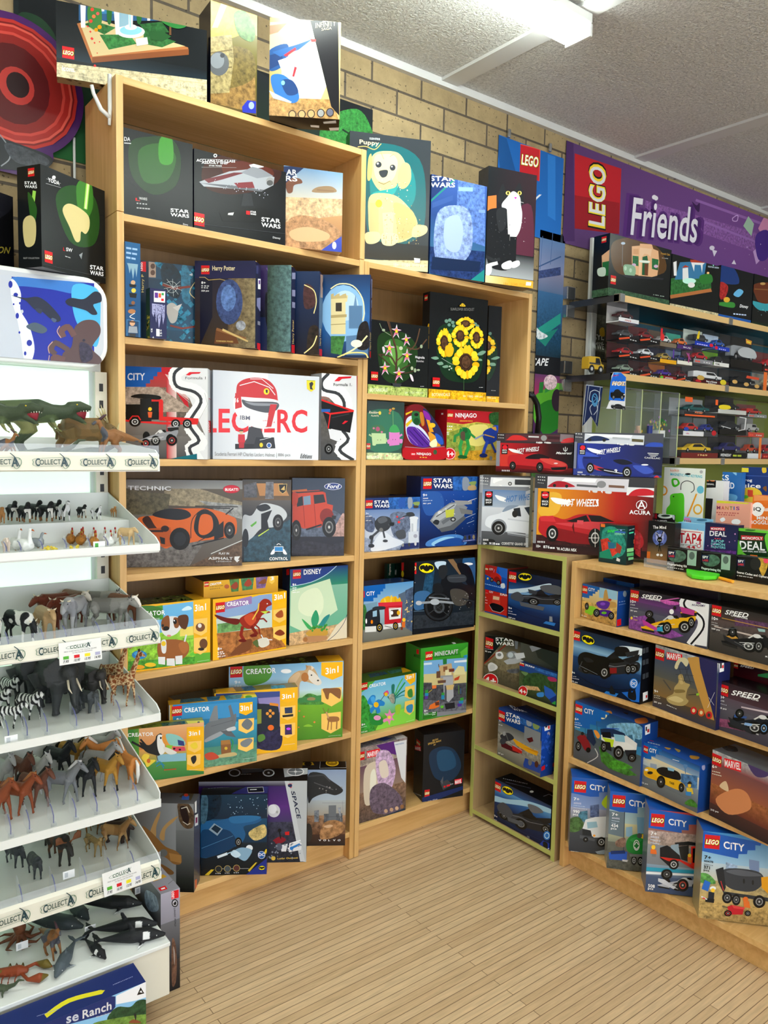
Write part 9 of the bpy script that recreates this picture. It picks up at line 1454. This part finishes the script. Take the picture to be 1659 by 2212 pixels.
for a in (('cow_bw','G2',190,-.24,-50,'black and white patched toy cow with lowered head',1),('cow_tan','G2',440,-.22,-70,'tan toy cow facing forward',1),('cow_red','G2',520,-.02,-140,'dark red toy cow at the back left',1),('cow_red','G2',650,-.10,-130,'dark red toy cow in front of the other red one',1),('cow_grey','G2',830,-.20,-110,'pale grey humped toy cow with long drooping ears',1.12),('cow_her','G2',900,-.03,-55,'brown white faced toy cow at the back',1.1),('cow_her','G2',1080,-.17,-55,'brown white faced toy cow at the front',1.15),('cow_alp','G2',1180,-.03,-22,'grey collared toy cow at the back right',1.05),('cow_alp','G2',1270,-.19,-22,'grey collared toy cow at the front right',1.1),('cow_bw','G2',-60,-.2,-80,'black and white toy cow cut off at the left edge',1)): place(a[0],a[1],a[2],0,z,a[4],a[5],A3,a[6],a[3])
z=.7926
for a in (('zebra','G3',90,.02,-60,'toy zebra at the back left',1),('zebra','G3',240,-.20,-45,'toy zebra with lowered head in front of the elephants',1),('zebra','G3',90,-.26,-25,'toy zebra cut off by the left front corner',.85),('eleph','G3',290,.0,-60,'big eared toy elephant at the back',.95),('eleph','G3',450,-.16,-62,'big tusked toy elephant at the front',1.05),('eleph_c','G3',740,-.24,-50,'small grey toy elephant calf',1),('rhino','G3',620,.0,-60,'grey toy rhinoceros behind the smaller elephant',1),('eleph_as','G3',810,-.12,-60,'dark small eared toy elephant',.9),('boar','G3',900,.0,-70,'dark red faced toy ape shaped animal at the back',1.1),('giraffe','G3',1090,-.10,-40,'toy giraffe at the back',1),('giraffe','G3',1190,-.20,-30,'toy giraffe at the front',1),('zebra','G3',0,-.1,-60,'toy zebra at the left edge, mostly cut off',1)): place(a[0],a[1],a[2],0,z,a[4],a[5]+', on the safari tray',A4,a[6],a[3])
z=.5636
for a in (('h_pal','G3',1000,.0,-150,'white tailed golden toy horse at the back right'),('h_pal','G3',1210,-.17,115,'white tailed golden toy horse at the front right, seen from behind'),('h_grey','G3',960,-.12,-35,'pale grey toy horse beside the golden one'),('h_buck','G3',880,-.21,-50,'buckskin toy horse with black mane at the front'),('h_buck','G3',760,.0,-40,'buckskin toy horse at the back'),('h_grey','G3',860,.03,-40,'pale grey toy horse at the back'),('h_black','G3',710,-.21,-60,'black toy horse at the front'),('h_black','G3',500,.0,-50,'black toy horse at the back'),('h_sil','G3',510,-.23,-30,'silver grey toy foal like horse'),('h_app','G3',320,-.05,-60,'spotted white toy horse'),('h_bay','G3',280,-.20,-45,'bay brown toy horse with dark mane'),('h_chest','G3',110,-.23,-35,'chestnut toy horse at the left front'),('h_bay','G3',150,-.02,-60,'bay toy horse at the back left'),('h_chest','G3',-10,-.25,-40,'orange brown toy horse cut off at the left edge'),('h_grey','G3',40,.0,-60,'grey toy horse at the left back')): place(a[0],a[1],a[2],0,z,a[4],a[5],A5,1. if a[0]=='h_sil' else .97,a[3])
z=.3786
for a in (('moose','G4',480,-.16,-65,'dark toy moose with broad antlers',1),('boar','G4',270,-.20,-70,'grey bristly toy boar',1.1),('cat','G4',760,-.18,-60,'spotted tan toy wild cat',1),('deer','G4',960,-.17,-30,'brown toy stag with branching antlers',1),('bear','G4',1150,-.16,-25,'small dark brown toy bear',1.15),('doe','G4',800,-.02,-60,'brown toy doe at the back',1.1),('bear','G4',990,.0,-60,'black toy bear at the back',1.5),('doe','G4',620,.0,-50,'long legged brown toy deer at the back',1.1),('moose','G4',360,.02,-60,'dark toy moose at the back',.9),('boar','G4',130,-.1,-60,'dark toy boar at the left',1.2)): place(a[0],a[1],a[2],0,z,a[4],a[5]+', on the forest tray',A6,a[6],a[3])
z=.2166
for a in (('big','G4',960,800,-35,'large black toy whale with a pale jaw',1.0),('grey','G4',520,1000,-48,'mottled grey toy whale',.8),('grey','G4',740,860,-80,'spotted grey toy whale shark',.62),('octo','G4',200,1080,20,'brown toy octopus with curled arms',.85),('dolph','G4',780,1180,-125,'grey toy dolphin',1),('orca','G4',880,1190,-80,'small black and white toy whale standing steeply',.55),('orca','G4',1010,1100,-25,'black and white toy whale, middle of the front trio',.85),('orca','G4',1130,1030,-25,'black and white toy whale, rightmost of the front trio',.85),('hadro','G4',440,1250,-80,'cream bellied toy sea lion shaped dinosaur',.9),('lobster','G4',190,1380,-30,'orange brown toy lobster with big claws',1.3),('croc','G4',30,1560,-40,'dark green toy reptile at the lower left',.7)): place(a[0],a[1],a[2],a[3],z,a[4],a[5]+', on the base of the stand',A7,a[6])
from mathutils.bvhtree import BVHTree as BT
def settle(grp,y0,y1):
    A=[o for o in COL.objects if o.get('group')==grp]; tr={}
    def fit(o):
        M=o.matrix_basis; c=[M@v.co for v in o.data.vertices]; dx=max(-.1045-.0-max(p.x for p in c),-9); dy=0
        lo=min(p.y for p in c);hi=max(p.y for p in c); a,b=(y0,y1) if grp!=A2 else ((-.097,.069) if o.location.z>1.27 else (-.268,-.106))
        if dx<0: o.location.x+=dx
        if lo<a: o.location.y+=a-lo
        elif hi>b: o.location.y-=min(hi-b,max(0,lo-a))
        M=o.matrix_basis; tr[o]=BT.FromPolygons([M@v.co for v in o.data.vertices],[p.vertices for p in o.data.polygons])
    for o in A: fit(o)
    for it in range(14):
        hit_=False
        for i,a in enumerate(A):
            for b in A[i+1:]:
                d=b.location-a.location; d.z=0
                if d.length>.24: continue
                if tr[a].overlap(tr[b]):
                    hit_=True; d=(d.normalized() if d.length>1e-4 else Vector((1,0,0)))*.0035; a.location-=d; b.location+=d; fit(a); fit(b)
        if not hit_: break
for _g2,_a,_b in ((A1,-.306,.069),(A2,0,0),(A3,-.232,.069),(A4,-.232,.069),(A5,-.232,.069),(A6,-.232,.069),(A7,-.36,.07)): settle(_g2,_a,_b)
for K,x,y,zz,yy,l in (('G2',960,620,1.2295,-.30,'small white tag with green badge below the hens'),('G3',95,780,.7926,-.3,'white barcode tag by the zebras'),('G4',560,560,.3786,-.27,'round printed white tag by the moose'),('G4',180,1140,.2166,-.2,'white tag hanging on the octopus'),('G4',735,1070,.2166,-.22,'white printed tag between whale and dolphin'),('G4',1140,950,.2166,-.12,'clear white tag on the rightmost small whale')):
    p=hit(*px(K,x,y),1,yy); p.z=max(p.z,zz+.0105); m=MB(); m.box(p.x-.014,p.x+.014,yy-.0006,yy,p.z-.01,p.z+.01,PRINT,(*hexc('f4f4f4'),1)); m.box(p.x-.010,p.x-.002,yy-.0009,yy-.0006,p.z-.006,p.z+.006,PRINT,(*hexc('4aa83a' if K=='G2' else 'c8ccd0'),1)); tag(m.build('price_tag',fix=False),l,'tag')
# ---------- boxes standing on the floor by the stand ----------
carton('G4',.0,(1312,None,-.272),(1466,None,-.272),725,.22,'thin grey box standing on the floor between the animal stand and bookcase','''
v a8a4b4 8a8894 0 .3;v 6a6a70 2c2c30 .3 .7;v 3a3230 1c1a1c .7 1;p d81820 1396,700 1455,684 1455,750 1396,765;t fff 1418,755 1418,700 -20 LEGO;e 1a1a1c 1424,795 27,33;e b8b4c0 1424,795 19,24;c 1a1a1c 1412,800 1430,780 1436,800 1424,812;t 2a2a2e 1412,835 1418,985 -16 JURASSIC WORLD;d 555 1374,720 1374,750 5;c 6a4a3a~ 1400,1100 1430,1130 1440,1300 1430,1440 1400,1450;c 9a8a80 1410,1150 1425,1200 1420,1300
=L;v 6a6c74 3a3c44 0 .5;c 8a9ab0~ 1190,690 1270,740 1290,850 1220,860 1180,780
=T;b 8e8c98;p c8962c 1240,600 1330,560 1360,580 1250,620;p d81820 1286,672 1345,652 1365,680 1306,698;p fff 1310,676 1340,666 1346,676 1316,686;s 555 3 1370,640 1420,600''',base='6a6a74')
carton('G4',.0,(-800,None,-.47),(1192,None,-.47),0,.085,'large navy box with a yellow strap, on the floor below the animal stand','''
b 8ac0e8;c 6a9a4a~ 700,1900 1300,1650 1300,2300 -900,3000;p 1c2c6a -800,1435 940,1555 940,1640 900,1690 -800,2150;p f0f0f4 945,1550 1195,1432 1195,1560 1100,1590 945,1620;c 2a4a2c~ 890,1700 960,1640 1060,1640 1120,1590 1195,1590 1195,1720 900,1760;p 26201c 1115,1545 1145,1480 1175,1530;p f0f0f4 1135,1520 1150,1505 1160,1525;c 6a8a3a~ 800,1760 1195,1700 1195,1780 800,1800
t d8d8dc 672,1738 908,1660 70 Ranch;t c8ccd8 540,1778 640,1748 56 se;i c8ccd8 780,1730 905,1690 12 Model Series;t ddd -40,1790 215,1736 24 PLAY TOYS;c 8a4a2c 1050,1770 1090,1740 1150,1770;c 222 1090,1700 1110,1700 1105,1750
=T;b 1c2c6a;S e8dc2a 34 380,1710 560,1590 820,1520;p e8dc2a 800,1505 855,1505 835,1530 800,1535;d 9aa4d0 920,1465 1085,1395 6;d 9aa4d0 300,1720 480,1660 5''',base='1c2c6a',zt=hit(*px('G4',1192,1435),1,-.47).z)
